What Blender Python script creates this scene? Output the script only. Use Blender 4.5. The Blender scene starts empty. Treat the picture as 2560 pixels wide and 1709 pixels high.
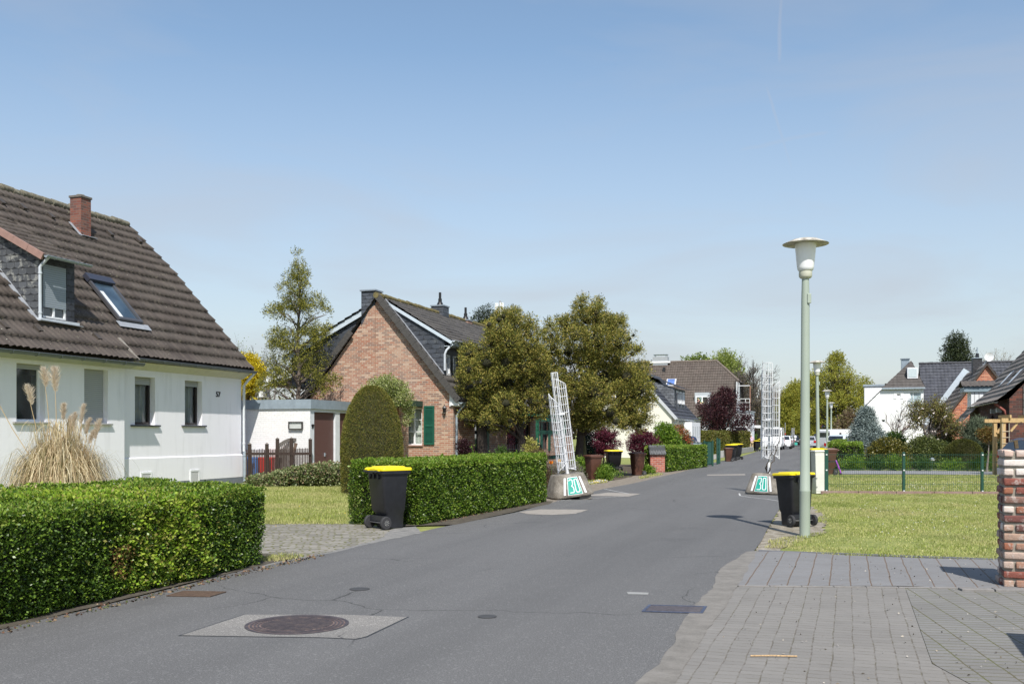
import bpy, math, random
import numpy as np
from mathutils import Vector, Matrix

scene = bpy.context.scene
COL = scene.collection
PI = math.pi
R = math.radians

# ---------------------------------------------------------------- camera, sky, sun
CAM_H = 1.6
FPX, CX, HZ = 2489.0, 1280.0, 1086.0          # focal length, centre and horizon in photograph pixels
cd = bpy.data.cameras.new('camera')
cam = bpy.data.objects.new('camera', cd)
COL.objects.link(cam)
cam.location = (0, 0, CAM_H)
cam.rotation_euler = (R(90), 0, 0)
cd.sensor_width = 36.0
cd.lens = 35.0
cd.shift_y = (HZ - 854.5) / 2560.0
cd.clip_start = 0.1
cd.clip_end = 6000
scene.camera = cam

SUN_AZ, SUN_EL = R(7.5), R(51)                  # behind the camera, a little to its right
sd = Vector((math.sin(SUN_AZ) * math.cos(SUN_EL), -math.cos(SUN_AZ) * math.cos(SUN_EL), math.sin(SUN_EL)))
sl = bpy.data.lights.new('sun', 'SUN')
sl.energy = 5.0
sl.angle = R(0.5)
sl.color = (1.0, 0.955, 0.89)
sun = bpy.data.objects.new('sun', sl)
COL.objects.link(sun)
sun.rotation_euler = sd.to_track_quat('Z', 'Y').to_euler()

world = bpy.data.worlds.new('World')
scene.world = world
world.use_nodes = True
wn = world.node_tree.nodes
wl = world.node_tree.links
wn.clear()
wo = wn.new('ShaderNodeOutputWorld')
bg = wn.new('ShaderNodeBackground')
bg.inputs['Strength'].default_value = 0.112
sky = wn.new('ShaderNodeTexSky')
sky.sky_type = 'NISHITA'
sky.sun_disc = False
sky.sun_elevation = SUN_EL
sky.sun_rotation = PI - SUN_AZ
sky.altitude = 50
sky.air_density = 1.0
sky.dust_density = 0.7
sky.ozone_density = 2.2
# thin cirrus veil and two faint contrails, laid out in the direction of the sky
tc = wn.new('ShaderNodeTexCoord')
mp = wn.new('ShaderNodeMapping')
mp.inputs['Scale'].default_value = (1.1, 1.1, 5.0)
mp.inputs['Rotation'].default_value = (0.0, R(14), R(20))
wl.new(tc.outputs['Generated'], mp.inputs['Vector'])
nz = wn.new('ShaderNodeTexNoise')
nz.inputs['Scale'].default_value = 2.3
nz.inputs['Detail'].default_value = 7
nz.inputs['Roughness'].default_value = 0.52
nz.inputs['Distortion'].default_value = 0.5
wl.new(mp.outputs['Vector'], nz.inputs['Vector'])
cr = wn.new('ShaderNodeMapRange')
cr.inputs['From Min'].default_value = 0.42
cr.inputs['From Max'].default_value = 0.75
cr.inputs['To Max'].default_value = 0.36
wl.new(nz.outputs['Fac'], cr.inputs['Value'])
sep = wn.new('ShaderNodeSeparateXYZ')
wl.new(tc.outputs['Generated'], sep.inputs[0])
lowm = wn.new('ShaderNodeMapRange')            # pale veil towards the horizon
lowm.inputs['From Min'].default_value = 0.36
lowm.inputs['From Max'].default_value = 0.0
lowm.inputs['To Min'].default_value = 0.0
lowm.inputs['To Max'].default_value = 0.80
wl.new(sep.outputs['Z'], lowm.inputs['Value'])


def contrail(direction_a, direction_b, width, strength):
    """1 inside a thin great-circle band between two sky directions."""
    a = Vector(direction_a).normalized()
    b = Vector(direction_b).normalized()
    n = a.cross(b).normalized()
    mid = (a + b).normalized()
    half = math.cos(a.angle(b) / 2)
    d = wn.new('ShaderNodeVectorMath'); d.operation = 'DOT_PRODUCT'
    d.inputs[1].default_value = n
    wob = wn.new('ShaderNodeTexNoise'); wob.inputs['Scale'].default_value = 14; wob.inputs['Detail'].default_value = 4
    wl.new(tc.outputs['Generated'], wob.inputs['Vector'])
    wl.new(tc.outputs['Generated'], d.inputs[0])
    w2 = wn.new('ShaderNodeMath'); w2.operation = 'MULTIPLY_ADD'
    w2.inputs[1].default_value = width * 2.2; w2.inputs[2].default_value = -width * 1.1
    wl.new(wob.outputs['Fac'], w2.inputs[0])
    s = wn.new('ShaderNodeMath'); s.operation = 'ADD'
    wl.new(d.outputs['Value'], s.inputs[0]); wl.new(w2.outputs[0], s.inputs[1])
    ab = wn.new('ShaderNodeMath'); ab.operation = 'ABSOLUTE'
    wl.new(s.outputs[0], ab.inputs[0])
    m = wn.new('ShaderNodeMapRange'); m.interpolation_type = 'SMOOTHSTEP'
    m.inputs['From Min'].default_value = width; m.inputs['From Max'].default_value = 0.0
    m.inputs['To Max'].default_value = strength
    wl.new(ab.outputs[0], m.inputs['Value'])
    d2 = wn.new('ShaderNodeVectorMath'); d2.operation = 'DOT_PRODUCT'
    d2.inputs[1].default_value = mid
    wl.new(tc.outputs['Generated'], d2.inputs[0])
    m2 = wn.new('ShaderNodeMapRange'); m2.interpolation_type = 'SMOOTHSTEP'
    m2.inputs['From Min'].default_value = half - (1 - half) * .5; m2.inputs['From Max'].default_value = half + (1 - half) * .45
    wl.new(d2.outputs['Value'], m2.inputs['Value'])
    mu = wn.new('ShaderNodeMath'); mu.operation = 'MULTIPLY'
    wl.new(m.outputs[0], mu.inputs[0]); wl.new(m2.outputs[0], mu.inputs[1])
    return mu.outputs[0]


def wmax(a, b, op='MAXIMUM'):
    m = wn.new('ShaderNodeMath'); m.operation = op
    wl.new(a, m.inputs[0]); wl.new(b, m.inputs[1])
    return m.outputs[0]


def skydir(px, py):
    return ((px - CX) / FPX, 1.0, (HZ - py) / FPX)


fac = wmax(wmax(cr.outputs[0], lowm.outputs[0], 'ADD'), cr.outputs[0])
clampn = wn.new('ShaderNodeClamp'); clampn.inputs['Max'].default_value = 0.92; wl.new(fac, clampn.inputs['Value']); fac = clampn.outputs[0]
fac = wmax(fac, contrail(skydir(1956, -60), skydir(1950, 160), 0.0036, 0.3))
fac = wmax(fac, contrail(skydir(1912, 210), skydir(1985, 440), 0.0036, 0.30))
fac = wmax(fac, contrail(skydir(1840, 375), skydir(2080, 330), 0.0060, 0.30))
vm = wn.new('ShaderNodeMixRGB')
vm.inputs['Color2'].default_value = (4.22, 4.34, 4.72, 1)
wl.new(fac, vm.inputs['Fac'])
tone = wn.new('ShaderNodeMixRGB'); tone.blend_type = 'MULTIPLY'; tone.inputs['Fac'].default_value = 1.0
tone.inputs['Color2'].default_value = (1.43, 1.40, 1.29, 1)
wl.new(sky.outputs['Color'], tone.inputs['Color1'])
wl.new(tone.outputs['Color'], vm.inputs['Color1'])
wl.new(vm.outputs['Color'], bg.inputs['Color'])
wl.new(bg.outputs['Background'], wo.inputs['Surface'])

scene.view_settings.view_transform = 'Standard'
scene.view_settings.look = 'None'
scene.view_settings.exposure = 0.20
scene.view_settings.gamma = 1.0
scene.cycles.max_bounces = 6
scene.cycles.transparent_max_bounces = 16
scene.cycles.use_denoising = True

# ---------------------------------------------------------------- geometry helpers
SX, SY = 0.32, 0.9474                            # unit vector along the street, away from the camera
SROT = math.atan2(SY, SX)


def at(px, y):
    return (px - CX) * y / FPX


def zat(py, y):
    return CAM_H - (py - HZ) * y / FPX


def gr(px, py):
    y = CAM_H * FPX / (py - HZ)
    return ((px - CX) * y / FPX, y)


class Fr:
    """A local frame: origin on the ground and a turn about Z."""
    def __init__(self, ox, oy, rot=SROT):
        self.o = Vector((ox, oy, 0)); self.rot = rot
        self.M = Matrix.Translation(self.o) @ Matrix.Rotation(rot, 4, 'Z')
        self.I = self.M.inverted()

    def ray(self):
        c = self.I @ Vector((0, 0, CAM_H))
        return c

    def pix(self, px, py, x=None, y=None, z=None, plane=None):
        """Local point where the sight line of a photograph pixel meets a plane of this frame."""
        c = self.ray()
        d = self.I.to_3x3() @ Vector(((px - CX) / FPX, 1.0, (HZ - py) / FPX))
        if plane is not None:
            n, k = plane
            t = (k - n.dot(c)) / n.dot(d)
        elif x is not None:
            t = (x - c.x) / d.x
        elif y is not None:
            t = (y - c.y) / d.y
        else:
            t = (z - c.z) / d.z
        return c + d * t


def thing(name, label, cat, loc=(0, 0, 0), rotz=0, group=None, kind=None, rot=None):
    o = bpy.data.objects.new(name, None)
    COL.objects.link(o)
    o.empty_display_size = 0.2
    o.location = loc
    o.rotation_euler = rot if rot else (0, 0, rotz)
    tag(o, label, cat, group, kind)
    return o


def tag(o, label=None, cat=None, group=None, kind=None):
    if label: o['label'] = label
    if cat: o['category'] = cat
    if group: o['group'] = group
    if kind: o['kind'] = kind
    return o


def copy_tree(o, parent=None):
    c = o.copy()
    COL.objects.link(c)
    c.parent = parent
    for ch in list(o.children):
        copy_tree(ch, c)
    return c


def finish(me, name, parent, mats, sharp=35):
    for m in mats:
        me.materials.append(m)
    o = bpy.data.objects.new(name, me)
    COL.objects.link(o)
    if parent is not None:
        o.parent = parent
    return o


def boxuv(me):
    """UVs in metres, projected along each face's main axis."""
    n = len(me.loops)
    if n == 0: return
    co = np.empty(len(me.vertices) * 3, np.float32); me.vertices.foreach_get('co', co); co = co.reshape(-1, 3)
    vi = np.empty(n, np.int32); me.loops.foreach_get('vertex_index', vi)
    nf = len(me.polygons)
    no = np.empty(nf * 3, np.float32); me.polygons.foreach_get('normal', no); no = no.reshape(-1, 3)
    tot = np.empty(nf, np.int32); me.polygons.foreach_get('loop_total', tot)
    fi = np.repeat(np.arange(nf), tot)
    nn = np.abs(no[fi]); p = co[vi]
    flat = nn[:, 2] > 0.9
    xs = nn[:, 0] > nn[:, 1]
    u = np.where(flat, p[:, 0], np.where(xs, p[:, 1], p[:, 0]))
    v = np.where(flat, p[:, 1], p[:, 2] / np.sqrt(np.maximum(1 - nn[:, 2] ** 2, 0.15)))
    uv = me.uv_layers.new(name='UVMap')
    uv.data.foreach_set('uv', np.stack([u, v], 1).astype(np.float32).ravel())


class MB:
    def __init__(self):
        self.v = []; self.f = []; self.m = []; self.mats = []; self.T = None

    def mi(self, mat):
        if mat not in self.mats: self.mats.append(mat)
        return self.mats.index(mat)

    def add(self, vs, fs, mat=None):
        b = len(self.v)
        if self.T is not None:
            vs = [tuple(self.T @ Vector(p)) for p in vs]
        self.v += [tuple(p) for p in vs]
        i = self.mi(mat) if mat is not None else 0
        for f in fs:
            self.f.append(tuple(b + k for k in f)); self.m.append(i)

    def box(self, x0, x1, y0, y1, z0, z1, mat=None):
        if x0 > x1: x0, x1 = x1, x0
        if y0 > y1: y0, y1 = y1, y0
        if z0 > z1: z0, z1 = z1, z0
        self.add([(x0, y0, z0), (x1, y0, z0), (x1, y1, z0), (x0, y1, z0), (x0, y0, z1), (x1, y0, z1), (x1, y1, z1), (x0, y1, z1)],
                 [(0, 3, 2, 1), (4, 5, 6, 7), (0, 1, 5, 4), (1, 2, 6, 5), (2, 3, 7, 6), (3, 0, 4, 7)], mat)

    def poly(self, pts, mat=None):
        self.add(pts, [tuple(range(len(pts)))], mat)

    def prism(self, pts, off, mat=None):
        """Solid: a planar polygon swept by the vector off."""
        n = len(pts)
        o = Vector(off)
        a = [Vector(p) for p in pts]; b = [p + o for p in a]
        fs = [tuple(range(n - 1, -1, -1)), tuple(range(n, 2 * n))]
        for i in range(n):
            j = (i + 1) % n
            fs.append((i, j, n + j, n + i))
        self.add([tuple(p) for p in a + b], fs, mat)

    def bar(self, a, b, w, h=None, mat=None, up=(0, 0, 1)):
        a = Vector(a); b = Vector(b); d = (b - a).normalized()
        h = h or w
        u = Vector(up)
        s = d.cross(u)
        if s.length < 1e-4: s = d.cross(Vector((1, 0, 0)))
        s.normalize(); t = s.cross(d).normalized()
        s *= w / 2; t *= h / 2
        vs = [a - s - t, a + s - t, a + s + t, a - s + t, b - s - t, b + s - t, b + s + t, b - s + t]
        self.add([tuple(p) for p in vs], [(0, 3, 2, 1), (4, 5, 6, 7), (0, 1, 5, 4), (1, 2, 6, 5), (2, 3, 7, 6), (3, 0, 4, 7)], mat)

    def tube(self, path, r, n=6, mat=None, caps=True):
        P = [Vector(p) for p in path]
        rs = r if isinstance(r, (list, tuple)) else [r] * len(P)
        vs = []; fs = []
        pu = None
        for i, p in enumerate(P):
            d = (P[min(i + 1, len(P) - 1)] - P[max(i - 1, 0)])
            if d.length < 1e-9: d = Vector((0, 0, 1))
            d.normalize()
            if pu is None:
                u = d.orthogonal().normalized()
            else:
                u = (pu - d * pu.dot(d))
                u = u.normalized() if u.length > 1e-6 else d.orthogonal().normalized()
            pu = u; w = d.cross(u)
            for k in range(n):
                a = 2 * PI * k / n
                vs.append(tuple(p + (u * math.cos(a) + w * math.sin(a)) * rs[i]))
        for i in range(len(P) - 1):
            for k in range(n):
                k2 = (k + 1) % n
                fs.append((i * n + k, i * n + k2, (i + 1) * n + k2, (i + 1) * n + k))
        if caps:
            fs.append(tuple(range(n - 1, -1, -1)))
            fs.append(tuple((len(P) - 1) * n + k for k in range(n)))
        self.add(vs, fs, mat)

    def lathe(self, prof, c=(0, 0, 0), n=20, mat=None, axis='Z', cap=True):
        """prof: (radius, height) pairs turned about an axis through c."""
        vs = []; fs = []
        for (r, h) in prof:
            for k in range(n):
                a = 2 * PI * k / n
                x, y, z = r * math.cos(a), r * math.sin(a), h
                if axis == 'X': x, y, z = z, x, y
                elif axis == 'Y': x, y, z = y, z, x
                vs.append((c[0] + x, c[1] + y, c[2] + z))
        for i in range(len(prof) - 1):
            for k in range(n):
                k2 = (k + 1) % n
                fs.append((i * n + k, i * n + k2, (i + 1) * n + k2, (i + 1) * n + k))
        if cap:
            fs.append(tuple(range(n - 1, -1, -1)))
            fs.append(tuple((len(prof) - 1) * n + k for k in range(n)))
        self.add(vs, fs, mat)

    def loft(self, secs, mat=None, seg=3):
        """secs: (z, x0, x1, y0, y1, corner radius), stacked rounded rectangles."""
        vs = []; fs = []
        n = 4 * (seg + 1)
        for (z, x0, x1, y0, y1, r) in secs:
            for (cx, cy, a0) in ((x1 - r, y1 - r, 0), (x0 + r, y1 - r, 90), (x0 + r, y0 + r, 180), (x1 - r, y0 + r, 270)):
                for k in range(seg + 1):
                    a = R(a0 + 90 * k / seg)
                    vs.append((cx + r * math.cos(a), cy + r * math.sin(a), z))
        for i in range(len(secs) - 1):
            for k in range(n):
                k2 = (k + 1) % n
                fs.append((i * n + k, i * n + k2, (i + 1) * n + k2, (i + 1) * n + k))
        fs.append(tuple(range(n - 1, -1, -1)))
        fs.append(tuple((len(secs) - 1) * n + k for k in range(n)))
        self.add(vs, fs, mat)

    def build(self, name, mat=None, parent=None, smooth=None, bevel=None, uv=True):
        me = bpy.data.meshes.new(name)
        me.from_pydata(self.v, [], self.f)
        mats = [m for m in self.mats] if self.mats else []
        if mat is not None and not mats: mats = [mat]
        if self.mats and len(self.mats) > 1:
            me.polygons.foreach_set('material_index', self.m)
        me.update()
        if uv: boxuv(me)
        if smooth:
            me.polygons.foreach_set('use_smooth', [True] * len(me.polygons))
            me.set_sharp_from_angle(angle=R(smooth))
        o = finish(me, name, parent, mats)
        if bevel:
            b = o.modifiers.new('edge', 'BEVEL')
            b.width = bevel; b.segments = 2; b.limit_method = 'ANGLE'; b.angle_limit = R(40)
        return o


def np_mesh(name, V, F, mats, parent=None, midx=None, smooth=False, uv=None):
    """V: n x 3, F: m x k faces of equal size."""
    V = np.asarray(V, np.float32); F = np.asarray(F, np.int32)
    m, k = F.shape
    me = bpy.data.meshes.new(name)
    me.vertices.add(len(V)); me.vertices.foreach_set('co', V.ravel())
    me.loops.add(m * k); me.loops.foreach_set('vertex_index', F.ravel())
    me.polygons.add(m)
    me.polygons.foreach_set('loop_start', np.arange(0, m * k, k, dtype=np.int32))
    me.polygons.foreach_set('loop_total', np.full(m, k, np.int32))
    if midx is not None: me.polygons.foreach_set('material_index', np.asarray(midx, np.int32))
    me.update(calc_edges=True)
    if smooth: me.polygons.foreach_set('use_smooth', [True] * m)
    if uv is not None:
        l = me.uv_layers.new(name='UVMap'); l.data.foreach_set('uv', np.asarray(uv, np.float32)[F.ravel()].ravel())
    return finish(me, name, parent, mats)


# ---------------------------------------------------------------- materials
MATS = {}


def lin(c):
    """sRGB 0-255 to linear."""
    return tuple(((x / 255 / 12.92) if x / 255 <= 0.04045 else ((x / 255 + 0.055) / 1.055) ** 2.4) for x in c)


class NT:
    def __init__(self, name):
        self.m = bpy.data.materials.new(name)
        self.m.use_nodes = True
        self.n = self.m.node_tree.nodes; self.l = self.m.node_tree.links
        self.b = self.n['Principled BSDF']
        self.out = self.n['Material Output']
        self._tc = None

    def new(self, t, **kw):
        x = self.n.new(t)
        for k, v in kw.items():
            if k in x.inputs: x.inputs[k].default_value = v
            else: setattr(x, k, v)
        return x

    def link(self, a, b): self.l.new(a, b)

    def co(self, which='Object'):
        if self._tc is None: self._tc = self.n.new('ShaderNodeTexCoord')
        return self._tc.outputs[which]

    def mapping(self, src, scale=(1, 1, 1), rot=(0, 0, 0), loc=(0, 0, 0)):
        m = self.n.new('ShaderNodeMapping')
        m.inputs['Scale'].default_value = scale; m.inputs['Rotation'].default_value = rot; m.inputs['Location'].default_value = loc
        self.link(src, m.inputs['Vector'])
        return m.outputs['Vector']

    def noise(self, vec, scale, detail=4, rough=0.55, dist=0.0):
        x = self.new('ShaderNodeTexNoise')
        x.inputs['Scale'].default_value = scale; x.inputs['Detail'].default_value = detail
        x.inputs['Roughness'].default_value = rough; x.inputs['Distortion'].default_value = dist
        self.link(vec, x.inputs['Vector'])
        return x.outputs['Fac']

    def ramp(self, fac, stops, interp='LINEAR'):
        x = self.n.new('ShaderNodeValToRGB')
        cr_ = x.color_ramp; cr_.interpolation = interp
        while len(cr_.elements) > 1: cr_.elements.remove(cr_.elements[0])
        cr_.elements[0].position = stops[0][0]; cr_.elements[0].color = (*stops[0][1], 1)
        for p, c in stops[1:]:
            e = cr_.elements.new(p); e.color = (*c, 1)
        self.link(fac, x.inputs['Fac'])
        return x.outputs['Color']

    def rng(self, fac, a, b, c=0.0, d=1.0):
        x = self.n.new('ShaderNodeMapRange')
        for k, v in zip(('From Min', 'From Max', 'To Min', 'To Max'), (a, b, c, d)): x.inputs[k].default_value = v
        self.link(fac, x.inputs['Value'])
        return x.outputs['Result']

    def mix(self, fac, a, b, mode='MIX'):
        x = self.n.new('ShaderNodeMixRGB'); x.blend_type = mode
        for inp, s in ((x.inputs['Fac'], fac), (x.inputs['Color1'], a), (x.inputs['Color2'], b)):
            if isinstance(s, (int, float)): inp.default_value = s
            elif isinstance(s, tuple): inp.default_value = (*s, 1) if len(s) == 3 else s
            else: self.link(s, inp)
        return x.outputs['Color']

    def math(self, op, a, b=0.0):
        x = self.n.new('ShaderNodeMath'); x.operation = op
        for inp, s in ((x.inputs[0], a), (x.inputs[1], b)):
            if isinstance(s, (int, float)): inp.default_value = s
            else: self.link(s, inp)
        return x.outputs[0]

    def bump(self, h, strength=0.3, dist=0.01):
        x = self.n.new('ShaderNodeBump')
        x.inputs['Strength'].default_value = strength; x.inputs['Distance'].default_value = dist
        self.link(h, x.inputs['Height'])
        self.link(x.outputs['Normal'], self.b.inputs['Normal'])

    def color(self, c):
        if isinstance(c, tuple): self.b.inputs['Base Color'].default_value = (*c, 1)
        else: self.link(c, self.b.inputs['Base Color'])

    def rough(self, r):
        if isinstance(r, (int, float)): self.b.inputs['Roughness'].default_value = r
        else: self.link(r, self.b.inputs['Roughness'])


def memo(f):
    def g(*a, **k):
        key = (f.__name__, str(a), str(k))
        if key not in MATS: MATS[key] = f(*a, **k)
        return MATS[key]
    return g


@memo
def m_paint(name, c, rough=0.5, var=0.08, metal=0.0, scale=6.0, spec=0.5):
    t = NT(name)
    n = t.noise(t.co(), scale, 5, 0.6)
    d = tuple(x * (1 - var) for x in c); e = tuple(min(1, x * (1 + var)) for x in c)
    t.color(t.ramp(n, [(0.3, d), (0.7, e)]))
    t.rough(rough); t.b.inputs['Metallic'].default_value = metal
    t.b.inputs['Specular IOR Level'].default_value = spec
    return t.m


@memo
def m_render(name, c, dirt=(0.30, 0.30, 0.29), amt=0.10, grain=120):
    """Rough-cast render: fine grain, faint vertical run-off streaks."""
    t = NT(name)
    streak = t.noise(t.mapping(t.co(), (2.2, 2.2, 0.25)), 2.0, 5, 0.6)
    blot = t.noise(t.co(), 0.9, 4, 0.6)
    f = t.math('MULTIPLY', t.rng(streak, 0.5, 0.78), t.rng(blot, 0.35, 0.7))
    c1 = t.mix(t.math('MULTIPLY', f, amt * 4), c, dirt)
    g = t.noise(t.co(), grain, 2, 0.6)
    c2 = t.mix(t.rng(g, 0.3, 0.7, 0.0, 0.10), c1, tuple(x * 0.8 for x in c))
    t.color(c2); t.rough(0.9)
    h = t.math('ADD', g, t.math('MULTIPLY', t.noise(t.co(), 7, 3), 1.2))
    t.bump(h, 0.35, 0.006)
    return t.m


@memo
def m_brick(name, cols, mortar, w=0.25, h=0.078, mort=0.011, uv=True, scale_noise=1.0):
    """Brick bond with a colour of its own for every brick; cols is a list of linear colours."""
    t = NT(name)
    src = t.co('UV') if uv else t.co('Object')
    # own brick index so that each brick can pick one of many colours
    sp = t.n.new('ShaderNodeSeparateXYZ'); t.link(src, sp.inputs[0])
    row = t.math('FLOOR', t.math('DIVIDE', sp.outputs['Y'], h))
    odd = t.math('MODULO', t.math('ABSOLUTE', row), 2.0)
    ux = t.math('ADD', t.math('DIVIDE', sp.outputs['X'], w), t.math('MULTIPLY', odd, 0.5))
    colm = t.math('FLOOR', ux)
    cmb = t.n.new('ShaderNodeCombineXYZ'); t.link(colm, cmb.inputs[0]); t.link(row, cmb.inputs[1])
    wn_ = t.n.new('ShaderNodeTexWhiteNoise'); wn_.noise_dimensions = '2D'; t.link(cmb.outputs[0], wn_.inputs['Vector'])
    k = len(cols)
    c = t.ramp(wn_.outputs['Value'], [(i / k, cc) for i, cc in enumerate(cols)], 'CONSTANT')
    fy = t.math('FRACT', t.math('DIVIDE', sp.outputs['Y'], h)); fx = t.math('FRACT', ux)
    ey = t.math('MULTIPLY', t.math('MINIMUM', fy, t.math('SUBTRACT', 1.0, fy)), h)
    ex = t.math('MULTIPLY', t.math('MINIMUM', fx, t.math('SUBTRACT', 1.0, fx)), w)
    e = t.math('MINIMUM', ex, ey)
    wob = t.math('MULTIPLY', t.math('SUBTRACT', t.noise(src, 40, 2), 0.5), 0.006)
    e = t.math('ADD', e, wob)
    inb = t.rng(e, mort * 0.42, mort * 0.62)
    tone = t.noise(src, 18 * scale_noise, 4, 0.6)
    c = t.mix(t.rng(tone, 0.3, 0.75, 0.0, 0.45), c, t.mix(0.5, c, (0.12, 0.08, 0.07)))
    big = t.noise(src, 0.7, 3)
    c = t.mix(t.rng(big, 0.35, 0.7, 0.0, 0.22), c, tuple(x * 0.9 for x in mortar))
    mc = t.mix(t.noise(src, 25, 2), mortar, tuple(x * 0.7 for x in mortar))
    t.color(t.mix(inb, mc, c))
    t.rough(0.9)
    t.bump(t.math('ADD', inb, t.math('MULTIPLY', tone, 0.3)), 0.6, 0.006)
    return t.m


@memo
def m_tile(name, c1, c2, lichen=(0.36, 0.34, 0.24), lich=0.3, stain=(0.20, 0.19, 0.17)):
    """Roof tile: one tone per tile (UV in tiles), dusty run-off, lichen specks and grit."""
    t = NT(name)
    sp = t.n.new('ShaderNodeSeparateXYZ'); t.link(t.co('UV'), sp.inputs[0])
    cmb = t.n.new('ShaderNodeCombineXYZ')
    t.link(t.math('FLOOR', sp.outputs['X']), cmb.inputs[0]); t.link(t.math('FLOOR', sp.outputs['Y']), cmb.inputs[1])
    wn_ = t.n.new('ShaderNodeTexWhiteNoise'); wn_.noise_dimensions = '2D'; t.link(cmb.outputs[0], wn_.inputs['Vector'])
    c = t.mix(wn_.outputs['Value'], c1, c2)
    c = t.mix(t.rng(t.noise(t.co(), 0.8, 5, 0.65), 0.4, 0.72, 0, 0.55), c, stain)
    lv = t.noise(t.co(), 9, 6, 0.7)
    patch = t.noise(t.co(), 0.5, 3)
    lf = t.math('MULTIPLY', t.rng(lv, 0.60, 0.70), t.rng(patch, 0.42, 0.66))
    c = t.mix(t.math('MULTIPLY', lf, lich), c, lichen)
    sp2 = t.noise(t.co(), 26, 2, 0.5)
    c = t.mix(t.math('MULTIPLY', t.rng(sp2, 0.72, 0.76), lich * 1.4), c, (0.42, 0.42, 0.34))
    t.color(c); t.rough(0.78)
    t.bump(t.noise(t.co(), 60, 3), 0.25, 0.004)
    return t.m


@memo
def m_leaf(name, cols, trans=0.28, rough=0.55, straw=0.0):
    """Leaves: each leaf picks its own tone from cols."""
    t = NT(name)
    g = t.n.new('ShaderNodeNewGeometry')
    k = len(cols)
    c = t.ramp(g.outputs['Random Per Island'], [((i + 0.5) / k, cc) for i, cc in enumerate(cols)])
    cl = t.noise(t.co(), 1.7, 3, 0.6)
    c = t.mix(t.rng(cl, 0.3, 0.7, 0.0, 0.35), c, t.mix(0.5, c, cols[0]))
    if straw:
        c = t.mix(t.rng(t.noise(t.co(), 0.45, 5, 0.65), 0.46, 0.66, 0.0, straw), c, (0.52, 0.44, 0.24))
        c = t.mix(t.rng(t.noise(t.mapping(t.co(), (1, 1, 1), (0, 0, 0), (7, 3, 0)), 0.7, 4, 0.6), 0.52, 0.68, 0.0, straw * .8), c, (0.11, 0.17, 0.03))
    t.color(c); t.rough(rough)
    t.b.inputs['Specular IOR Level'].default_value = 0.35
    tr = t.n.new('ShaderNodeBsdfTranslucent')
    tc_ = t.mix(0.35, c, (0.30, 0.42, 0.05), 'MIX')
    t.link(c, tr.inputs['Color'])
    ms = t.n.new('ShaderNodeMixShader'); ms.inputs['Fac'].default_value = trans
    t.link(t.b.outputs[0], ms.inputs[1]); t.link(tr.outputs[0], ms.inputs[2])
    t.link(ms.outputs[0], t.out.inputs['Surface'])
    return t.m


@memo
def m_bark(name, c=(0.10, 0.075, 0.055)):
    t = NT(name)
    n = t.noise(t.mapping(t.co(), (6, 6, 1.2)), 5, 6, 0.65)
    t.color(t.ramp(n, [(0.3, tuple(x * 0.45 for x in c)), (0.65, c), (0.8, tuple(x * 1.7 for x in c))]))
    t.rough(0.95); t.bump(n, 0.8, 0.02)
    return t.m


@memo
def m_glass(name='window_glass', tint=(0.02, 0.025, 0.03), rough=0.04):
    """Opaque dark glazing with sharp reflections."""
    t = NT(name)
    n = t.noise(t.co(), 1.3, 2)
    t.color(t.ramp(n, [(0.35, tint), (0.7, tuple(x * 2.2 + 0.01 for x in tint))]))
    t.rough(rough); t.b.inputs['Specular IOR Level'].default_value = 0.9
    t.b.inputs['Coat Weight'].default_value = 0.3
    return t.m


@memo
def m_clear(name='clear_glass'):
    t = NT(name)
    gl = t.n.new('ShaderNodeBsdfGlossy'); gl.inputs['Roughness'].default_value = 0.02
    tr = t.n.new('ShaderNodeBsdfTransparent'); tr.inputs['Color'].default_value = (0.86, 0.9, 0.9, 1)
    fr = t.n.new('ShaderNodeFresnel'); fr.inputs['IOR'].default_value = 1.5
    f = t.math('ADD', fr.outputs[0], 0.05)
    ms = t.n.new('ShaderNodeMixShader'); t.link(f, ms.inputs['Fac'])
    t.link(tr.outputs[0], ms.inputs[1]); t.link(gl.outputs[0], ms.inputs[2])
    t.link(ms.outputs[0], t.out.inputs['Surface'])
    return t.m


@memo
def m_slat(name, c, pitch=0.05, axis='Z', depth=0.5, rough=0.5, dark=0.45):
    """Narrow ribs (roller shutter, ribbed door)."""
    t = NT(name)
    sp = t.n.new('ShaderNodeSeparateXYZ'); t.link(t.co('UV'), sp.inputs[0])
    s = sp.outputs['Y'] if axis == 'Z' else sp.outputs['X']
    f = t.math('FRACT', t.math('DIVIDE', s, pitch))
    groove = t.rng(t.math('MINIMUM', f, t.math('SUBTRACT', 1.0, f)), 0.04, 0.16)
    t.color(t.mix(groove, tuple(x * dark for x in c), c))
    t.rough(rough); t.bump(groove, depth, 0.006)
    return t.m


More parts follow.
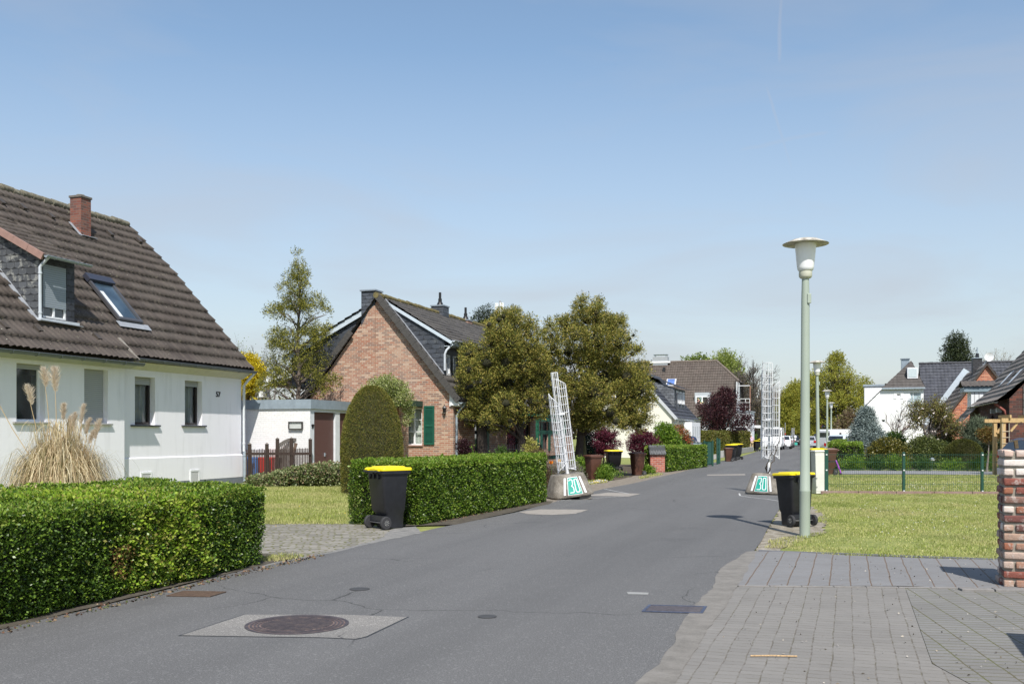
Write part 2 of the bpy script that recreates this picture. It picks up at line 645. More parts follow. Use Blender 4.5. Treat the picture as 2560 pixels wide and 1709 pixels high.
@memo
def m_slate(name, c=(0.060, 0.066, 0.078), w=0.22, h=0.16, lich=0.25):
    """Overlapping slates: cells with dark lower lip."""
    t = NT(name)
    sp = t.n.new('ShaderNodeSeparateXYZ'); t.link(t.co('UV'), sp.inputs[0])
    row = t.math('FLOOR', t.math('DIVIDE', sp.outputs['Y'], h))
    fy = t.math('FRACT', t.math('DIVIDE', sp.outputs['Y'], h))
    ux = t.math('ADD', t.math('DIVIDE', sp.outputs['X'], w), t.math('MULTIPLY', t.math('MODULO', t.math('ABSOLUTE', row), 2.0), 0.5))
    fx = t.math('FRACT', ux)
    cmb = t.n.new('ShaderNodeCombineXYZ'); t.link(t.math('FLOOR', ux), cmb.inputs[0]); t.link(row, cmb.inputs[1])
    wn_ = t.n.new('ShaderNodeTexWhiteNoise'); wn_.noise_dimensions = '2D'; t.link(cmb.outputs[0], wn_.inputs['Vector'])
    # rounded lower edge
    d = t.math('ABSOLUTE', t.math('SUBTRACT', fx, 0.5))
    lip = t.math('SUBTRACT', fy, t.math('MULTIPLY', t.math('MULTIPLY', d, d), 1.0))
    edge = t.rng(lip, 0.0, 0.10)
    side = t.rng(t.math('SUBTRACT', 0.5, d), 0.0, 0.035)
    e = t.math('MULTIPLY', edge, side)
    cc = t.mix(wn_.outputs['Value'], tuple(x * 0.72 for x in c), tuple(x * 1.35 for x in c))
    l = t.noise(t.co(), 5, 5, 0.65)
    cc = t.mix(t.math('MULTIPLY', t.rng(l, 0.52, 0.66), lich), cc, (0.34, 0.34, 0.31))
    t.color(t.mix(e, tuple(x * 0.25 for x in c), cc))
    t.rough(0.55); t.bump(t.math('ADD', t.math('MULTIPLY', e, 0.6), t.math('SUBTRACT', 1.0, fy)), 0.5, 0.008)
    return t.m


@memo
def m_asphalt(name, base=0.095, tint=(1.0, 0.99, 0.985), patch=0.18):
    t = NT(name)
    co = t.co()
    fine = t.noise(co, 95, 3, 0.75)
    spk = t.n.new('ShaderNodeTexVoronoi'); spk.inputs['Scale'].default_value = 70; t.link(co, spk.inputs['Vector'])
    big = t.noise(co, 0.22, 4, 0.55)
    mid = t.noise(co, 1.6, 5, 0.6)
    b = tuple(base * x for x in tint)
    c = t.ramp(fine, [(0.30, tuple(x * 0.38 for x in b)), (0.5, b), (0.70, tuple(x * 2.1 for x in b))])
    sep_ = t.n.new('ShaderNodeSeparateXYZ'); t.link(spk.outputs['Color'], sep_.inputs[0])
    stone = t.rng(sep_.outputs['X'], 0.90, 0.96)
    c = t.mix(t.math('MULTIPLY', stone, 0.34), c, tuple(min(1, x * 3.0) for x in b))
    c = t.mix(t.rng(big, 0.35, 0.65, 0.0, patch * 2), c, t.mix(0.6, c, (base * 1.5, base * 1.47, base * 1.42)))
    c = t.mix(t.rng(mid, 0.4, 0.75, 0.0, patch), c, t.mix(0.5, c, (base * 0.6,) * 3))
    lane = t.noise(t.mapping(co, (0.05, 0.9, 1)), 1.2, 4, 0.55)
    c = t.mix(t.rng(lane, 0.42, 0.7, 0.0, 0.55), c, t.mix(0.5, c, (base * 0.45,) * 3))
    st = t.noise(co, 0.55, 6, 0.7)
    c = t.mix(t.rng(st, 0.60, 0.72, 0.0, 0.4), c, (base * 0.5,) * 3)
    cv = t.n.new('ShaderNodeTexVoronoi'); cv.feature = 'DISTANCE_TO_EDGE'; cv.inputs['Scale'].default_value = 0.33
    wv = t.n.new('ShaderNodeVectorMath'); wv.operation = 'MULTIPLY_ADD'; wv.inputs[1].default_value = (.5, .5, 0)
    nw = t.n.new('ShaderNodeTexNoise'); nw.inputs['Scale'].default_value = 1.6; nw.inputs['Detail'].default_value = 6
    t.link(co, nw.inputs['Vector']); t.link(nw.outputs['Color'], wv.inputs[0]); t.link(co, wv.inputs[2]); t.link(wv.outputs[0], cv.inputs['Vector'])
    ck = t.math('MULTIPLY', t.rng(cv.outputs['Distance'], 0.004, 0.0015), t.rng(t.noise(co, 0.35, 2), 0.52, 0.6))
    c = t.mix(t.math('MULTIPLY', ck, 0.75), c, (base * 0.25,) * 3)
    t.color(c); t.rough(0.9)
    t.bump(fine, 0.4, 0.005)
    return t.m


@memo
def m_paving(name, base, joint, w, h, jw=0.006, off=0.5, moss=0.4, rot=0.0, var=0.18, wob=0.0, fade=0.0):
    t = NT(name)
    src = t.mapping(t.co(), (1, 1, 1), (0, 0, rot))
    if wob:
        nn = t.n.new('ShaderNodeTexNoise'); nn.inputs['Scale'].default_value = 2.0; nn.inputs['Detail'].default_value = 3
        t.link(src, nn.inputs['Vector'])
        va = t.n.new('ShaderNodeVectorMath'); va.operation = 'MULTIPLY_ADD'
        va.inputs[1].default_value = (wob, wob, 0)
        t.link(nn.outputs['Color'], va.inputs[0]); t.link(src, va.inputs[2])
        src = va.outputs[0]
    sp = t.n.new('ShaderNodeSeparateXYZ'); t.link(src, sp.inputs[0])
    row = t.math('FLOOR', t.math('DIVIDE', sp.outputs['Y'], h))
    fy = t.math('FRACT', t.math('DIVIDE', sp.outputs['Y'], h))
    ux = t.math('ADD', t.math('DIVIDE', sp.outputs['X'], w), t.math('MULTIPLY', t.math('MODULO', t.math('ABSOLUTE', row), 2.0), off))
    fx = t.math('FRACT', ux)
    cmb = t.n.new('ShaderNodeCombineXYZ'); t.link(t.math('FLOOR', ux), cmb.inputs[0]); t.link(row, cmb.inputs[1])
    wn_ = t.n.new('ShaderNodeTexWhiteNoise'); wn_.noise_dimensions = '2D'; t.link(cmb.outputs[0], wn_.inputs['Vector'])
    ey = t.math('MULTIPLY', t.math('MINIMUM', fy, t.math('SUBTRACT', 1.0, fy)), h)
    ex = t.math('MULTIPLY', t.math('MINIMUM', fx, t.math('SUBTRACT', 1.0, fx)), w)
    e = t.math('ADD', t.math('MINIMUM', ex, ey), t.math('MULTIPLY', t.math('SUBTRACT', t.noise(src, 22, 3), 0.5), jw * 1.2))
    inb = t.rng(e, jw * 0.4, jw * 0.9)
    if fade: inb = t.math('MAXIMUM', inb, t.math('MULTIPLY', t.rng(t.noise(src, 9.0, 3, 0.6), 0.42, 0.56), fade))
    c = t.mix(wn_.outputs['Value'], tuple(x * (1 - var) for x in base), tuple(x * (1 + var) for x in base))
    fine = t.noise(t.co(), 80, 3, 0.7)
    c = t.mix(t.rng(fine, 0.3, 0.75, 0, 0.35), c, tuple(x * 0.6 for x in base))
    c = t.mix(t.rng(t.noise(t.co(), 1.1, 5, 0.6), 0.42, 0.75, 0, 0.45), c, tuple(x * 1.25 for x in base))
    spots = t.noise(t.co(), 30, 2, 0.5)
    c = t.mix(t.rng(spots, 0.70, 0.74, 0, 0.6), c, tuple(x * 0.35 for x in base))
    jm = t.mix(t.rng(t.noise(t.co(), 3.0, 4, 0.6), 0.42, 0.62, 0, moss), joint, (0.10, 0.11, 0.028))
    t.color(t.mix(inb, jm, c))
    t.rough(0.92); t.bump(t.math('ADD', inb, t.math('MULTIPLY', fine, 0.35)), 0.5, 0.006)
    return t.m


@memo
def m_mottle(name, cols, scale=8.0, rough=0.95, bump=0.5, fine=60, dist=0.02):
    t = NT(name)
    a = t.noise(t.co(), scale, 6, 0.65); b = t.noise(t.co(), fine, 3, 0.7)
    f = t.math('ADD', t.math('MULTIPLY', a, 0.65), t.math('MULTIPLY', b, 0.35))
    k = len(cols)
    t.color(t.ramp(f, [(0.32 + 0.36 * i / max(1, k - 1), c) for i, c in enumerate(cols)]))
    t.rough(rough); t.bump(f, bump, dist)
    return t.m


@memo
def m_wood(name, c, rough=0.8, axis=(14, 14, 1.2)):
    t = NT(name)
    n = t.noise(t.mapping(t.co(), axis), 4, 6, 0.65)
    t.color(t.ramp(n, [(0.3, tuple(x * 0.55 for x in c)), (0.55, c), (0.8, tuple(min(1, x * 1.35) for x in c))]))
    t.rough(rough); t.bump(n, 0.5, 0.006)
    return t.m


@memo
def m_islands(name, cols, rough=0.92, nscale=22, white=0.0):
    """Loose pieces (bricks, cobbles): one colour per piece, mottled."""
    t = NT(name)
    g = t.n.new('ShaderNodeNewGeometry')
    k = len(cols)
    c = t.ramp(g.outputs['Random Per Island'], [(i / k, cc) for i, cc in enumerate(cols)], 'CONSTANT')
    n = t.noise(t.co(), nscale, 6, 0.7)
    c = t.mix(t.rng(n, 0.35, 0.7, 0, 0.55), c, t.mix(0.55, c, (0.06, 0.045, 0.04)))
    if white:
        w_ = t.noise(t.co(), nscale * 0.5, 6, 0.75)
        c = t.mix(t.math('MULTIPLY', t.rng(w_, 0.52, 0.62), white), c, (0.62, 0.58, 0.53))
    t.color(c); t.rough(rough)
    t.bump(n, 0.9, 0.012)
    return t.m


WHITE_WALL = m_render('white_render', (0.83, 0.82, 0.85), amt=.09)
WHITE_PAINT = m_paint('white_paint', (0.78, 0.79, 0.80), 0.45, 0.05)
ZINC = m_paint('zinc', (0.36, 0.42, 0.47), 0.45, 0.12, 0.35)
LEAD = m_paint('lead_flashing', (0.30, 0.32, 0.35), 0.6, 0.12, 0.1)
ANTHRA = m_paint('anthracite_paint', (0.06, 0.065, 0.075), 0.5, 0.1)
BLACKPL = m_paint('dark_plastic', (0.017, 0.018, 0.022), 0.42, 0.2, 0, 10)
RUBBER = m_paint('rubber', (0.03, 0.03, 0.032), 0.8, 0.15)
YELLOWPL = m_paint('yellow_plastic', (0.78, 0.62, 0.01), 0.4, 0.05)
BROWNPL = m_paint('brown_plastic', (0.095, 0.040, 0.026), 0.5, 0.12, 0, 10)
GREENMETAL = m_paint('green_coated_metal', (0.012, 0.060, 0.042), 0.45, 0.1)
GLASS = m_glass()

# ---------------------------------------------------------------- building pieces
def tile_roof(name, parent, mat, u0, u1, prof, course=0.33, wave=0.17, amp=0.016, step=0.03, axis='X', per=4, clip=None, sag=0.0, seed=0):
    """Tiled slope. u runs along `axis`; prof is a list of (offset, z) from eave to ridge in the other axis.
    clip(s) -> (umin, umax) at fraction s of the slope, for hips and verges."""
    rng = np.random.default_rng(seed + 5)
    P = np.array(prof, float)
    seg = np.hypot(np.diff(P[:, 0]), np.diff(P[:, 1])); L = seg.sum(); cum = np.concatenate([[0], np.cumsum(seg)])
    nc = max(1, int(round(L / course)))
    nu = max(2, int(round(abs(u1 - u0) / wave)) * per + 1)
    u = np.linspace(u0, u1, nu)
    rows = []; lifts = []; sv = []
    for i in range(nc):
        for s, l in ((i / nc, step), ((i + 0.55) / nc, step * 0.45), ((i + 1) / nc, 0.0)):
            rows.append(s); lifts.append(l); sv.append(i + 0.02 if s == i / nc else (i + 0.55 if l > 0 else i + 0.98))
    V = []; UV = []
    wob = rng.normal(0, 0.004, (nc + 1, nu))
    for s, l, vv in zip(rows, lifts, sv):
        d = s * L
        k = min(len(seg) - 1, int(np.searchsorted(cum, d, 'right') - 1)); k = max(0, k)
        f = (d - cum[k]) / seg[k]
        off = P[k, 0] + (P[k + 1, 0] - P[k, 0]) * f; z = P[k, 1] + (P[k + 1, 1] - P[k, 1]) * f
        nx, nz_ = -(P[k + 1, 1] - P[k, 1]) / seg[k], (P[k + 1, 0] - P[k, 0]) / seg[k]
        if nz_ < 0: nx, nz_ = -nx, -nz_
        uu = u.copy()
        if clip:
            a, b = clip(s); uu = np.clip(uu, a, b)
        h = np.abs(np.sin(PI * uu / wave)) ** 0.8 * amp * 2 - amp + l + wob[int(vv)] + sag * np.sin(uu * 0.8) * s
        # a tile sits a little off line here and there
        o = off + nx * h; zz = z + nz_ * h
        if l == step:
            jig = rng.normal(0, 0.006, nu // per + 2)[(np.arange(nu) // per)]
            o = o + jig * (P[k, 0] - P[k + 1, 0]) / seg[k]; zz = zz + jig * (P[k, 1] - P[k + 1, 1]) / seg[k]
        V.append(np.stack([uu, o, zz], 1) if axis == 'X' else np.stack([o, uu, zz], 1))
        UV.append(np.stack([uu / wave, np.full(nu, vv)], 1))
    V = np.concatenate(V); UV = np.concatenate(UV)
    nr = len(rows)
    I = np.arange(nr * nu).reshape(nr, nu)
    F = np.stack([I[:-1, :-1].ravel(), I[:-1, 1:].ravel(), I[1:, 1:].ravel(), I[1:, :-1].ravel()], 1)
    # drop faces collapsed by the clip
    a = V[F]; ar = np.linalg.norm(np.cross(a[:, 2] - a[:, 0], a[:, 3] - a[:, 1]), axis=1)
    F = F[ar > 1e-7]
    # orient upward
    n = np.cross(V[F[:, 1]] - V[F[:, 0]], V[F[:, 2]] - V[F[:, 0]])
    if np.median(n[:, 2]) < 0: F = F[:, ::-1]
    return np_mesh(name, V, F, [mat], parent, uv=UV)


def ridge_run(name, parent, mat, a, b, r=0.11, n=None, seed=1, tilt=0.012):
    """Overlapping half-round ridge or hip tiles from a to b, as one mesh."""
    rng = random.Random(seed)
    a = Vector(a); b = Vector(b); L = (b - a).length; n = n or max(1, int(L / 0.38))
    mb = MB()
    d = (b - a) / n
    for i in range(n):
        p = a + d * i; q = a + d * (i + 1.08)
        j = Vector((rng.uniform(-1, 1), rng.uniform(-1, 1), rng.uniform(-1, 1))) * tilt
        mb.tube([p + j, q + j], [r * 1.06, r * 0.9], 8, mat)
    return mb.build(name, mat, parent, smooth=50)


def gutter(name, parent, a, b, r=0.065, mat=None, brackets=True):
    """Half-round gutter with brackets."""
    mat = mat or ZINC
    a = Vector(a); b = Vector(b); d = (b - a).normalized(); s = d.cross(Vector((0, 0, 1))).normalized()
    mb = MB()
    vs = []; fs = []
    n = 8
    for p in (a, b):
        for rr in (r, r * 0.88):
            for k in range(n + 1):
                t = PI + PI * k / n
                vs.append(tuple(p + s * math.cos(t) * rr + Vector((0, 0, 1)) * math.sin(t) * rr))
    m = n + 1
    for k in range(n):
        fs.append((k, k + 1, 2 * m + k + 1, 2 * m + k)); fs.append((m + k + 1, m + k, 3 * m + k, 3 * m + k + 1))
    fs.append((0, m, 3 * m, 2 * m)); fs.append((m - 1, 2 * m - 1, 4 * m - 1, 3 * m - 1)[::-1])
    mb.add(vs, fs, mat)
    mb.poly([vs[k] for k in range(m)], mat); mb.poly([vs[2 * m + k] for k in range(m)][::-1], mat)
    for sgn in (-1, 1):
        o = s * sgn * r
        mb.tube([a + o, b + o], 0.009, 6, mat)
    if brackets:
        L = (b - a).length; k = int(L / 0.75)
        for i in range(k):
            p = a + d * (0.3 + i * 0.75)
            mb.tube([p + s * math.cos(t) * r * 1.1 + Vector((0, 0, math.sin(t) * r * 1.1)) for t in [PI + PI * q / 6 for q in range(7)]], 0.008, 4, mat)
    return mb.build(name, mat, parent, smooth=40)


def downpipe(name, parent, pts, r=0.045, mat=None, n=10):
    mb = MB(); mb.tube(pts, r, n, mat or ZINC)
    P = [Vector(p) for p in pts]
    for a, b in zip(P[:-1], P[1:]):
        if abs(b.z - a.z) > 1.0:
            for f in (0.12, 0.88):
                q = a.lerp(b, f); mb.tube([q - Vector((0, 0, .02)), q + Vector((0, 0, .02))], r * 1.25, n, mat or ZINC)
    return mb.build(name, None, parent, smooth=50)


def wall(name, parent, mat, T, u0, u1, z0, z1, holes=(), depth=0.2, top=None):
    """Wall face in a plane with rectangular openings and their reveals.
    T maps (u, d, z) to local space; d grows into the house. top: extra polygon points above z1."""
    mb = MB()
    us = sorted({u0, u1, *[h[0] for h in holes], *[h[1] for h in holes]})
    zs = sorted({z0, z1, *[h[2] for h in holes], *[h[3] for h in holes]})
    for a, b in zip(us[:-1], us[1:]):
        for c, d in zip(zs[:-1], zs[1:]):
            mu, mz = (a + b) / 2, (c + d) / 2
            if any(h[0] < mu < h[1] and h[2] < mz < h[3] for h in holes): continue
            mb.poly([T(a, 0, c), T(b, 0, c), T(b, 0, d), T(a, 0, d)], mat)
    for (a, b, c, d) in holes:
        for p, q in (((a, c), (b, c)), ((b, c), (b, d)), ((b, d), (a, d)), ((a, d), (a, c))):
            mb.poly([T(p[0], 0, p[1]), T(q[0], 0, q[1]), T(q[0], depth, q[1]), T(p[0], depth, p[1])], mat)
    if top:
        mb.poly([T(u, 0, z) for u, z in top], mat)
    return mb.build(name, mat, parent)


def tbox(mb, T, u0, u1, d0, d1, z0, z1, mat):
    a = T(u0, d0, z0); b = T(u1, d1, z1)
    mb.box(a[0], b[0], a[1], b[1], a[2], b[2], mat)


def window(parent, T, u0, u1, z0, z1, d=0.2, frame=None, pane=None, bars_u=(0.5,), bars_z=(), fw=0.06, curtain=None, shutter=0.0, shutter_mat=None, sill=None, sill_mat=None, label=None, sill_out=0.06, frame_d=0.06):
    """A window as a part: frame mesh, with pane, curtain, roller shutter and sill below it."""
    frame = frame or WHITE_PAINT; pane = pane or GLASS
    mb = MB()
    f0, f1 = d - frame_d, d
    tbox(mb, T, u0, u0 + fw, f0, f1, z0, z1, frame); tbox(mb, T, u1 - fw, u1, f0, f1, z0, z1, frame)
    tbox(mb, T, u0 + fw, u1 - fw, f0, f1, z0, z0 + fw, frame); tbox(mb, T, u0 + fw, u1 - fw, f0, f1, z1 - fw, z1, frame)
    for b in bars_u:
        c = u0 + (u1 - u0) * b; tbox(mb, T, c - fw * 0.55, c + fw * 0.55, f0 - 0.004, f1, z0 + fw, z1 - fw, frame)
    for b in bars_z:
        c = z0 + (z1 - z0) * b; tbox(mb, T, u0 + fw, u1 - fw, f0 + 0.004, f1 + 0.003, c - 0.014, c + 0.014, frame)
    w = mb.build('window', None, parent, bevel=None)
    if label: w['label'] = label
    p = MB(); dd = d - 0.02
    p.poly([T(u0 + fw * .5, dd, z0 + fw * .5), T(u1 - fw * .5, dd, z0 + fw * .5), T(u1 - fw * .5, dd, z1 - fw * .5), T(u0 + fw * .5, dd, z1 - fw * .5)], pane)
    p.build('pane', None, w)
    if curtain:
        n = 60; cm = MB()
        vs = []; fs = []
        for i in range(n + 1):
            uu = u0 + fw * .6 + (u1 - u0 - fw * 1.2) * i / n
            dd = d + 0.09 + 0.025 * math.sin(i * 1.35) + 0.01 * math.sin(i * 3.1)
            vs += [T(uu, dd, z0), T(uu, dd, z1)]
        for i in range(n): fs.append((2 * i, 2 * i + 2, 2 * i + 3, 2 * i + 1))
        cm.add(vs, fs, curtain); cm.build('curtain', None, w, smooth=60)
        bk = MB(); bk.poly([T(u0 - .1, d + .5, z0 - .1), T(u1 + .1, d + .5, z0 - .1), T(u1 + .1, d + .5, z1 + .1), T(u0 - .1, d + .5, z1 + .1)], m_paint('dark_room', (0.02, 0.02, 0.02)))
        bk.build('room_back', None, w)
    if shutter > 0:
        sm = MB(); zb = z1 - (z1 - z0) * shutter
        tbox(sm, T, u0 + fw * .4, u1 - fw * .4, f0 - 0.03, f0 - 0.012, zb, z1, shutter_mat or m_slat('roller_shutter', (0.30, 0.32, 0.33)))
        sm.build('roller_shutter', None, w)
    if sill:
        sm = MB(); e = sill
        tbox(sm, T, u0 - e, u1 + e, -sill_out, d - frame_d - 0.002, z0 - 0.05, z0 - 0.003, sill_mat or WHITE_PAINT)
        sm.build('sill', None, w, bevel=0.006)
    return w


def text_mesh(name, parent, txt, size, M, mat, depth=0.01, sx=1.0):
    cu = bpy.data.curves.new(name + '_curve', 'FONT')
    cu.body = txt; cu.size = size; cu.extrude = depth; cu.offset = size * 0.018
    tmp = bpy.data.objects.new('tmp_text', cu)
    COL.objects.link(tmp)
    bpy.context.view_layer.update()
    me = bpy.data.meshes.new_from_object(tmp.evaluated_get(bpy.context.evaluated_depsgraph_get()))
    bpy.data.objects.remove(tmp)
    me.transform(M @ Matrix.Diagonal((sx, 1, 1, 1)))
    me.materials.clear()
    me.name = name
    return finish(me, name, parent, [mat])


# ---------------------------------------------------------------- leaves and plants
def unit(a):
    return a / np.maximum(np.linalg.norm(a, axis=1, keepdims=True), 1e-9)


def leaf_quads(P, D, L, W, rng, fold=0.0):
    """Diamond leaves: root at P, pointing along D, L long and W wide (arrays or scalars)."""
    n = len(P)
    D = unit(D)
    S = unit(np.cross(D, rng.normal(size=(n, 3))))
    L = np.broadcast_to(np.asarray(L, float), (n,))[:, None]; W = np.broadcast_to(np.asarray(W, float), (n,))[:, None]
    N = np.cross(D, S)
    V = np.empty((n, 4, 3))
    V[:, 0] = P; V[:, 1] = P + D * L * .5 + S * W * .5 + N * L * fold; V[:, 2] = P + D * L; V[:, 3] = P + D * L * .5 - S * W * .5 + N * L * fold
    return V.reshape(-1, 3), np.arange(n * 4).reshape(-1, 4)


def noise3(P, scale, seed=0):
    """Cheap smooth pseudo-noise in about -1..1."""
    r = np.random.default_rng(seed)
    out = np.zeros(len(P))
    for k in range(5):
        w = r.normal(size=3) * scale * (0.7 + 0.5 * k)
        out += np.sin(P @ w + r.uniform(0, 6.28)) / (1 + 0.5 * k)
    return out / 2.2


def hedge(name, label, cat, quad, height, mats, density=2600, leaf=(0.034, 0.022), core=None, seed=0, lump=0.03, loc=None, group=None, mat_fn=None, h2=None, round_top=0.05, depth=0.10, sprigs=0, stems=True, gap=-.42):
    """Clipped hedge on a four-cornered footprint (world xy). height at the first two corners, h2 at the last two."""
    rng = np.random.default_rng(seed)
    q = np.array(quad, float)
    c = q.mean(0)
    t = thing(name, label, cat, (c[0], c[1], 0), 0, group)
    q = q - c
    h2 = h2 or height
    hs = [height, height, h2, h2]
    P = []; N = []
    ctr = q.mean(0)
    for i in range(4):
        a, b = q[i], q[(i + 1) % 4]; ha, hb = hs[i], hs[(i + 1) % 4]
        e = b - a; L = np.hypot(*e); nrm = np.array([e[1], -e[0]]) / L
        if np.dot(nrm, (a + b) / 2 - ctr) < 0: nrm = -nrm
        n = int(L * (ha + hb) / 2 * density)
        f = rng.random(n); g = rng.random(n)
        hh = ha + (hb - ha) * f
        z = g * hh
        d = -rng.random(n) ** 1.6 * depth
        tuck = np.clip(z - (hh - round_top * 2.2), 0, 1) * 0.6 + np.clip(0.08 - z, 0, 1) * 0.6
        p = a + e * f[:, None] + nrm * (d - tuck)[:, None]
        pp = np.stack([p[:, 0], p[:, 1], z], 1)
        o = noise3(pp, 3.0, seed) * lump + noise3(pp, 11.0, seed + 1) * lump * .55
        pp[:, :2] += nrm * o[:, None]
        P.append(pp); N.append(np.tile(np.array([nrm[0], nrm[1], 0.35]), (n, 1)))
    area = abs(0.5 * sum(q[i][0] * q[(i + 1) % 4][1] - q[(i + 1) % 4][0] * q[i][1] for i in range(4)))
    n = int(area * density)
    f = rng.random(n)[:, None]; g = rng.random(n)[:, None]
    p = (q[0] * (1 - f) + q[1] * f) * (1 - g) + (q[3] * (1 - f) + q[2] * f) * g
    z = (height * (1 - g) + h2 * g)[:, 0] - rng.random(n) ** 1.6 * depth
    pp = np.stack([p[:, 0], p[:, 1], z], 1)
    pp[:, 2] += noise3(pp * [1, 1, 0], 3.0, seed + 2) * lump + noise3(pp * [1, 1, 0], 12.0, seed + 3) * lump * .5
    P.append(pp); N.append(np.tile(np.array([0, 0, 1.0]), (n, 1)))
    if sprigs:
        k = sprigs
        f = rng.random(k)[:, None]; g = rng.random(k)[:, None]
        b = (q[0] * (1 - f) + q[1] * f) * (1 - g) + (q[3] * (1 - f) + q[2] * f) * g
        for j in range(k):
            m = rng.integers(10, 34); hgt = rng.uniform(.05, .15)
            zz = rng.random(m) * hgt + height - .02
            P.append(np.stack([b[j, 0] + rng.normal(0, .012, m), b[j, 1] + rng.normal(0, .012, m), zz], 1)); N.append(np.tile(np.array([0, 0, 1.2]), (m, 1)))
    P = np.concatenate(P); N = np.concatenate(N)
    # clumpiness: drop leaves where a fine noise is low, so dark gaps open between shoots
    keep = (noise3(P, 26.0, seed + 7) * .7 + noise3(P, 11.0, seed + 17) * .45) + rng.normal(0, .35, len(P)) > gap
    P = P[keep]; N = N[keep]
    D = unit(N) * 0.75 + rng.normal(size=P.shape) * 0.62
    sc = rng.uniform(.7, 1.3, len(P))
    mi = None
    if mat_fn is not None:
        mi = mat_fn(P + np.array([c[0], c[1], 0]), rng)
        sc = sc * np.where(mi == 1, 1.45, 1.0)
    V, F = leaf_quads(P, D, leaf[0] * sc, leaf[1] * sc, rng, 0.08)
    np_mesh('foliage', V, F, mats, t, mi)
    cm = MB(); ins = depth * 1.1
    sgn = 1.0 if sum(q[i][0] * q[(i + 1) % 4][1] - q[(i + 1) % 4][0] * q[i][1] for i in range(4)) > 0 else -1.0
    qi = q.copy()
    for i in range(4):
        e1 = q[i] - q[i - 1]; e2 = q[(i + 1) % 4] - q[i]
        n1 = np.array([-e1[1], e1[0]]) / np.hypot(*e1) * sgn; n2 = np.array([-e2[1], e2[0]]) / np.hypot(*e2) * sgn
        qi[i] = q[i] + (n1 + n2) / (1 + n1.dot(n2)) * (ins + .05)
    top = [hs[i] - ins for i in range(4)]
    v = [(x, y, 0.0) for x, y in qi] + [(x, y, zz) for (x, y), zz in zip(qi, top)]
    cm.add(v, [(0, 1, 2, 3), (4, 5, 6, 7), (0, 1, 5, 4), (1, 2, 6, 5), (2, 3, 7, 6), (3, 0, 4, 7)], core or m_mottle('shaded_twig_core', [(0.004, 0.005, 0.003), (0.012, 0.012, 0.006), (0.022, 0.018, 0.011)], 14))  # solid twig core, coloured near black for the shade inside the hedge
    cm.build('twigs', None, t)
    return t


def clump_cloud(clumps, per_m2, leaf, rng, out=0.65, up=0.25, tuft=6, tlen=1.0, fill=0.25, squash=1.0, droop=0.0, spray=.45, gap=None):
    """Leaves in tufts over the skins of clumps [(x,y,z,r)]. Returns V,F."""
    C = np.array([c[:3] for c in clumps], float); Rr = np.array([c[3] for c in clumps], float)
    n = np.maximum(3, (4 * PI * Rr ** 2 * per_m2 / tuft)).astype(int)
    idx = np.repeat(np.arange(len(C)), n)
    m = len(idx)
    d = unit(rng.normal(size=(m, 3)))
    rad = Rr[idx] * np.where(rng.random(m) < fill, rng.random(m) ** .5 * .8, rng.uniform(.78, 1.04, m))
    rad *= 1 + 0.16 * noise3(C[idx] + d * Rr[idx][:, None], 5.0 / max(.15, Rr.mean()), 3)
    base = C[idx] + d * rad[:, None] * np.array([1, 1, squash])
    # keep what is not buried deep inside another clump
    keep = np.ones(m, bool)
    for s in range(0, m, 4000):
        b = base[s:s + 4000]
        dist = np.linalg.norm(b[:, None, :] - C[None], axis=2) / Rr[None]
        keep[s:s + 4000] = (dist < 0.55).sum(1) < 1.5
        keep[s:s + 4000] |= rng.random(len(b)) < 0.3
    if gap:
        keep &= noise3(base, gap[0], 21) + .5 * noise3(base, gap[0] * 2.3, 22) > gap[1]
    base = base[keep]; d = d[keep]; m = len(base)
    axis = unit(d * out + np.array([0, 0, up]) + rng.normal(size=(m, 3)) * .3)
    ti = np.repeat(np.arange(m), tuft)
    k = len(ti)
    along = rng.random(k)[:, None] * leaf[0] * 2.2 * tlen
    P = base[ti] + axis[ti] * along + rng.normal(size=(k, 3)) * leaf[0] * spray
    D = axis[ti] * 0.8 + rng.normal(size=(k, 3)) * .55
    D[:, 2] -= droop
    sc = rng.uniform(.65, 1.35, k)
    return leaf_quads(P, D, leaf[0] * sc, leaf[1] * sc, rng, .06)


def limbs(mb, base, clumps, r0, mat, rng, frac=0.6, forks=None, lean=(0, 0), att=.45):
    """Trunk with limbs curving out to clump centres."""
    base = Vector(base)
    tz = max(c[2] for c in clumps)
    hz = forks if forks is not None else min(c[2] for c in clumps)
    topz = hz + (tz - hz) * 0.85
    cx = sum(c[0] for c in clumps) / len(clumps); cy = sum(c[1] for c in clumps) / len(clumps)
    def axis(z):
        f = max(0, min(1, (z - base.z) / max(.01, topz - base.z)))
        return Vector((base.x + (cx - base.x + lean[0]) * f ** 1.5 + 0.04 * math.sin(z * 2.1), base.y + (cy - base.y + lean[1]) * f ** 1.5 + .04 * math.cos(z * 1.7), z))
    n = 9
    pts = [axis(base.z + (topz - base.z) * i / n) for i in range(n + 1)]
    rs = [r0 * (1.25 if i == 0 else 1 - 0.85 * i / n) for i in range(n + 1)]
    mb.tube(pts, rs, 8, mat)
    cl = list(clumps); rng.shuffle(cl)
    for c in cl[:int(len(cl) * frac)]:
        zs = max(base.z + 0.2, min(topz * .95, hz * .75 + (c[2] - hz) * att))
        a = axis(zs); b = Vector(c[:3])
        m = a.lerp(b, 0.5) + Vector((0, 0, (b - a).length * 0.10))
        rr = r0 * 0.34 * (1 - 0.6 * (zs - base.z) / max(.1, topz - base.z))
        mb.tube([a, m, b], [rr, rr * .7, rr * .25], 5, mat)


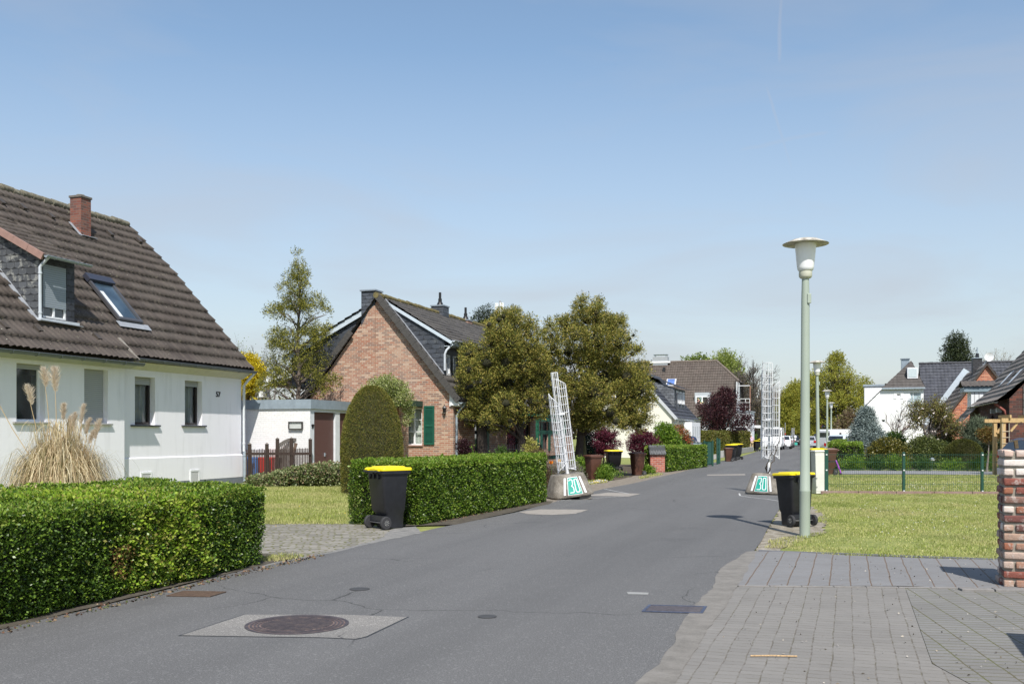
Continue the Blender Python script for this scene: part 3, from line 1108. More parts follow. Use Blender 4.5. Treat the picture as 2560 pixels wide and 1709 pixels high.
def tree(name, label, cat, x, y, clumps, mat, leaf=(0.05, 0.03), per=900, trunk_r=0.14, bark=None, seed=0, group=None, out=.65, up=.25, tuft=6, fill=.25, forks=None, tlen=1.0, base_z=0.0, frac=.6, droop=0.0, lean=(0, 0), squash=1.0, mats=None, mix=None, core=0.0, spray=.45, att=.45, gap=None):
    """Tree thing at (x, y); clumps given in world coordinates."""
    rng = np.random.default_rng(seed); pr = random.Random(seed)
    t = thing(name, label, cat, (x, y, base_z), 0, group)
    cl = [(c[0] - x, c[1] - y, c[2] - base_z, c[3]) for c in clumps]
    V, F = clump_cloud(cl, per, leaf, rng, out, up, tuft, tlen, fill, squash, droop, spray, gap)
    mi = None
    if mats:
        k = len(F) // 1
        mi = (rng.random(k) < mix).astype(int)
        np_mesh('crown', V, F, [mat] + mats, t, mi)
    else:
        np_mesh('crown', V, F, [mat], t)
    mb = MB()
    limbs(mb, (0, 0, 0), cl, trunk_r, bark or m_bark('bark'), pr, frac, forks, lean, att)
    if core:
        km = m_mottle('crown_shade_core', [(.006, .007, .002), (.02, .02, .006), (.045, .04, .012)], 14, .95, .9, 25, .05)  # solid dark cores added per clump, standing for shade inside the crown
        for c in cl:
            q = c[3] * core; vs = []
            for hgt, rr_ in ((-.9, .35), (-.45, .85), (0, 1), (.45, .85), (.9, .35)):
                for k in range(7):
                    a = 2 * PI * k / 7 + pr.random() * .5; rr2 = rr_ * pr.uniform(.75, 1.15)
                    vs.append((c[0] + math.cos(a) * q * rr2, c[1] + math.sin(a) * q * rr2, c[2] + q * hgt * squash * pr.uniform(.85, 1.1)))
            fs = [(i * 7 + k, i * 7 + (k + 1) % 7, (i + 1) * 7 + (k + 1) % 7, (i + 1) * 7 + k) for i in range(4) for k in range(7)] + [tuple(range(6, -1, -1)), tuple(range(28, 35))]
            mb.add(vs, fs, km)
    mb.build('trunk', None, t, smooth=60)
    return t


def envelope(x, y, z0, z1, rfun, n, rng, rc=(0.18, 0.3), hollow=.35, squash=1.0):
    """Random clumps filling a turned envelope: rfun(f) radius at height fraction f."""
    out = []
    for i in range(n):
        f = (i + rng.random()) / n
        R_ = rfun(f)
        a = rng.uniform(0, 2 * PI); rr = R_ * (hollow + (1 - hollow) * rng.random() ** .6)
        c = rng.uniform(*rc)
        out.append((x + math.cos(a) * rr, y + math.sin(a) * rr * squash, z0 + (z1 - z0) * f, c))
    return out


def bush(name, label, cat, x, y, w, d, h, mat, leaf=(0.045, 0.028), per=1100, n=22, seed=0, group=None, z0=0.0, base=0.0, stem=True, flowers=None, fl_n=0, fl_s=0.05, up=.3, rot=0.0, lumpy=0.34, out=.65, bark=None, fill=.25, tuft=6, squash=1.0, spray=.45):
    """Rounded shrub w x d x h metres."""
    rng = random.Random(seed)
    cl = []
    for i in range(n):
        a = rng.uniform(0, 2 * PI); f = rng.random()
        rr = math.sqrt(max(0, 1 - (2 * f - .75) ** 2 * .62)) * rng.uniform(.25, .80)
        c = lumpy * min(w, h, d) * rng.uniform(.75, 1.15)
        cl.append((x + math.cos(a) * rr * (w / 2), y + math.sin(a) * rr * (d / 2), z0 + max(c * .75, f * (h - c)), c))
    t = tree(name, label, cat, x, y, cl, mat, leaf, per, 0.035 + .01 * h, bark, seed, group, out, up, tuft, fill, forks=max(.1, z0 + .1), frac=.5, squash=squash, spray=spray)
    if flowers:
        r = np.random.default_rng(seed + 9)
        C = np.array(cl); k = r.integers(0, len(C), fl_n)
        dd = unit(r.normal(size=(fl_n, 3)) + np.array([0, -.3, .5]))
        P = C[k, :3] + dd * C[k, 3:4] * 1.08 - np.array([x, y, 0])
        ti = np.repeat(np.arange(fl_n), 5)
        V, F = leaf_quads(P[ti], r.normal(size=(len(ti), 3)) + dd[ti], fl_s, fl_s * .8, r)
        np_mesh('blossom', V, F, [flowers], t)
    return t


def bare_tree(name, label, cat, x, y, h, spread=0.42, mat=None, seed=0, r0=0.16, levels=5, buds=None, bud_n=0, bud_s=0.07, group=None, trunk_f=.28, lean=0.0, kids=(3, 4)):
    """Leafless or barely leafing tree: forking twigs down to thin ones."""
    rng = random.Random(seed)
    t = thing(name, label, cat, (x, y, 0), 0, group)
    mb = MB(); tips = []
    mat = mat or m_bark('grey_bark', (0.16, 0.135, 0.115))
    def grow(p, d, L, r, lv):
        n = 3 if lv > 1 else 2
        pts = [p]; q = p.copy(); dd = d.copy()
        for i in range(n):
            dd = (dd + Vector((rng.gauss(0, .13), rng.gauss(0, .13), rng.gauss(0.03, .08)))).normalized()
            q = q + dd * (L / n); pts.append(q.copy())
        mb.tube(pts, [r * (1 - .4 * i / n) for i in range(n + 1)], 6 if lv >= levels - 1 else (4 if lv > 2 else 3), mat, caps=False)
        if lv <= 2:
            for w in pts[1:]: tips.append(w.copy())
        if lv <= 0: return
        k = rng.randint(*kids)
        for j in range(k):
            f = rng.uniform(.35, 1.0) if j else 1.0
            i0 = min(n - 1, int(f * n)); o = pts[i0].lerp(pts[i0 + 1], f * n - i0)
            a = rng.uniform(0, 2 * PI); sp = spread * rng.uniform(.6, 1.35) * (1.0 if j else .45)
            s = dd.orthogonal().normalized(); s2 = dd.cross(s)
            nd = (dd + (s * math.cos(a) + s2 * math.sin(a)) * sp * 1.5 + Vector((0, 0, .12))).normalized()
            grow(o, nd, L * rng.uniform(.58, .82), r * .58, lv - 1)
    grow(Vector((0, 0, 0)), Vector((lean, 0, 1)).normalized(), h * trunk_f, r0, levels)
    zs = max(v[2] for v in mb.v)
    s = h / zs
    mb.v = [(a[0] * s, a[1] * s, a[2] * s) for a in mb.v]
    mb.build('trunk', None, t)
    if buds and bud_n:
        r = np.random.default_rng(seed)
        T = np.array([tuple(p * s) for p in tips]); k = r.integers(0, len(T), bud_n)
        P = T[k] + r.normal(0, bud_s * 1.6, (bud_n, 3))
        V, F = leaf_quads(P, r.normal(size=(bud_n, 3)) + [0, 0, .3], bud_s * r.uniform(.6, 1.3, bud_n), bud_s * .7, r)
        np_mesh('crown', V, F, [buds], t)
    return t


def grass_patch(name, label, poly, dens, mat, h=(0.03, 0.07), w=0.006, seed=0, hole=None, hfun=None, kind='stuff', flowers=None, fl_n=0):
    """Grass blades over a world-space polygon: one countless object."""
    rng = np.random.default_rng(seed)
    q = np.array(poly, float)
    lo = q.min(0); hi = q.max(0)
    n = int((hi - lo).prod() * dens)
    p = lo + rng.random((n, 2)) * (hi - lo)
    ins = np.zeros(n, bool)
    j = len(q) - 1
    for i in range(len(q)):
        xi, yi = q[i]; xj, yj = q[j]
        c = ((yi > p[:, 1]) != (yj > p[:, 1])) & (p[:, 0] < (xj - xi) * (p[:, 1] - yi) / (yj - yi + 1e-12) + xi)
        ins ^= c; j = i
    p = p[ins]
    P3 = np.stack([p[:, 0], p[:, 1], np.zeros(len(p))], 1)
    patch = noise3(P3, 1.3, seed) + .6 * noise3(P3, 5.0, seed + 1)
    keep = rng.random(len(p)) < np.clip(.75 + patch * .35, .15, 1)
    P3 = P3[keep]; patch = patch[keep]; n = len(P3)
    D = np.stack([rng.normal(0, .45, n), rng.normal(0, .45, n), np.ones(n)], 1)
    H = rng.uniform(*h, n) * np.clip(1 + patch * .35, .5, 1.6)
    S = unit(np.stack([rng.normal(size=n), rng.normal(size=n), np.zeros(n)], 1))
    W = w * rng.uniform(.6, 1.5, n)[:, None]
    P3[:, 2] = 0.004
    V = np.empty((n, 3, 3)); V[:, 0] = P3 - S * W; V[:, 1] = P3 + S * W; V[:, 2] = P3 + unit(D) * H[:, None]
    c = q.mean(0)
    o = np_mesh(name, V.reshape(-1, 3) - [c[0], c[1], 0], np.arange(n * 3).reshape(-1, 3), [mat], None)
    o.location = (c[0], c[1], 0)
    tag(o, label, 'grass', kind=kind)
    return o


# ---------------------------------------------------------------- street objects
def wheelie_bin(label, x, y, rot, body, lid, s=(1, 1, 1), group=None, tilt=0.0, open_lid=False, z=0.0, lid_label=None, wheel_parts=True):
    t = thing('wheelie_bin', label, 'wheelie bin', (x, y, z), 0, group, rot=(tilt, 0, rot))
    t.scale = s
    mb = MB()
    mb.loft([(0.015, -.165, .165, -.10, .19, .03), (0.05, -.17, .17, -.115, .2, .035), (0.23, -.175, .175, -.135, .21, .04), (0.29, -.205, .205, -.19, .215, .045),
             (0.80, -.232, .232, -.238, .252, .05), (0.835, -.236, .236, -.243, .257, .05), (0.838, -.262, .262, -.262, .29, .06), (0.885, -.266, .266, -.266, .295, .06)], body, 4)
    for sx in (-.12, 0, .12):      # comb and ribs under the rim at the front and back
        mb.box(sx - .012, sx + .012, -.275, -.24, .76, .838, body)
        mb.box(sx - .012, sx + .012, .25, .285, .79, .838, body)
    mb.box(-.2, .2, -.205, -.118, .12, .2, body)
    mb.build('body', None, t, smooth=40)
    lm = MB()
    if not open_lid:
        lm.loft([(0.887, -.272, .272, -.275, .315, .06), (0.915, -.272, .272, -.275, .315, .06), (0.93, -.262, .262, -.262, .300, .06), (0.934, -.2, .2, -.2, .23, .05), (0.948, -.19, .19, -.19, .22, .05), (0.95, -.17, .17, -.17, .2, .04)], lid, 4)
        lm.box(-.1, .1, .305, .34, .89, .925, lid)
        for sx in (-.15, .15): lm.tube([(sx - .035, -.29, .9), (sx + .035, -.29, .9)], .027, 8, lid)
    else:
        # lid thrown back, hanging behind the body
        lm.T = Matrix.Translation((0, -.30, .89)) @ Matrix.Rotation(R(-196), 4, 'X') @ Matrix.Translation((0, .30, -.89))
        lm.loft([(0.887, -.272, .272, -.275, .315, .06), (0.915, -.272, .272, -.275, .315, .06), (0.93, -.262, .262, -.262, .300, .06), (0.95, -.17, .17, -.17, .2, .04)], lid, 4)
    lo = lm.build('lid', None, t, smooth=40)
    if lid_label: lo['label'] = lid_label
    hm = MB()
    hm.tube([(-.2, -.262, .86), (-.2, -.32, .875), (.2, -.32, .875), (.2, -.262, .86)], .015, 8, body)
    hm.box(-.055, .055, -.32, -.26, .84, .868, body)
    hm.build('handle', None, t, smooth=40)
    ax = MB(); ax.tube([(-.25, -.19, .1), (.25, -.19, .1)], .011, 6, m_paint('axle_steel', (.25, .25, .26), .4, .1, .6)); ax.build('axle', None, t)
    for sx in (-1, 1):
        w = MB()
        w.lathe([(.052, -.024), (.088, -.026), (.1, -.014), (.1, .014), (.088, .026), (.052, .024)], (sx * .237, -.19, .1), 20, RUBBER, 'X')
        wo_ = w.build('wheel', None, t, smooth=40)
        h = MB()
        h.lathe([(.02, -.029), (.05, -.026), (.05, .026), (.02, .029)], (sx * .237, -.19, .1), 14, m_paint('hub_plastic', (.035, .035, .037), .5), 'X')
        for k in range(8):
            a = k * PI / 4
            h.bar((sx * (.237 + .028), -.19 + .014 * math.cos(a), .1 + .014 * math.sin(a)), (sx * (.237 + .028), -.19 + .046 * math.cos(a), .1 + .046 * math.sin(a)), .007, .007, m_paint('hub_spoke', (.25, .25, .24), .5))
        h.build('hub', None, wo_, smooth=40)
    return t


def street_lamp_proto(h=4.7):
    t = thing('street_lamp', 'x', 'street lamp')
    green = m_paint('lamp_post_green', (0.32, 0.37, 0.31), 0.45, 0.07, 0.0, 1.2)
    p = MB()
    p.lathe([(.082, -.05), (.082, .70), (.086, .715), (.079, .73), (.071, 2.0), (.064, h - 1.0), (.055, h - .62)], (0, 0, 0), 24, green)
    p.build('post', None, t, smooth=40)
    b = MB(); b.box(.01, .07, -.085, -.045, h - 1.03, h - .88, green); b.build('fuse_box', None, t, bevel=.006)
    c = MB(); cream = m_paint('lamp_collar', (0.55, 0.55, 0.45), .5)
    c.lathe([(.05, h - .64), (.085, h - .625), (.102, h - .60), (.102, h - .525), (.09, h - .515)], (0, 0, 0), 24, cream)
    c.build('collar', None, t, smooth=40)
    g = MB(); opal = m_paint('opal_glass', (0.86, 0.86, 0.87), 0.22, 0.03)
    g.lathe([(.10, h - .516), (.118, h - .50), (.13, h - .46), (.158, h - .18), (.168, h - .075), (.168, h - .03)], (0, 0, 0), 28, opal)
    g.build('lamp_glass', None, t, smooth=50)
    d = MB()
    cap = NT('weathered_cap')
    n1 = cap.noise(cap.co(), 7, 6, .7)
    cap.color(cap.ramp(n1, [(.35, (.16, .14, .11)), (.5, (.45, .42, .36)), (.62, (.66, .63, .56)), (.75, (.3, .24, .14))])); cap.rough(.85); cap.bump(n1, .4, .01)
    d.lathe([(.30, h - .088), (.353, h - .094), (.357, h - .088), (.30, h - .062), (.2, h - .02), (.12, h - .003), (.02, h)], (0, 0, 0), 36, cap.m)
    d.lathe([(.165, h - .07), (.30, h - .088)], (0, 0, 0), 36, cap.m, cap=False)
    d.build('lamp_cap', None, t, smooth=50)
    return t


def trellis_shell(mb, cx, cy, r, a0, a1, zb, zt, cut_t, cut_b, mat, rods=7, pitch=.2, rr=.0082):
    """Curved grid panel; cut_t/cut_b: z offsets at the two ends of the arc."""
    A = [a0 + (a1 - a0) * i / (rods - 1) for i in range(rods)]
    tops = []; bots = []
    for i, a in enumerate(A):
        f = i / (rods - 1)
        x, y = cx + r * math.cos(a), cy + r * math.sin(a)
        t_ = zt + cut_t[0] * (1 - f) + cut_t[1] * f; b_ = zb + cut_b[0] * (1 - f) + cut_b[1] * f
        k = 1.7 if i in (0, rods - 1) else 1.0
        mb.tube([(x, y, b_), (x, y, t_)], rr * k, 5, mat)
        tops.append((x, y, t_)); bots.append((x, y, b_))
    mb.tube(tops, rr * 1.2, 5, mat); mb.tube(bots, rr * 1.2, 5, mat)
    z = zb + .08
    while z < zt + max(cut_t) - .03:
        seg = [(p, q) for p, q in zip(tops, bots)]
        run = [(p[0] * 1.0, p[1], z) for p, q in seg if q[2] - .01 <= z <= p[2] + .01]
        if len(run) > 1:
            run = [(cx + (x - cx) * 1.05, cy + (y - cy) * 1.05, zz) for x, y, zz in run]
            mb.tube(run, rr, 5, mat)
        z += pitch


def speed_block(label, x, y, rot, tilt, full=True, group=None, sc=1.0, lift=0.0):
    """Concrete frustum with a 30 sign and white grid columns."""
    t = thing('traffic_calming_block', label, 'traffic block', (x, y, lift), 0, group, rot=(0, tilt, rot))
    t.scale = (sc, sc, sc)
    conc = m_mottle('weathered_concrete', [(.05, .045, .035), (.12, .105, .085), (.22, .2, .17), (.34, .31, .27)], 3.5, .95, .7, 45, .012)
    B, Tt, H = .53, .37, .58
    mb = MB()
    mb.loft([(0.03, -B * .985, B * .985, -B * .985, B * .985, .2), (.06, -B, B, -B, B, .21), (H - .03, -Tt - .012, Tt + .012, -Tt - .012, Tt + .012, .17), (H, -Tt + .02, Tt - .02, -Tt + .02, Tt - .02, .15)], conc, 3)
    mb.build('concrete_base', None, t, smooth=30)
    white = m_paint('sign_white', (.74, .75, .76), .5, .06)
    teal = m_paint('sign_teal', (.02, .33, .25), .45, .12, 0, 9)
    def face(a, h, off=.004):
        yy = B - (B - Tt - .012) * (h - .06) / (H - .09)
        return Vector((a, -(yy + .004 + off), h))
    def patch(pts, off, mat, mb_, th=.006):
        n = Vector((0, -1, (B - Tt) / H)).normalized() * th
        mb_.prism([tuple(face(a, h, off)) for a, h in pts], tuple(n), mat)
    s = MB()
    patch([(-.195, .085), (.195, .085), (.13, .515), (-.13, .515)], 0, white, s)
    patch([(-.18, .10), (.18, .10), (.118, .50), (-.118, .50)], .0065, teal, s)
    s.build('speed_sign', None, t)
    dg = MB()
    def stroke(path, w=.022):
        for (a, b) in zip(path[:-1], path[1:]):
            p = face(a[0], a[1], .0165); q = face(b[0], b[1], .0165)
            dg.bar(p, q, .008, w, white, up=(1, 0, 0)) if False else None
            d = (q - p).normalized(); nn = Vector((0, -1, (B - Tt) / H)).normalized(); sd_ = d.cross(nn).normalized() * w / 2
            e = d * w * .35
            dg.prism([tuple(p - sd_ - e), tuple(q - sd_ + e), tuple(q + sd_ + e), tuple(p + sd_ - e)], tuple(nn * .003), white)
    stroke([(-.105, .435), (-.085, .46), (-.04, .46), (-.022, .44), (-.026, .345), (-.06, .30), (-.022, .27), (-.018, .17), (-.04, .145), (-.12, .145)])
    stroke([(.03, .44), (.045, .46), (.085, .46), (.1, .44), (.13, .17), (.115, .145), (.05, .145), (.032, .17), (.03, .44)])
    dg.build('speed_number', None, t)
    for sx in (-1, 1):
        st = MB()
        patch([(sx * .245, .10), (sx * .30, .10), (sx * .215, .51), (sx * .165, .51)], 0, white, st)
        st.build('reflective_stripe', None, t)
    pm = MB()
    wt = m_paint('grid_white', (.66, .67, .69), .4, .16, 0, 10)
    top = 2.1 if full else 2.0
    pm.tube([(.02, 0, H - .05), (.02, 0, H + .62)], .042, 10, wt)
    pm.tube([(.02, 0, H + .6), (.02, 0, H + 2.0)], .022, 8, m_paint('galvanised_steel', (.42, .46, .5), .4, .15, .4))
    pm.build('pole', None, t, smooth=50)
    bk = MB(); bk.bar((-.05, -.09, H + 1.5), (.11, -.09, H + 1.5), .03, .045, wt); bk.bar((.03, -.09, H + 1.5), (.03, .02, H + 1.5), .03, .03, wt); bk.build('bracket', None, t)
    return t, H, wt


def person(label, x, y, rot, shirt, trousers, hair, h=1.72, lean=0.0, pose='reach', grp=None):
    """Standing figure grown from a jointed skeleton; clothing and hair are children."""
    t = thing('person', label, 'person', (x, y, 0), rot, grp)
    k = h / 1.75
    skin = m_paint('skin', (.46, .27, .2), .6, .08)
    def skinned(name, verts, edges, radii, mat, sub=2):
        me = bpy.data.meshes.new(name)
        me.from_pydata([tuple(Vector(v) * k) for v in verts], edges, [])
        me.materials.append(mat)
        o = bpy.data.objects.new(name, me); COL.objects.link(o); o.parent = t
        m = o.modifiers.new('skin', 'SKIN')
        sv = me.skin_vertices[0].data
        for i, r in enumerate(radii):
            rr = r if isinstance(r, tuple) else (r, r)
            sv[i].radius = (rr[0] * k, rr[1] * k); sv[i].use_root = (i == 0)
        m.use_smooth_shade = True
        s = o.modifiers.new('smooth', 'SUBSURF'); s.levels = sub; s.render_levels = sub
        return o
    lz = lean
    # joints: pelvis, spine, chest, neck, head, arms (reaching forward and down), legs
    ha = (-.30, .34, .98) if pose == 'reach' else (-.25, .05, .80)
    hb = (.27, .20, .86) if pose == 'reach' else (.25, .05, .80)
    V = [(0, 0, .95), (0, lz * .3, 1.12), (0, lz * .7, 1.32), (0, lz, 1.47), (0, lz * 1.15, 1.55), (0, lz * 1.25 + .01, 1.66),
         (-.19, lz * .8, 1.40), (-.26, lz * .8 + .10, 1.17), ha, (.19, lz * .8, 1.40), (.27, lz * .8 + .04, 1.14), hb,
         (-.1, 0, .88), (-.12, .02, .50), (-.13, -.02, .09), (-.14, .13, .04), (.1, 0, .88), (.12, .02, .50), (.14, -.02, .09), (.15, .13, .04)]
    E = [(0, 1), (1, 2), (2, 3), (3, 4), (4, 5), (2, 6), (6, 7), (7, 8), (2, 9), (9, 10), (10, 11), (0, 12), (12, 13), (13, 14), (14, 15), (0, 16), (16, 17), (17, 18), (18, 19)]
    Rd = [(.15, .11), (.14, .10), (.17, .11), .06, .055, (.075, .09), .055, .042, .03, .055, .042, .03, .085, .058, .04, .035, .085, .058, .04, .035]
    for base in (8, 11):
        b = V[base]
        for fx, fz, fy, L in ((-.03, -.02, .03, .06), (-.012, -.03, .045, .08), (.004, -.034, .045, .085), (.02, -.03, .04, .075), (.035, -.005, .02, .05)):
            i = len(V)
            V.append((b[0] + fx, b[1] + fy, b[2] + fz)); V.append((b[0] + fx * 1.2, b[1] + fy + L * .5, b[2] + fz - L * .5))
            E += [(base, i), (i, i + 1)]; Rd += [.011, .008]
    skinned('body', V, E, Rd, skin, 1)
    sv = [V[0], V[1], V[2], V[3], V[6], V[7], tuple(Vector(V[7]).lerp(Vector(V[8]), .8)), V[9], V[10], tuple(Vector(V[10]).lerp(Vector(V[11]), .8))]
    skinned('shirt', sv, [(0, 1), (1, 2), (2, 3), (2, 4), (4, 5), (5, 6), (2, 7), (7, 8), (8, 9)], [(.175, .13), (.17, .125), (.195, .13), .07, .075, .062, .045, .075, .062, .045], shirt)
    tv = [(0, 0, .97), V[12], V[13], (V[14][0], V[14][1], .07), V[16], V[17], (V[18][0], V[18][1], .07)]
    skinned('trousers', tv, [(0, 1), (1, 2), (2, 3), (0, 4), (4, 5), (5, 6)], [(.165, .125), .105, .08, .062, .105, .08, .062], trousers)
    hb_ = MB(); hb_.lathe([(.02, .115), (.06, .10), (.088, .05), (.09, 0), (.075, -.045), (.05, -.06)], (0, lz * 1.25 - .012, 1.66), 14, hair)
    hb_.v = [tuple(Vector(v) * k) for v in hb_.v]; hb_.build('hair', None, t, smooth=60)
    for sx, foot in ((-1, V[14]), (1, V[18])):
        sh = MB(); sh.loft([(0, foot[0] * k - .05, foot[0] * k + .05, -.09, .19, .045), (.05, foot[0] * k - .048, foot[0] * k + .048, -.09, .17, .045), (.1, foot[0] * k - .04, foot[0] * k + .04, -.08, .05, .03)], m_paint('shoe', (.03, .028, .027)))
        sh.build('shoe', None, t, smooth=50)
    return t


def car(name, label, cat, x, y, rot, paint, kind='hatch', L=4.1, W=1.74, H=1.48, group=None, plate=True, z=0.0):
    """Vehicle: local +X is its front."""
    t = thing(name, label, cat, (x, y, z), rot, group)
    h = L / 2
    if kind == 'hatch':
        prof = [(-h, .35), (-h + .02, .62), (-h + .06, .95), (-h + .35, H - .12), (-h + .7, H - .02), (-.1, H), (.45, H - .07), (1.25, 1.0), (h - .25, .82), (h - .05, .66), (h, .5), (h - .03, .28)]
        ws = [(.47, H - .09), (1.22, 1.01)]; bs = [(-h + .10, .98), (-h + .34, H - .13)]
        side = [(-h + .35, .98), (-h + .52, H - .15), (-.1, H - .1), (.38, H - .15), (1.0, .99)]; belt = .93
    elif kind == 'suv':
        prof = [(-h, .38), (-h + .02, .7), (-h + .05, 1.05), (-h + .30, H - .14), (-h + .6, H - .02), (-.2, H), (.55, H - .07), (1.25, 1.12), (h - .2, .98), (h - .04, .75), (h, .5), (h - .03, .3)]
        ws = [(.58, H - .09), (1.2, 1.14)]; bs = [(-h + .08, 1.08), (-h + .29, H - .16)]
        side = [(-h + .32, 1.08), (-h + .48, H - .18), (-.2, H - .12), (.48, H - .16), (1.0, 1.1)]; belt = 1.02
    elif kind == 'estate':
        prof = [(-h, .35), (-h + .02, .62), (-h + .06, .95), (-h + .45, H - .10), (-h + .8, H - .02), (-.1, H), (.45, H - .07), (1.25, .98), (h - .3, .82), (h - .05, .66), (h, .5), (h - .03, .28)]
        ws = [(.47, H - .09), (1.22, .99)]; bs = [(-h + .10, .98), (-h + .43, H - .12)]
        side = [(-h + .5, .98), (-h + .72, H - .15), (-.1, H - .1), (.38, H - .15), (1.0, .97)]; belt = .91
    else:      # van
        prof = [(-h, .4), (-h, 1.3), (-h + .05, H - .1), (-h + .2, H), (h - 1.9, H), (h - 1.55, H - .1), (h - .85, 1.38), (h - .25, 1.12), (h - .05, .8), (h, .5), (h - .03, .3)]
        ws = [(h - 1.53, H - .14), (h - .87, 1.4)]; bs = [(-h + .01, 1.35), (-h + .04, H - .3)]
        side = [(h - 2.3, 1.3), (h - 2.25, H - .42), (h - 1.6, H - .42), (h - 1.0, 1.32)]; belt = 1.2
    def yy(zv, off=0.0):
        w = W / 2
        if zv > belt: w *= 1 - (.17 if kind != 'van' else .10) * (zv - belt) / (H - belt)
        elif zv < .5: w *= 1 - .05 * (.5 - zv) / .3
        return w + off
    mb = MB(); n = len(prof)
    vs = [(px_, -yy(pz), pz) for px_, pz in prof] + [(px_, yy(pz), pz) for px_, pz in prof]
    fs = [tuple(range(n)), tuple(range(2 * n - 1, n - 1, -1))] + [(i, n + i, n + (i + 1) % n, (i + 1) % n) for i in range(n)]
    mb.add(vs, fs, paint)
    mb.build('body', None, t, bevel=.045, smooth=45)
    gm = m_glass('car_glass', (.012, .014, .016), .03)
    def slab(nm, a, b, mat, inset=.12, out=.012):
        (x0, z0), (x1, z1) = a, b
        d = Vector((x1 - x0, 0, z1 - z0)).normalized(); nn = Vector((-d.z, 0, d.x))
        if (nn.z < 0): nn = -nn
        if nm == 'rear_window': nn = Vector((-abs(nn.x), 0, abs(nn.z)))
        q = [(x0, -yy(z0) + inset, z0), (x1, -yy(z1) + inset, z1), (x1, yy(z1) - inset, z1), (x0, yy(z0) - inset, z0)]
        g = MB(); g.prism([tuple(Vector(p) + nn * .002) for p in q], tuple(nn * out), mat); g.build(nm, None, t)
    slab('windscreen', ws[0], ws[1], gm); slab('rear_window', bs[0], bs[1], gm)
    for sgn in (-1, 1):
        g = MB(); g.prism([(a, sgn * yy(b, .003), b) for a, b in side], (0, sgn * .01, 0), gm); o = g.build('side_window', None, t)
        m2 = MB(); xm = side[-1][0] - .12
        m2.loft([(side[-1][1] + .02, xm - .06, xm + .1, sgn * (W / 2) if sgn > 0 else -W / 2 - .2, W / 2 + .2 if sgn > 0 else -W / 2, .03), (side[-1][1] + .15, xm - .05, xm + .08, sgn * (W / 2) if sgn > 0 else -W / 2 - .18, W / 2 + .18 if sgn > 0 else -W / 2, .03)], paint)
        m2.build('wing_mirror', None, t, smooth=40)
        hl = MB(); hl.prism([(h - .36, sgn * (W / 2 - .04), .83), (h - .05, sgn * (W / 2 - .22), .70), (h - .02, sgn * (W / 2 - .26), .60), (h - .25, sgn * (W / 2 - .01), .66)], (.02, sgn * .03, .01), m_paint('lamp_lens', (.6, .63, .66), .08)); hl.build('headlight', None, t)
        tl = MB(); tl.box(-h - .012, -h + .22, sgn * (W / 2 - .26), sgn * (W / 2 + .006), belt - .22 if kind != 'van' else .8, belt + .02, m_paint('tail_lamp_red', (.45, .01, .012), .2)); tl.build('tail_light', None, t, bevel=.01)
        for wx in (-h + .78, h - .82):
            w = MB(); rr = .315 if kind != 'van' else .34
            w.lathe([(.2, -.09), (rr - .03, -.1), (rr, -.07), (rr, .07), (rr - .03, .1), (.2, .09)], (wx, sgn * (W / 2 - .075), rr), 24, RUBBER, 'Y')
            wo_ = w.build('wheel', None, t, smooth=40)
            r_ = MB(); r_.lathe([(.03, -.085), (.2, -.098), (.2, .098), (.03, .085)], (wx, sgn * (W / 2 - .072), rr), 16, m_paint('rim_silver', (.4, .41, .43), .35, .1, .6), 'Y'); r_.build('rim', None, wo_)
            a_ = MB(); a_.lathe([(rr + .055, -.004), (rr + .055, .004)], (wx, sgn * (W / 2 + .002), rr + .01), 24, BLACKPL, 'Y'); a_.build('wheel_arch', None, t)
    gr_ = MB(); gr_.box(h - .02, h + .012, -.45, .45, .34, .46, BLACKPL); gr_.box(h - .03, h + .006, -.3, .3, .56, .62, BLACKPL); gr_.build('grille', None, t, bevel=.01)
    if plate:
        for sx, zz in ((1, .48), (-1, .62)):
            p = MB(); p.box(sx * (h + .012), sx * (h + .02), -.26, .26, zz, zz + .11, WHITE_PAINT); p.build('number_plate', None, t)
    return t

# ================================================================ GROUND AND STREET
def sheet(name, pts, z, mat, kind='structure', rot=0.0, label=None, cat=None):
    """Flat polygon; its object is turned to the street so textures line up."""
    c = np.mean(pts, 0)
    me = bpy.data.meshes.new(name)
    ca, sa = math.cos(-rot), math.sin(-rot)
    me.from_pydata([((x - c[0]) * ca - (y - c[1]) * sa, (x - c[0]) * sa + (y - c[1]) * ca, 0) for x, y in pts], [], [tuple(range(len(pts)))])
    me.update()
    if me.polygons[0].normal.z < 0:
        me.flip_normals()
    o = finish(me, name, None, [mat])
    o.location = (c[0], c[1], z); o.rotation_euler = (0, 0, rot)
    tag(o, label, cat, None, kind)
    return o


def rag(pts, amp=0.04, step=0.25, seed=0, closed=True):
    """Break long straight edges into slightly ragged ones."""
    rng = random.Random(seed); out = []
    n = len(pts)
    for i in range(n):
        a = pts[i]; b = pts[(i + 1) % n]
        L = math.hypot(b[0] - a[0], b[1] - a[1]); k = max(1, min(60, int(L / step)))
        nx, ny = -(b[1] - a[1]) / max(L, 1e-6), (b[0] - a[0]) / max(L, 1e-6)
        w = 0
        for j in range(k):
            w = w * .6 + rng.uniform(-amp, amp)
            f = j / k; o = 0 if j == 0 else w
            out.append((a[0] + (b[0] - a[0]) * f + nx * o, a[1] + (b[1] - a[1]) * f + ny * o))
    return out


G_LAWN = m_mottle('lawn', [(.10, .12, .028), (.17, .20, .045), (.24, .255, .07), (.34, .32, .12)], 1.6, .95, .8, 45, .03)
sheet('ground', [(-1500, -300), (1500, -300), (1500, 2500), (-1500, 2500)], -.022, G_LAWN)

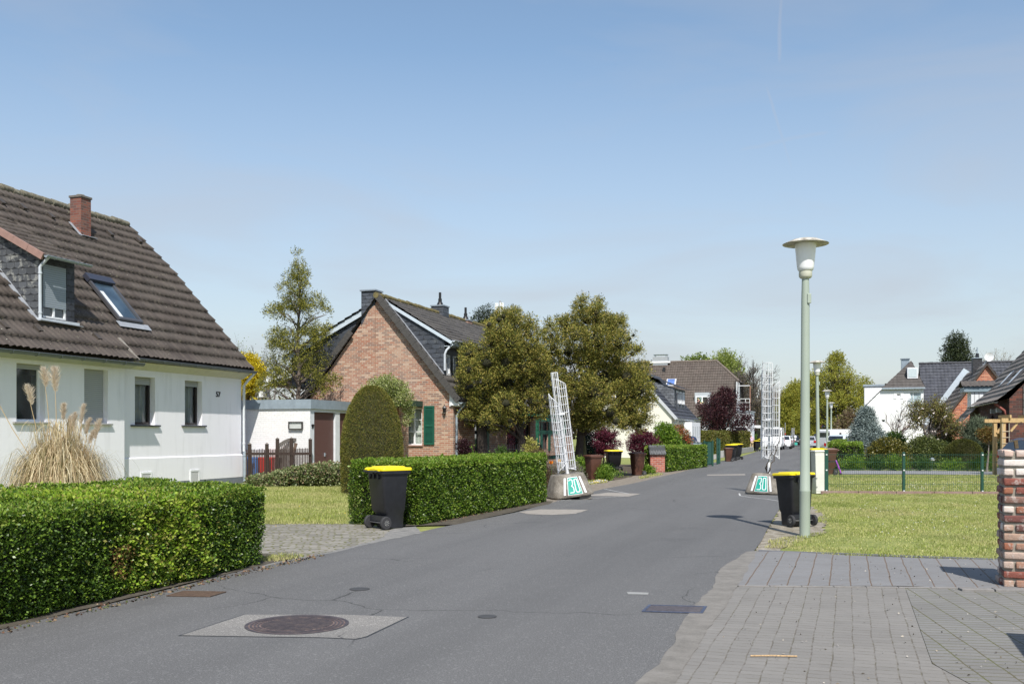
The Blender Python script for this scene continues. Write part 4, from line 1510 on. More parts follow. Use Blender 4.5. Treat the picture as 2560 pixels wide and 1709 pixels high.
left_px = [(0, 1572), (207, 1526), (436, 1469), (676, 1408), (828, 1378), (960, 1349), (1100, 1318), (1286, 1281), (1365, 1260), (1480, 1229), (1511, 1221), (1587, 1207), (1645, 1193), (1705, 1179), (1765, 1160), (1842, 1144), (1891, 1128)]
right_px = [(1624, 1709), (1711, 1580), (1787, 1471), (1803, 1425), (1885, 1377), (1905, 1350), (1917, 1325), (1937, 1290), (1955, 1262), (1962, 1243), (2000, 1181)]
L = [(-8.6, -6)] + [gr(*p) for p in left_px] + [(-6.4 + .307 * 200, 200), (-6.4 + .307 * 420, 420)]
Rr = [(-3.0, -6)] + [gr(*p) for p in right_px] + [(-1.3 + .32 * 60, 60), (-1.3 + .32 * 200, 200), (-1.3 + .32 * 420, 420)]
ASPH = m_asphalt('asphalt', .104)
sheet('road', L + Rr[::-1], .004, ASPH, rot=SROT)
# footway side strips further down the street
PATHM = m_mottle('gravel_verge', [(.10, .085, .065), (.2, .17, .135), (.32, .28, .23)], 5, .95, .8, 50, .02)
sheet('verge', rag([gr(1330, 1275), gr(1390, 1262), gr(1490, 1236), gr(1530, 1226), gr(1600, 1211), gr(1660, 1196), gr(1720, 1180), gr(1775, 1160), gr(1760, 1152), gr(1700, 1168), gr(1640, 1180), gr(1580, 1190), gr(1518, 1204), gr(1472, 1211), gr(1380, 1225), gr(1300, 1240)], .05), -.002, PATHM)
sheet('footpath', [(9.6, 53), (12.9, 64), (24.3, 100.0), (22.6, 100), (11.6, 66), (8.2, 55)], -.006, m_mottle('concrete_path', [(.2, .19, .17), (.3, .28, .25), (.38, .36, .33)], 3, .95, .3, 40, .01))
sheet('dirt_verge', rag([gr(1880, 1385), gr(1905, 1349), gr(1917, 1324), gr(1940, 1290), gr(1960, 1262), gr(1968, 1243), gr(2000, 1243), gr(2075, 1290), gr(2060, 1330), gr(2000, 1350), gr(1950, 1376)], .06, .12), -.008, m_mottle('dry_dirt', [(.09, .08, .045), (.17, .145, .10), (.30, .27, .22), (.40, .37, .32)], 6, .95, .9, 55, .02))

PAVE = m_paving('grey_pavers', (.20, .19, .175), (.115, .10, .082), .105, .145, .007, .5, .22, 0, .07, .04, .75)
PAVE2 = m_paving('strip_pavers', (.195, .198, .202), (.13, .09, .062), .10, .21, .010, 0.0, .05, 0, .05, .03)
PAVE3 = m_paving('far_pavers', (.185, .18, .17), (.10, .09, .05), .105, .21, .009, .5, .75, R(-10), .08, .03)
pl = [(x - .07, y) for x, y in (gr(1726, 1646), gr(1790, 1548), gr(1843, 1467))]
sheet('pavement', [(-1.2, 0), (.25, 4.0)] + pl + [gr(2262, 1468), gr(2330, 1660), gr(2420, 1709), (3.2, 4.5), (4.0, 0)], .006, PAVE, rot=SROT)
sheet('side_paving', [gr(2263, 1468), gr(2480, 1474), (12, 10.1), (12, 0), (4.02, 0), (3.22, 4.5), gr(2421, 1708), gr(2331, 1659)], .006, PAVE3, rot=SROT)
sheet('pavement_strip', [gr(1832, 1464), gr(1885, 1379), gr(1960, 1379), gr(2130, 1389), gr(2300, 1396), gr(2496, 1400), (13, 12.6), (13, 10.1), gr(2497, 1474), gr(2262, 1466)], .010, PAVE2, rot=SROT)
APR = m_mottle('pale_concrete', [(.12, .112, .10), (.18, .168, .15), (.235, .22, .2)], 5, .95, .5, 60, .01)
sheet('kerb_apron', rag([gr(1897, 1376), gr(1845, 1464), gr(1726, 1646), (.5, 4.6), (-.1, 2.6), (-.9, 2.4), gr(1600, 1700), gr(1650, 1662), gr(1690, 1600), gr(1705, 1560), gr(1752, 1500), gr(1783, 1470), gr(1790, 1440), gr(1800, 1422), gr(1838, 1400), gr(1866, 1380)], .012, .12, 4), .0105, APR)
edge = MB()
rng0 = random.Random(3)
a0, a1 = Vector((*gr(1845, 1466), 0)), Vector((*gr(2408, 1471), 0))
n0 = 7
for i in range(n0):
    p = a0.lerp(a1, i / n0); q = a0.lerp(a1, (i + .985) / n0)
    edge.bar(p + Vector((0, 0, .010)), q + Vector((0, 0, .010)), .05, .014 + rng0.uniform(0, .003), m_paint('kerb_concrete', (.2, .19, .18), .9, .15, 0, 20))
b0, b1 = Vector((*gr(1897, 1377), 0)), Vector((*gr(2500, 1399), 0))
for i in range(9):
    p = b0.lerp(b1, i / 9); q = b0.lerp(b1, (i + .985) / 9)
    edge.bar(p + Vector((0, .02, .002)), q + Vector((0, .02, .002)), .06, .022 + rng0.uniform(0, .006), m_paint('dark_kerb_concrete', (.11, .115, .13), .9, .15, 0, 20))
c0 = Vector((*gr(2400, 1476), 0))
for i in range(6):
    p = c0 + Vector((.33 * i, -.03 * i, .01)); edge.bar(p, p + Vector((.315, -.03, 0)), .13, .035 + rng0.uniform(0, .006), m_paint('kerb_concrete', (.2, .19, .18), .9, .15, 0, 20))
o = edge.build('kerb', None, None, bevel=.006); tag(o, kind='structure')

DRV = m_paving('stone_setts', (.235, .218, .20), (.13, .12, .055), .22, .125, .024, .5, .75, 0, .38, .34)
sheet('driveway', rag([gr(560, 1437), gr(676, 1410), gr(760, 1394), gr(828, 1381), gr(900, 1360), gr(960, 1345), gr(985, 1322), gr(930, 1312), gr(860, 1308), gr(660, 1308), (-6.4, 17.3), (-6.2, 12.5)], .03), -.001, DRV, rot=R(10))
sheet('gravel_edge', rag([gr(600, 1433), gr(700, 1406), gr(830, 1382), gr(962, 1351), gr(1060, 1332), gr(1040, 1316), gr(985, 1320), gr(950, 1346), gr(828, 1379), gr(690, 1405)], .03), .0055, m_mottle('loose_grit', [(.10, .10, .10), (.19, .185, .175), (.3, .285, .26)], 7, .95, .8, 70, .01))
# patches in the asphalt and thin painted lines
CONC = m_asphalt('exposed_aggregate', .19, (1.0, .95, .88), .03)
mh_poly = [gr(452, 1589), gr(612, 1537), gr(690, 1537), gr(860, 1537), gr(1018, 1543), gr(915, 1592), gr(888, 1598), gr(800, 1594), gr(640, 1592)]
big = [( (x - np.mean([p[0] for p in mh_poly])) * 1.022 + np.mean([p[0] for p in mh_poly]), (y - np.mean([p[1] for p in mh_poly])) * 1.03 + np.mean([p[1] for p in mh_poly])) for x, y in mh_poly]
sheet('tar_seam', big, .006, m_paint('tar', (.028, .03, .034), .5, .2, 0, 30))
sheet('concrete_patch', mh_poly, .0075, CONC)
TAN = m_mottle('worn_concrete', [(.2, .18, .155), (.28, .255, .225), (.33, .3, .27)], 8, .95, .3, 60, .01)
sheet('concrete_patch', rag([gr(1296, 1280), gr(1352, 1273), gr(1471, 1274), gr(1440, 1284), gr(1380, 1287), gr(1320, 1285)], .03, .2, 1), .0075, TAN)
sheet('concrete_patch', rag([gr(1458, 1239), gr(1520, 1231), gr(1601, 1234), gr(1572, 1241), gr(1520, 1240)], .03, .3, 2), .0075, TAN)
sheet('concrete_patch', [gr(1767, 1186), gr(1862, 1184.5), gr(1864, 1187.5), gr(1768, 1188.5)], .0075, TAN)
sheet('concrete_patch', [gr(1567, 1480), gr(1622, 1482), gr(1620, 1487), gr(1570, 1486)], .0075, m_paint('faded_paint', (.27, .27, .26), .9, .15, 0, 40))
LINE = m_mottle('worn_line_paint', [(.12, .12, .12), (.45, .45, .44), (.62, .62, .6)], 9, .8, .2, 50, .004)


def line(pts, w=.045):
    o = []
    P = [Vector((*gr(*p), 0)) for p in pts]
    l, r_ = [], []
    for i, p in enumerate(P):
        d = (P[min(i + 1, len(P) - 1)] - P[max(0, i - 1)]).normalized(); s = Vector((-d.y, d.x, 0)) * w / 2
        l.append(p + s); r_.append(p - s)
    me = bpy.data.meshes.new('road_marking')
    n = len(P)
    me.from_pydata([(v.x, v.y, 0) for v in l + r_], [], [(i, i + 1, n + i + 1, n + i)[::-1] for i in range(n - 1)])
    o = finish(me, 'road_marking', None, [LINE]); o.location.z = .0085
    tag(o, kind='structure')


line([(1390, 1252), (1450, 1247), (1520, 1243), (1560, 1241)])
line([(1510, 1222), (1545, 1229), (1572, 1234)])
line([(1848, 1233), (1850, 1239), (1875, 1243), (1920, 1248), (1950, 1253)])
line([(1960, 1146), (1990, 1145.6)], .12)
line([(1975, 1128), (2000, 1127.8)], .14)

# ---------------------------------------------------------------- road ironwork
IRON = m_mottle('cast_iron', [(.025, .022, .026), (.06, .05, .055), (.11, .085, .075)], 12, .6, .5, 40, .004)
cx_, cy_ = gr(743, 1562)
mh = thing('manhole_cover', 'round ribbed manhole cover in its pale square patch of the road', 'manhole cover', (cx_, cy_, .008))
m = MB()
m.lathe([(.43, 0), (.43, .004), (.405, .0045), (.40, .001)], (0, 0, 0), 48, IRON, cap=False)
for r1, r2 in ((.385, .37), (.355, .34), (.325, .312)):
    m.lathe([(r1, 0), (r1, .0055), (r2, .0055), (r2, 0)], (0, 0, 0), 48, IRON, cap=False)
m.build('frame_ring', None, mh, smooth=40)
m = MB(); m.lathe([(.40, .0), (.40, .002), (.02, .0025)], (0, 0, 0), 48, m_mottle('rusty_iron', [(.05, .04, .042), (.12, .08, .075), (.36, .27, .19)], 11, .7, .6, 50, .004))
for k in range(18):
    yv = -.27 + .54 * k / 17
    hw = math.sqrt(max(0, .295 ** 2 - yv ** 2))
    if hw > .02: m.box(-hw, hw, yv - .006, yv + .006, .001, .0065, IRON)
m.build('cover_plate', None, mh)


def gully(label, pts, bars, mat, frame_mat, z=.008):
    P = [Vector((*gr(*p), 0)) for p in pts]
    c = sum(P, Vector()) / 4
    t = thing('drain_grate', label, 'drain grate', (c.x, c.y, z))
    f = MB(); b = MB()
    q = [p - c for p in P]
    inn = [v * .90 for v in q]
    for i in range(4):
        j = (i + 1) % 4
        f.prism([tuple(q[i]), tuple(q[j]), tuple(inn[j]), tuple(inn[i])], (0, 0, .008), frame_mat)
    f.build('grate_frame', None, t)
    for k in range(bars):
        a = (k + .15) / bars; e = (k + .62) / bars
        b.prism([tuple(inn[0].lerp(inn[3], a)), tuple(inn[1].lerp(inn[2], a)), tuple(inn[1].lerp(inn[2], e)), tuple(inn[0].lerp(inn[3], e))], (0, 0, .006), mat)
    b.poly([(v.x, v.y, .0005) for v in inn], m_paint('pit_dark', (.012, .012, .012)))
    b.build('bars', None, t)
    return t


gully('rusty brown drain grate at the foot of the near left hedge', [(415, 1491), (525, 1493), (566, 1481), (458, 1479)], 8, m_paint('rust', (.10, .065, .045), .9, .3, 0, 20), m_paint('rust', (.10, .065, .045), .9, .3, 0, 20))
g2 = gully('bluish drain grate in the asphalt beside the paved forecourt', [(1604, 1530), (1757, 1535), (1768, 1518), (1622, 1514)], 7, m_paint('grate_bar', (.085, .078, .09), .8, .3, 0, 20), m_paint('blue_iron', (.055, .068, .11), .6, .3, 0, 20))
for (px_, py_, lab, s_) in ((899, 1473, 'dark oval valve cap in the road beyond the manhole patch', 1.0), (1218, 1542, 'dark valve cap in the road right of the manhole patch', .8)):
    x_, y_ = gr(px_, py_)
    t = thing('valve_cap', lab, 'valve cap', (x_, y_, .006))
    m = MB(); m.lathe([(.105 * s_, 0), (.105 * s_, .004), (.02, .005)], (0, 0, 0), 20, m_paint('valve_iron', (.05, .05, .052), .8)); m.build('lid', None, t)

t = thing('stick', 'thin pale wooden stick lying on the grey pavers', 'stick', (*gr(1936, 1644), .012), R(-2))
m = MB(); m.tube([(-.17, 0, .004), (-.02, .003, .006), (.16, -.004, .004)], .006, 6, m_wood('pale_stick', (.5, .34, .18))); m.build('wood', None, t)

# loose grit along the pavement edge and leaf litter
rg = np.random.default_rng(4)
def litter(name, label, n, fn, size, mat, z=.012, seed=0):
    r = np.random.default_rng(seed)
    P = np.array([fn(r) for _ in range(n)]); P = np.stack([P[:, 0], P[:, 1], np.full(n, z)], 1)
    c = P.mean(0); c[2] = 0
    D = r.normal(size=(n, 3)) * [1, 1, .25]
    V, F = leaf_quads(P - c, D, size * r.uniform(.4, 1.4, n), size * .8 * r.uniform(.4, 1.3, n), r, .1)
    o = np_mesh(name, V, F, [mat]); o.location = c
    tag(o, label, 'litter', None, 'stuff')
litter('litter', 'scattered pale chips and seed husks on the pavers', 420, lambda r: (lambda y: (-.95 + .32 * y + r.random() ** .7 * 3.6, y))(r.uniform(5.8, 13.2)), .022, m_leaf('chips', [(.05, .045, .04), (.3, .25, .18), (.45, .42, .38), (.09, .08, .07)], 0), .016, 1)
litter('litter', 'dry leaves and husks along the foot of the near left hedge', 700, lambda r: (lambda y: (-6.62 + .31 * y + r.normal(0, .05), y))(r.uniform(6, 13.2)), .035, m_leaf('dry_leaves', [(.05, .03, .02), (.16, .08, .05), (.28, .2, .12), (.07, .09, .03)], 0), .012, 2)
litter('litter', 'crumbs of grit and dry leaves at the foot of the middle hedge', 500, lambda r: (lambda y: (-8.0 + .365 * y + r.normal(0, .06), y))(r.uniform(18.0, 24.2)), .035, m_leaf('dry_leaves', [(.05, .03, .02), (.16, .08, .05), (.28, .2, .12), (.07, .09, .03)], 0), .012, 3)

# ---------------------------------------------------------------- grass blades
GRASS = m_leaf('grass_blade', [(.18, .215, .04), (.30, .36, .07), (.42, .47, .12), (.64, .59, .30), (.52, .50, .20), (.24, .31, .055)], .3, .6, .6)
grass_patch('grass', 'mown lawn and verge right of the road in front of the green mesh fence', rag([(3.55, 14.05), gr(2130, 1391), gr(2496, 1402), (13.5, 12.75), (13.5, 26.6), (8.6, 27.0), (7.3, 24.6), (6.3, 20.2), (5.6, 18.0), (5.0, 16.2), (4.2, 15.4)], .12, .3, 2), 1500, GRASS, (.018, .046), .0055, 3)
grass_patch('grass', 'mown lawn between the stone driveway and the ivy bank on the left', [(-7.5, 17.7), (-3.0, 17.75), (-3.1, 19), (-4.0, 30.3), (-9.6, 30.3)], 1100, GRASS, (.03, .07), .006, 5)
grass_patch('grass', 'daisy-dotted lawn behind the green mesh fence', [(8.7, 27.4), (14.2, 27.1), (20.5, 38), (19.5, 39.0), (12.3, 39)], 420, GRASS, (.03, .07), .010, 6)
grass_patch('grass', 'tuft of grass at the road end of the near left hedge', [(-3.25, 12.5), (-2.85, 12.55), (-2.7, 13.1), (-3.1, 13.5)], 2500, GRASS, (.03, .09), .005, 7)
grass_patch('grass', 'flowering grass strip beside the first concrete block', [gr(1468, 1212), gr(1520, 1206), gr(1515, 1199), gr(1462, 1203)], 700, GRASS, (.03, .07), .008, 8)
grass_patch('grass', 'rough grass on the verge in front of the letterbox pillar', [gr(1600, 1198), gr(1660, 1186), gr(1650, 1182), gr(1595, 1192)], 300, GRASS, (.03, .07), .01, 9)


def daisies(name, label, poly, n, mat, seed, size=.022, z=.05):
    r = np.random.default_rng(seed); q = np.array(poly); a = r.dirichlet(np.ones(len(q)) * .8, n); P = a @ q
    P = np.stack([P[:, 0], P[:, 1], np.full(n, z)], 1); c = P.mean(0)
    ti = np.repeat(np.arange(n), 4)
    V, F = leaf_quads(P[ti] - c, r.normal(size=(len(ti), 3)) * [1, 1, .3] + [0, 0, .25], size, size * .8, r)
    o = np_mesh(name, V, F, [mat]); o.location = c; tag(o, label, 'flowers', None, 'stuff')
WFLOW = m_leaf('daisy_white', [(.7, .7, .68), (.8, .8, .78)], .1); YFLOW = m_leaf('dandelion_yellow', [(.8, .55, .01), (.75, .6, .02)], .1)
daisies('daisies', 'white daisies in the lawn behind the mesh fence', [(9, 28), (13.5, 27.8), (17, 34), (11, 34)], 200, WFLOW, 1, .016)
daisies('daisies', 'a few white daisies in the lawn right of the lamp post', [(5.5, 15), (7, 14), (12, 25), (8, 25)], 90, WFLOW, 2, .014)
daisies('daisies', 'white and pale daisies in the flowering strip', [gr(1468, 1212), gr(1520, 1205), gr(1500, 1200)], 60, WFLOW, 3, .03)
daisies('dandelions', 'yellow dandelions dotted over the driveway and the left lawn', [(-4, 14), (-2.6, 16), (-4, 26), (-6, 29), (-3.4, 15)], 6, YFLOW, 4, .018)
daisies('dandelions', 'yellow dandelions beside the second block and bin', [(5.6, 17.5), (5.9, 20), (7.4, 26.0), (4.5, 16.5)], 5, YFLOW, 5, .018)
daisies('dandelions', 'yellow dandelions in the flowering strip by the first block', [gr(1468, 1212), gr(1520, 1205), gr(1500, 1200)], 22, YFLOW, 6, .035)

sheet('verge', rag([(-8.9, -4), (-4.25, 8.0), (-3.0, 12.35), (-2.75, 13.2), (-3.9, 13.5), (-5.4, 8.2), (-9.6, -4)], .02), .0048, m_mottle('hedge_soil', [(.03, .025, .018), (.07, .058, .042), (.13, .115, .09)], 6, .95, .9, 40, .02))
sheet('verge', rag([(-1.95, 17.4), (-1.0, 17.7), (.85, 22.9), (1.0, 23.9), (.2, 24.6), (-2.5, 18.4)], .02), .0048, m_mottle('hedge_soil', [(.03, .025, .018), (.07, .058, .042), (.13, .115, .09)], 6, .95, .9, 40, .02))
# path behind the fence
sheet('path', [gr(2100, 1184), gr(2110, 1175), gr(2300, 1174), gr(2440, 1177), gr(2600, 1180), gr(2700, 1200), gr(2520, 1196), gr(2430, 1186), gr(2300, 1184)], -.004, m_paving('path_pavers', (.25, .25, .26), (.12, .11, .10), .2, .1, .01, .5, .1))
sheet('flower_bed', [gr(2105, 1173), gr(2500, 1170), gr(2600, 1150), gr(2110, 1150)], -.006, m_mottle('soil', [(.03, .022, .015), (.07, .05, .035), (.12, .10, .05)], 4, .95, .9, 30, .03))
sheet('flower_bed', [(-2.0, 24), (.6, 24.6), (2.6, 30.5), (4.5, 36.2), (9.2, 54), (3.5, 54), (-1.8, 35.5)], -.010, m_mottle('soil', [(.03, .022, .015), (.07, .05, .035), (.12, .10, .05)], 4, .95, .9, 30, .03))

# ================================================================ WHITE HOUSE, LEFT
TILE_A = m_tile('brown_concrete_tile', (.048, .037, .031), (.076, .060, .050), (.34, .32, .20), .8, (.10, .086, .072))
RIDGE_A = m_mottle('ridge_tile_lichen', [(.07, .06, .045), (.16, .145, .105), (.38, .37, .28)], 9, .95, .6, 40, .01)
SHUT = m_slat('shutter_grey', (.36, .37, .37), .052)
W = Fr(-8.90, 32.72)
house = thing('white_house', 'white rendered house with a mossy brown tiled roof, dormer and skylight', 'house', tuple(W.o), SROT)
YS = -.25
xj = W.pix(311, HZ, y=YS).x
Tm = lambda u, d, z: (u, d, z)
Ts = lambda u, d, z: (u, d + YS, z)


def rect(fr, yv, a, b, t, bt):
    """Opening from pixel columns a,b and rows t,bt (rows read at the left column)."""
    u0 = fr.pix(a, HZ, y=yv).x; u1 = fr.pix(b, HZ, y=yv).x
    return (u0, u1, fr.pix(a, bt, y=yv).z, fr.pix(a, t, y=yv).z)


w3 = rect(W, 0, 337, 387.5, 940, 1061); w4 = rect(W, 0, 462, 505, 950, 1062)
w1 = rect(W, YS, 41, 113, 906, 1053); w2 = rect(W, YS, 210.5, 270, 920, 1057)
XL = -15.0
wall('wall', house, WHITE_WALL, Tm, xj, 0, .95, 3.70, [w3, w4], .24)
wall('wall', house, WHITE_WALL, Ts, XL, xj, 0, 3.62, [w1, w2], .24)
m = MB()
m.poly([(xj, YS, 0), (xj, 0, 0), (xj, 0, 3.62), (xj, YS, 3.62)], WHITE_WALL)
m.poly([(0, 0, 0), (0, 9.1, 0), (0, 9.1, 3.7), (0, 4.54, 8.6), (0, 2.6, 6.85), (0, 0, 3.7)], WHITE_WALL)
m.poly([(XL, YS, 0), (XL, 9.1, 0), (XL, 9.1, 3.7), (XL, 4.54, 8.6), (XL, 0, 3.7)], WHITE_WALL)
m.poly([(XL, 9.1, 0), (0, 9.1, 0), (0, 9.1, 3.7), (XL, 9.1, 3.7)], WHITE_WALL)
m.build('wall', None, house)
m = MB()
v3 = rect(W, -.035, 354, 376, 1184, 1215); v4 = rect(W, -.035, 477, 496, 1178, 1209)
m.prism([(xj, -.035, .22), (xj, -.035, .93), (xj, -.002, .962), (xj, -.002, .22)], (-xj + .03, 0, 0), WHITE_WALL)
m.build('plinth', None, house)
m = MB(); m.box(xj, .035, -.03, -.002, -.02, .2185, m_paint('grey_plinth', (.17, .19, .22), .85)); m.build('plinth_band', None, house)
for v in (v3, v4):
    m = MB()
    for a, b, c, d in ((v[0] - .05, v[0], v[2], v[3] + .05), (v[1], v[1] + .05, v[2], v[3] + .05), (v[0], v[1], v[3], v[3] + .05)):
        m.box(a, b, -.055, -.0365, c, d, WHITE_PAINT)
    m.box(v[0], v[1], -.0445, -.0365, v[2], v[3], m_mottle('cellar_mesh', [(.42, .42, .42), (.52, .52, .52), (.6, .6, .6)], 90, .7))
    m.build('cellar_vent', None, house)
CUR = m_paint('net_curtain', (.62, .63, .64), .9, .1, 0, 4)
DKBR = m_paint('dark_brown_frame', (.018, .012, .011), .4)
window(house, Tm, w3[0], w3[1], w3[2], w3[3], .24, DKBR, m_clear(), (), (), .075, CUR, .16, SHUT, .18, ANTHRA, 'narrow window with dark brown frame and net curtain', .07)
window(house, Tm, w4[0], w4[1], w4[2], w4[3], .24, DKBR, m_clear(), (), (), .075, CUR, .13, SHUT, .16, ANTHRA, 'narrow dark-framed window nearest the house corner', .07)
window(house, Ts, w1[0], w1[1], w1[2], w1[3], .24, WHITE_PAINT, m_glass('reflecting_glass', (.02, .025, .028)), (), (), .06, None, .09, SHUT, .12, m_paint('stone_sill', (.3, .3, .29), .8), 'wide window with white frame', .07)
window(house, Ts, w2[0], w2[1], w2[2], w2[3], .24, WHITE_PAINT, GLASS, (), (), .05, None, .985, SHUT, .12, m_paint('stone_sill', (.3, .3, .29), .8), 'window with its grey roller shutter down', .07)
# eaves
CREAM = m_paint('cream_soffit', (.56, .55, .46), .7)
m = MB(); m.prism([(xj + .3, -.003, 3.42), (xj + .3, -.30, 3.60), (xj + .3, -.30, 3.68), (xj + .3, -.003, 3.695)], (-xj - .3 + .1, 0, 0), CREAM); m.build('soffit', None, house)
m = MB(); m.prism([(XL, YS - .003, 3.40), (XL, YS - .27, 3.50), (XL, YS - .27, 3.56), (XL, YS - .003, 3.60)], (xj - XL + .25, 0, 0), m_paint('grey_soffit', (.40, .41, .40), .8)); m.build('soffit', None, house)
prof = [(-.38, 3.73), (2.66, 7.02), (4.54, 8.76)]
XV = .10
tile_roof('roof', house, TILE_A, XL, XV, prof, .43, .20, .026, .062, seed=2, sag=.012)
m = MB()
for (ya, za), (yb, zb) in zip(prof[:-1], prof[1:]):
    m.prism([(XL, ya, za - .03), (XL, yb, zb - .03), (XL, yb, zb - .12), (XL, ya, za - .12)], (XV - XL - .02, 0, 0), m_wood('roof_timber', (.05, .04, .035)))
m.prism([(XL, 4.54, 8.74), (XL, 9.5, 3.45), (XL, 9.5, 3.35), (XL, 4.54, 8.62)], (XV - XL - .02, 0, 0), m_paint('rear_roof', (.09, .075, .065)))
m.build('roof_underside', None, house)
ridge_run('ridge', house, RIDGE_A, (XL, 4.54, 8.80), (XV - .1, 4.54, 8.80), .12, seed=4, tilt=.018)
# lower skirt roof over the projecting part
xe = W.pix(341, HZ, y=-.6).x
px_top = W.pix(265, 845, plane=(Vector((0, -(7.02 - 3.73), 2.66 + .38)).normalized(), Vector((0, -(7.02 - 3.73), 2.66 + .38)).normalized().dot(Vector((0, -.38, 3.78)))))
tile_roof('skirt_roof', house, TILE_A, XL, xe, [(-.66, 3.60), (px_top.y, px_top.z + .02)], .43, .20, .026, .062, seed=5)
m = MB(); m.bar((xe, -.66, 3.60), (xe, px_top.y, px_top.z + .03), .10, .09, m_mottle('pale_verge', [(.12, .10, .085), (.22, .2, .17), (.3, .28, .25)], 8)); m.build('verge', None, house)
m = MB(); 
for i, ((ya, za), (yb, zb)) in enumerate(zip(prof[:-1], prof[1:])):
    n = int(math.hypot(yb - ya, zb - za) / .36)
    for k in range(n):
        a = Vector((XV, ya, za)).lerp(Vector((XV, yb, zb)), k / n); b = Vector((XV, ya, za)).lerp(Vector((XV, yb, zb)), (k + 1.04) / n)
        m.bar(a + Vector((0, 0, -.035)), b + Vector((0, 0, -.05)), .07, .11, RIDGE_A if (i == 1 and k % 3) else m_paint('verge_tile', (.08, .066, .056), .85, .2))
m.build('verge', None, house)
gutter('gutter', house, (xe + .25, -.43, 3.69), (.18, -.43, 3.67), .07, m_paint('dark_zinc', (.13, .15, .17), .5, .15, .3))
gutter('gutter', house, (XL, -.72, 3.55), (xe + .12, -.72, 3.53), .075, m_paint('dark_zinc', (.13, .15, .17), .5, .15, .3))
downpipe('downpipe', house, [(.12, -.43, 3.62), (.06, -.22, 3.38), (.03, -.085, 3.2), (.03, -.085, 1.05)], .042, m_paint('white_pipe', (.62, .65, .68), .5))
downpipe('downpipe', house, [(.06, -.10, 1.05), (.06, -.10, -.05)], .06, ZINC)
# chimney
pl_up = Vector((0, -(8.76 - 7.02), 4.54 - 2.66)).normalized(); k_up = pl_up.dot(Vector((0, 2.66, 7.02)))
pc = W.pix(226, 597, plane=(pl_up, k_up))
RED = [lin((122, 64, 50)), lin((138, 76, 58)), lin((108, 60, 50)), lin((132, 82, 66)), lin((98, 62, 54))]
ch_top = 1.6 + (HZ - 500) * (W.M @ pc).y / FPX
m = MB(); m.box(pc.x - .42, pc.x, pc.y - .02, pc.y + .40, pc.z - .5, ch_top, m_brick('chimney_brick', RED, (.2, .17, .15), .22, .075, .012))
chim = m.build('chimney', None, house)
m = MB(); m.box(pc.x - .45, pc.x + .03, pc.y - .05, pc.y + .43, ch_top, ch_top + .07, m_mottle('chimney_cap', [(.08, .07, .06), (.2, .18, .16)], 6)); m.lathe([(.13, 0), (.12, .06), (.10, .06), (.09, 0)], (pc.x - .2, pc.y + .2, ch_top + .07), 12, RIDGE_A); m.build('cap', None, chim, bevel=.01)
m = MB()
m.bar((pc.x - .48, pc.y - .06, pc.z + .02), (pc.x + .12, pc.y - .06, pc.z + .02), .22, .02, LEAD)
m.bar((pc.x - .47, pc.y - .06, pc.z + .03), (pc.x - .47, pc.y + .36, pc.z + .45), .10, .02, LEAD, up=(0, -.7, .7))
m.build('flashing', None, house)
# dormer
pl_lo = Vector((0, -(7.02 - 3.73), 2.66 + .38)).normalized(); k_lo = pl_lo.dot(Vector((0, -.38, 3.73)))
dbl = W.pix(90, 794, plane=(pl_lo, k_lo))
yd = dbl.y - .12
x0 = dbl.x; x1 = W.pix(186, HZ, y=yd).x; zb = dbl.z - .12
zt = W.pix(92, 636, y=yd).z
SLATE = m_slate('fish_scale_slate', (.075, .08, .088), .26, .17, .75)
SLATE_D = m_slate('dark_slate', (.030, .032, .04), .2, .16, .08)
dm = MB()
# shed roof line from front top back to the main roof
def shed(y): return zt + .52 * (y - yd)
yb_ = 3.66; zb_ = shed(yb_)
def main_z(y):
    return 3.73 + (y + .38) * (7.02 - 3.73) / 3.04 if y < 2.66 else 7.02 + (y - 2.66) * (8.76 - 7.02) / 1.88
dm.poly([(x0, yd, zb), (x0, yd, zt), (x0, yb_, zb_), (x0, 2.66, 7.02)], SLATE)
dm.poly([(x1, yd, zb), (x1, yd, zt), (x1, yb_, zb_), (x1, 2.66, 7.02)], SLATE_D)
dmo = dm.build('dormer', None, house)
Td = lambda u, d, z: (u, yd + d, z)
wz0 = zb + .14; wz1 = zt - .20; wu0 = x0 + .10; wu1 = x1 - .26
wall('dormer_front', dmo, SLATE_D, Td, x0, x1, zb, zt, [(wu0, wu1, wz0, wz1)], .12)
window(dmo, Td, wu0, wu1, wz0, wz1, .10, WHITE_PAINT, GLASS, (.5,), (), .05, None, .80, m_slat('blue_grey_shutter', (.27, .31, .345), .055), None, None, None)
m = MB(); m.box(x0 - .12, x1 + .04, yd - .14, yd + .02, zb + .03, zb + .10, m_paint('dormer_sill', (.52, .56, .6), .5)); m.build('sill', None, dmo, bevel=.008)
tile_roof('dormer_roof', house, TILE_A, x0 - .10, x1 + .22, [(yd - .22, shed(yd - .22) + .06), (yb_ + .05, zb_ + .10)], .38, .20, .022, .05, seed=9)
m = MB()
for k in range(8):
    a = Vector((x0 - .13, yd - .22, shed(yd - .22) + .05)).lerp(Vector((x0 - .13, yb_, zb_ + .06)), k / 8); b = Vector((x0 - .13, yd - .22, shed(yd - .22) + .05)).lerp(Vector((x0 - .13, yb_, zb_ + .06)), (k + 1.03) / 8)
    m.bar(a, b, .06, .17, m_paint('pink_verge_tile', (.30, .185, .155), .8, .12))
m.build('dormer_verge', None, house)
gutter('gutter', house, (x0 - .12, yd - .30, zt - .04), (x1 + .26, yd - .30, zt - .05), .055)
downpipe('downpipe', house, [(x0 - .02, yd - .30, zt - .06), (x0 - .03, yd - .12, zt - .22), (x0 - .05, yd - .06, zt - .3), (x0 - .05, yd - .06, zb + .08)], .042, m_paint('pale_pipe', (.5, .54, .58), .45))
m = MB()
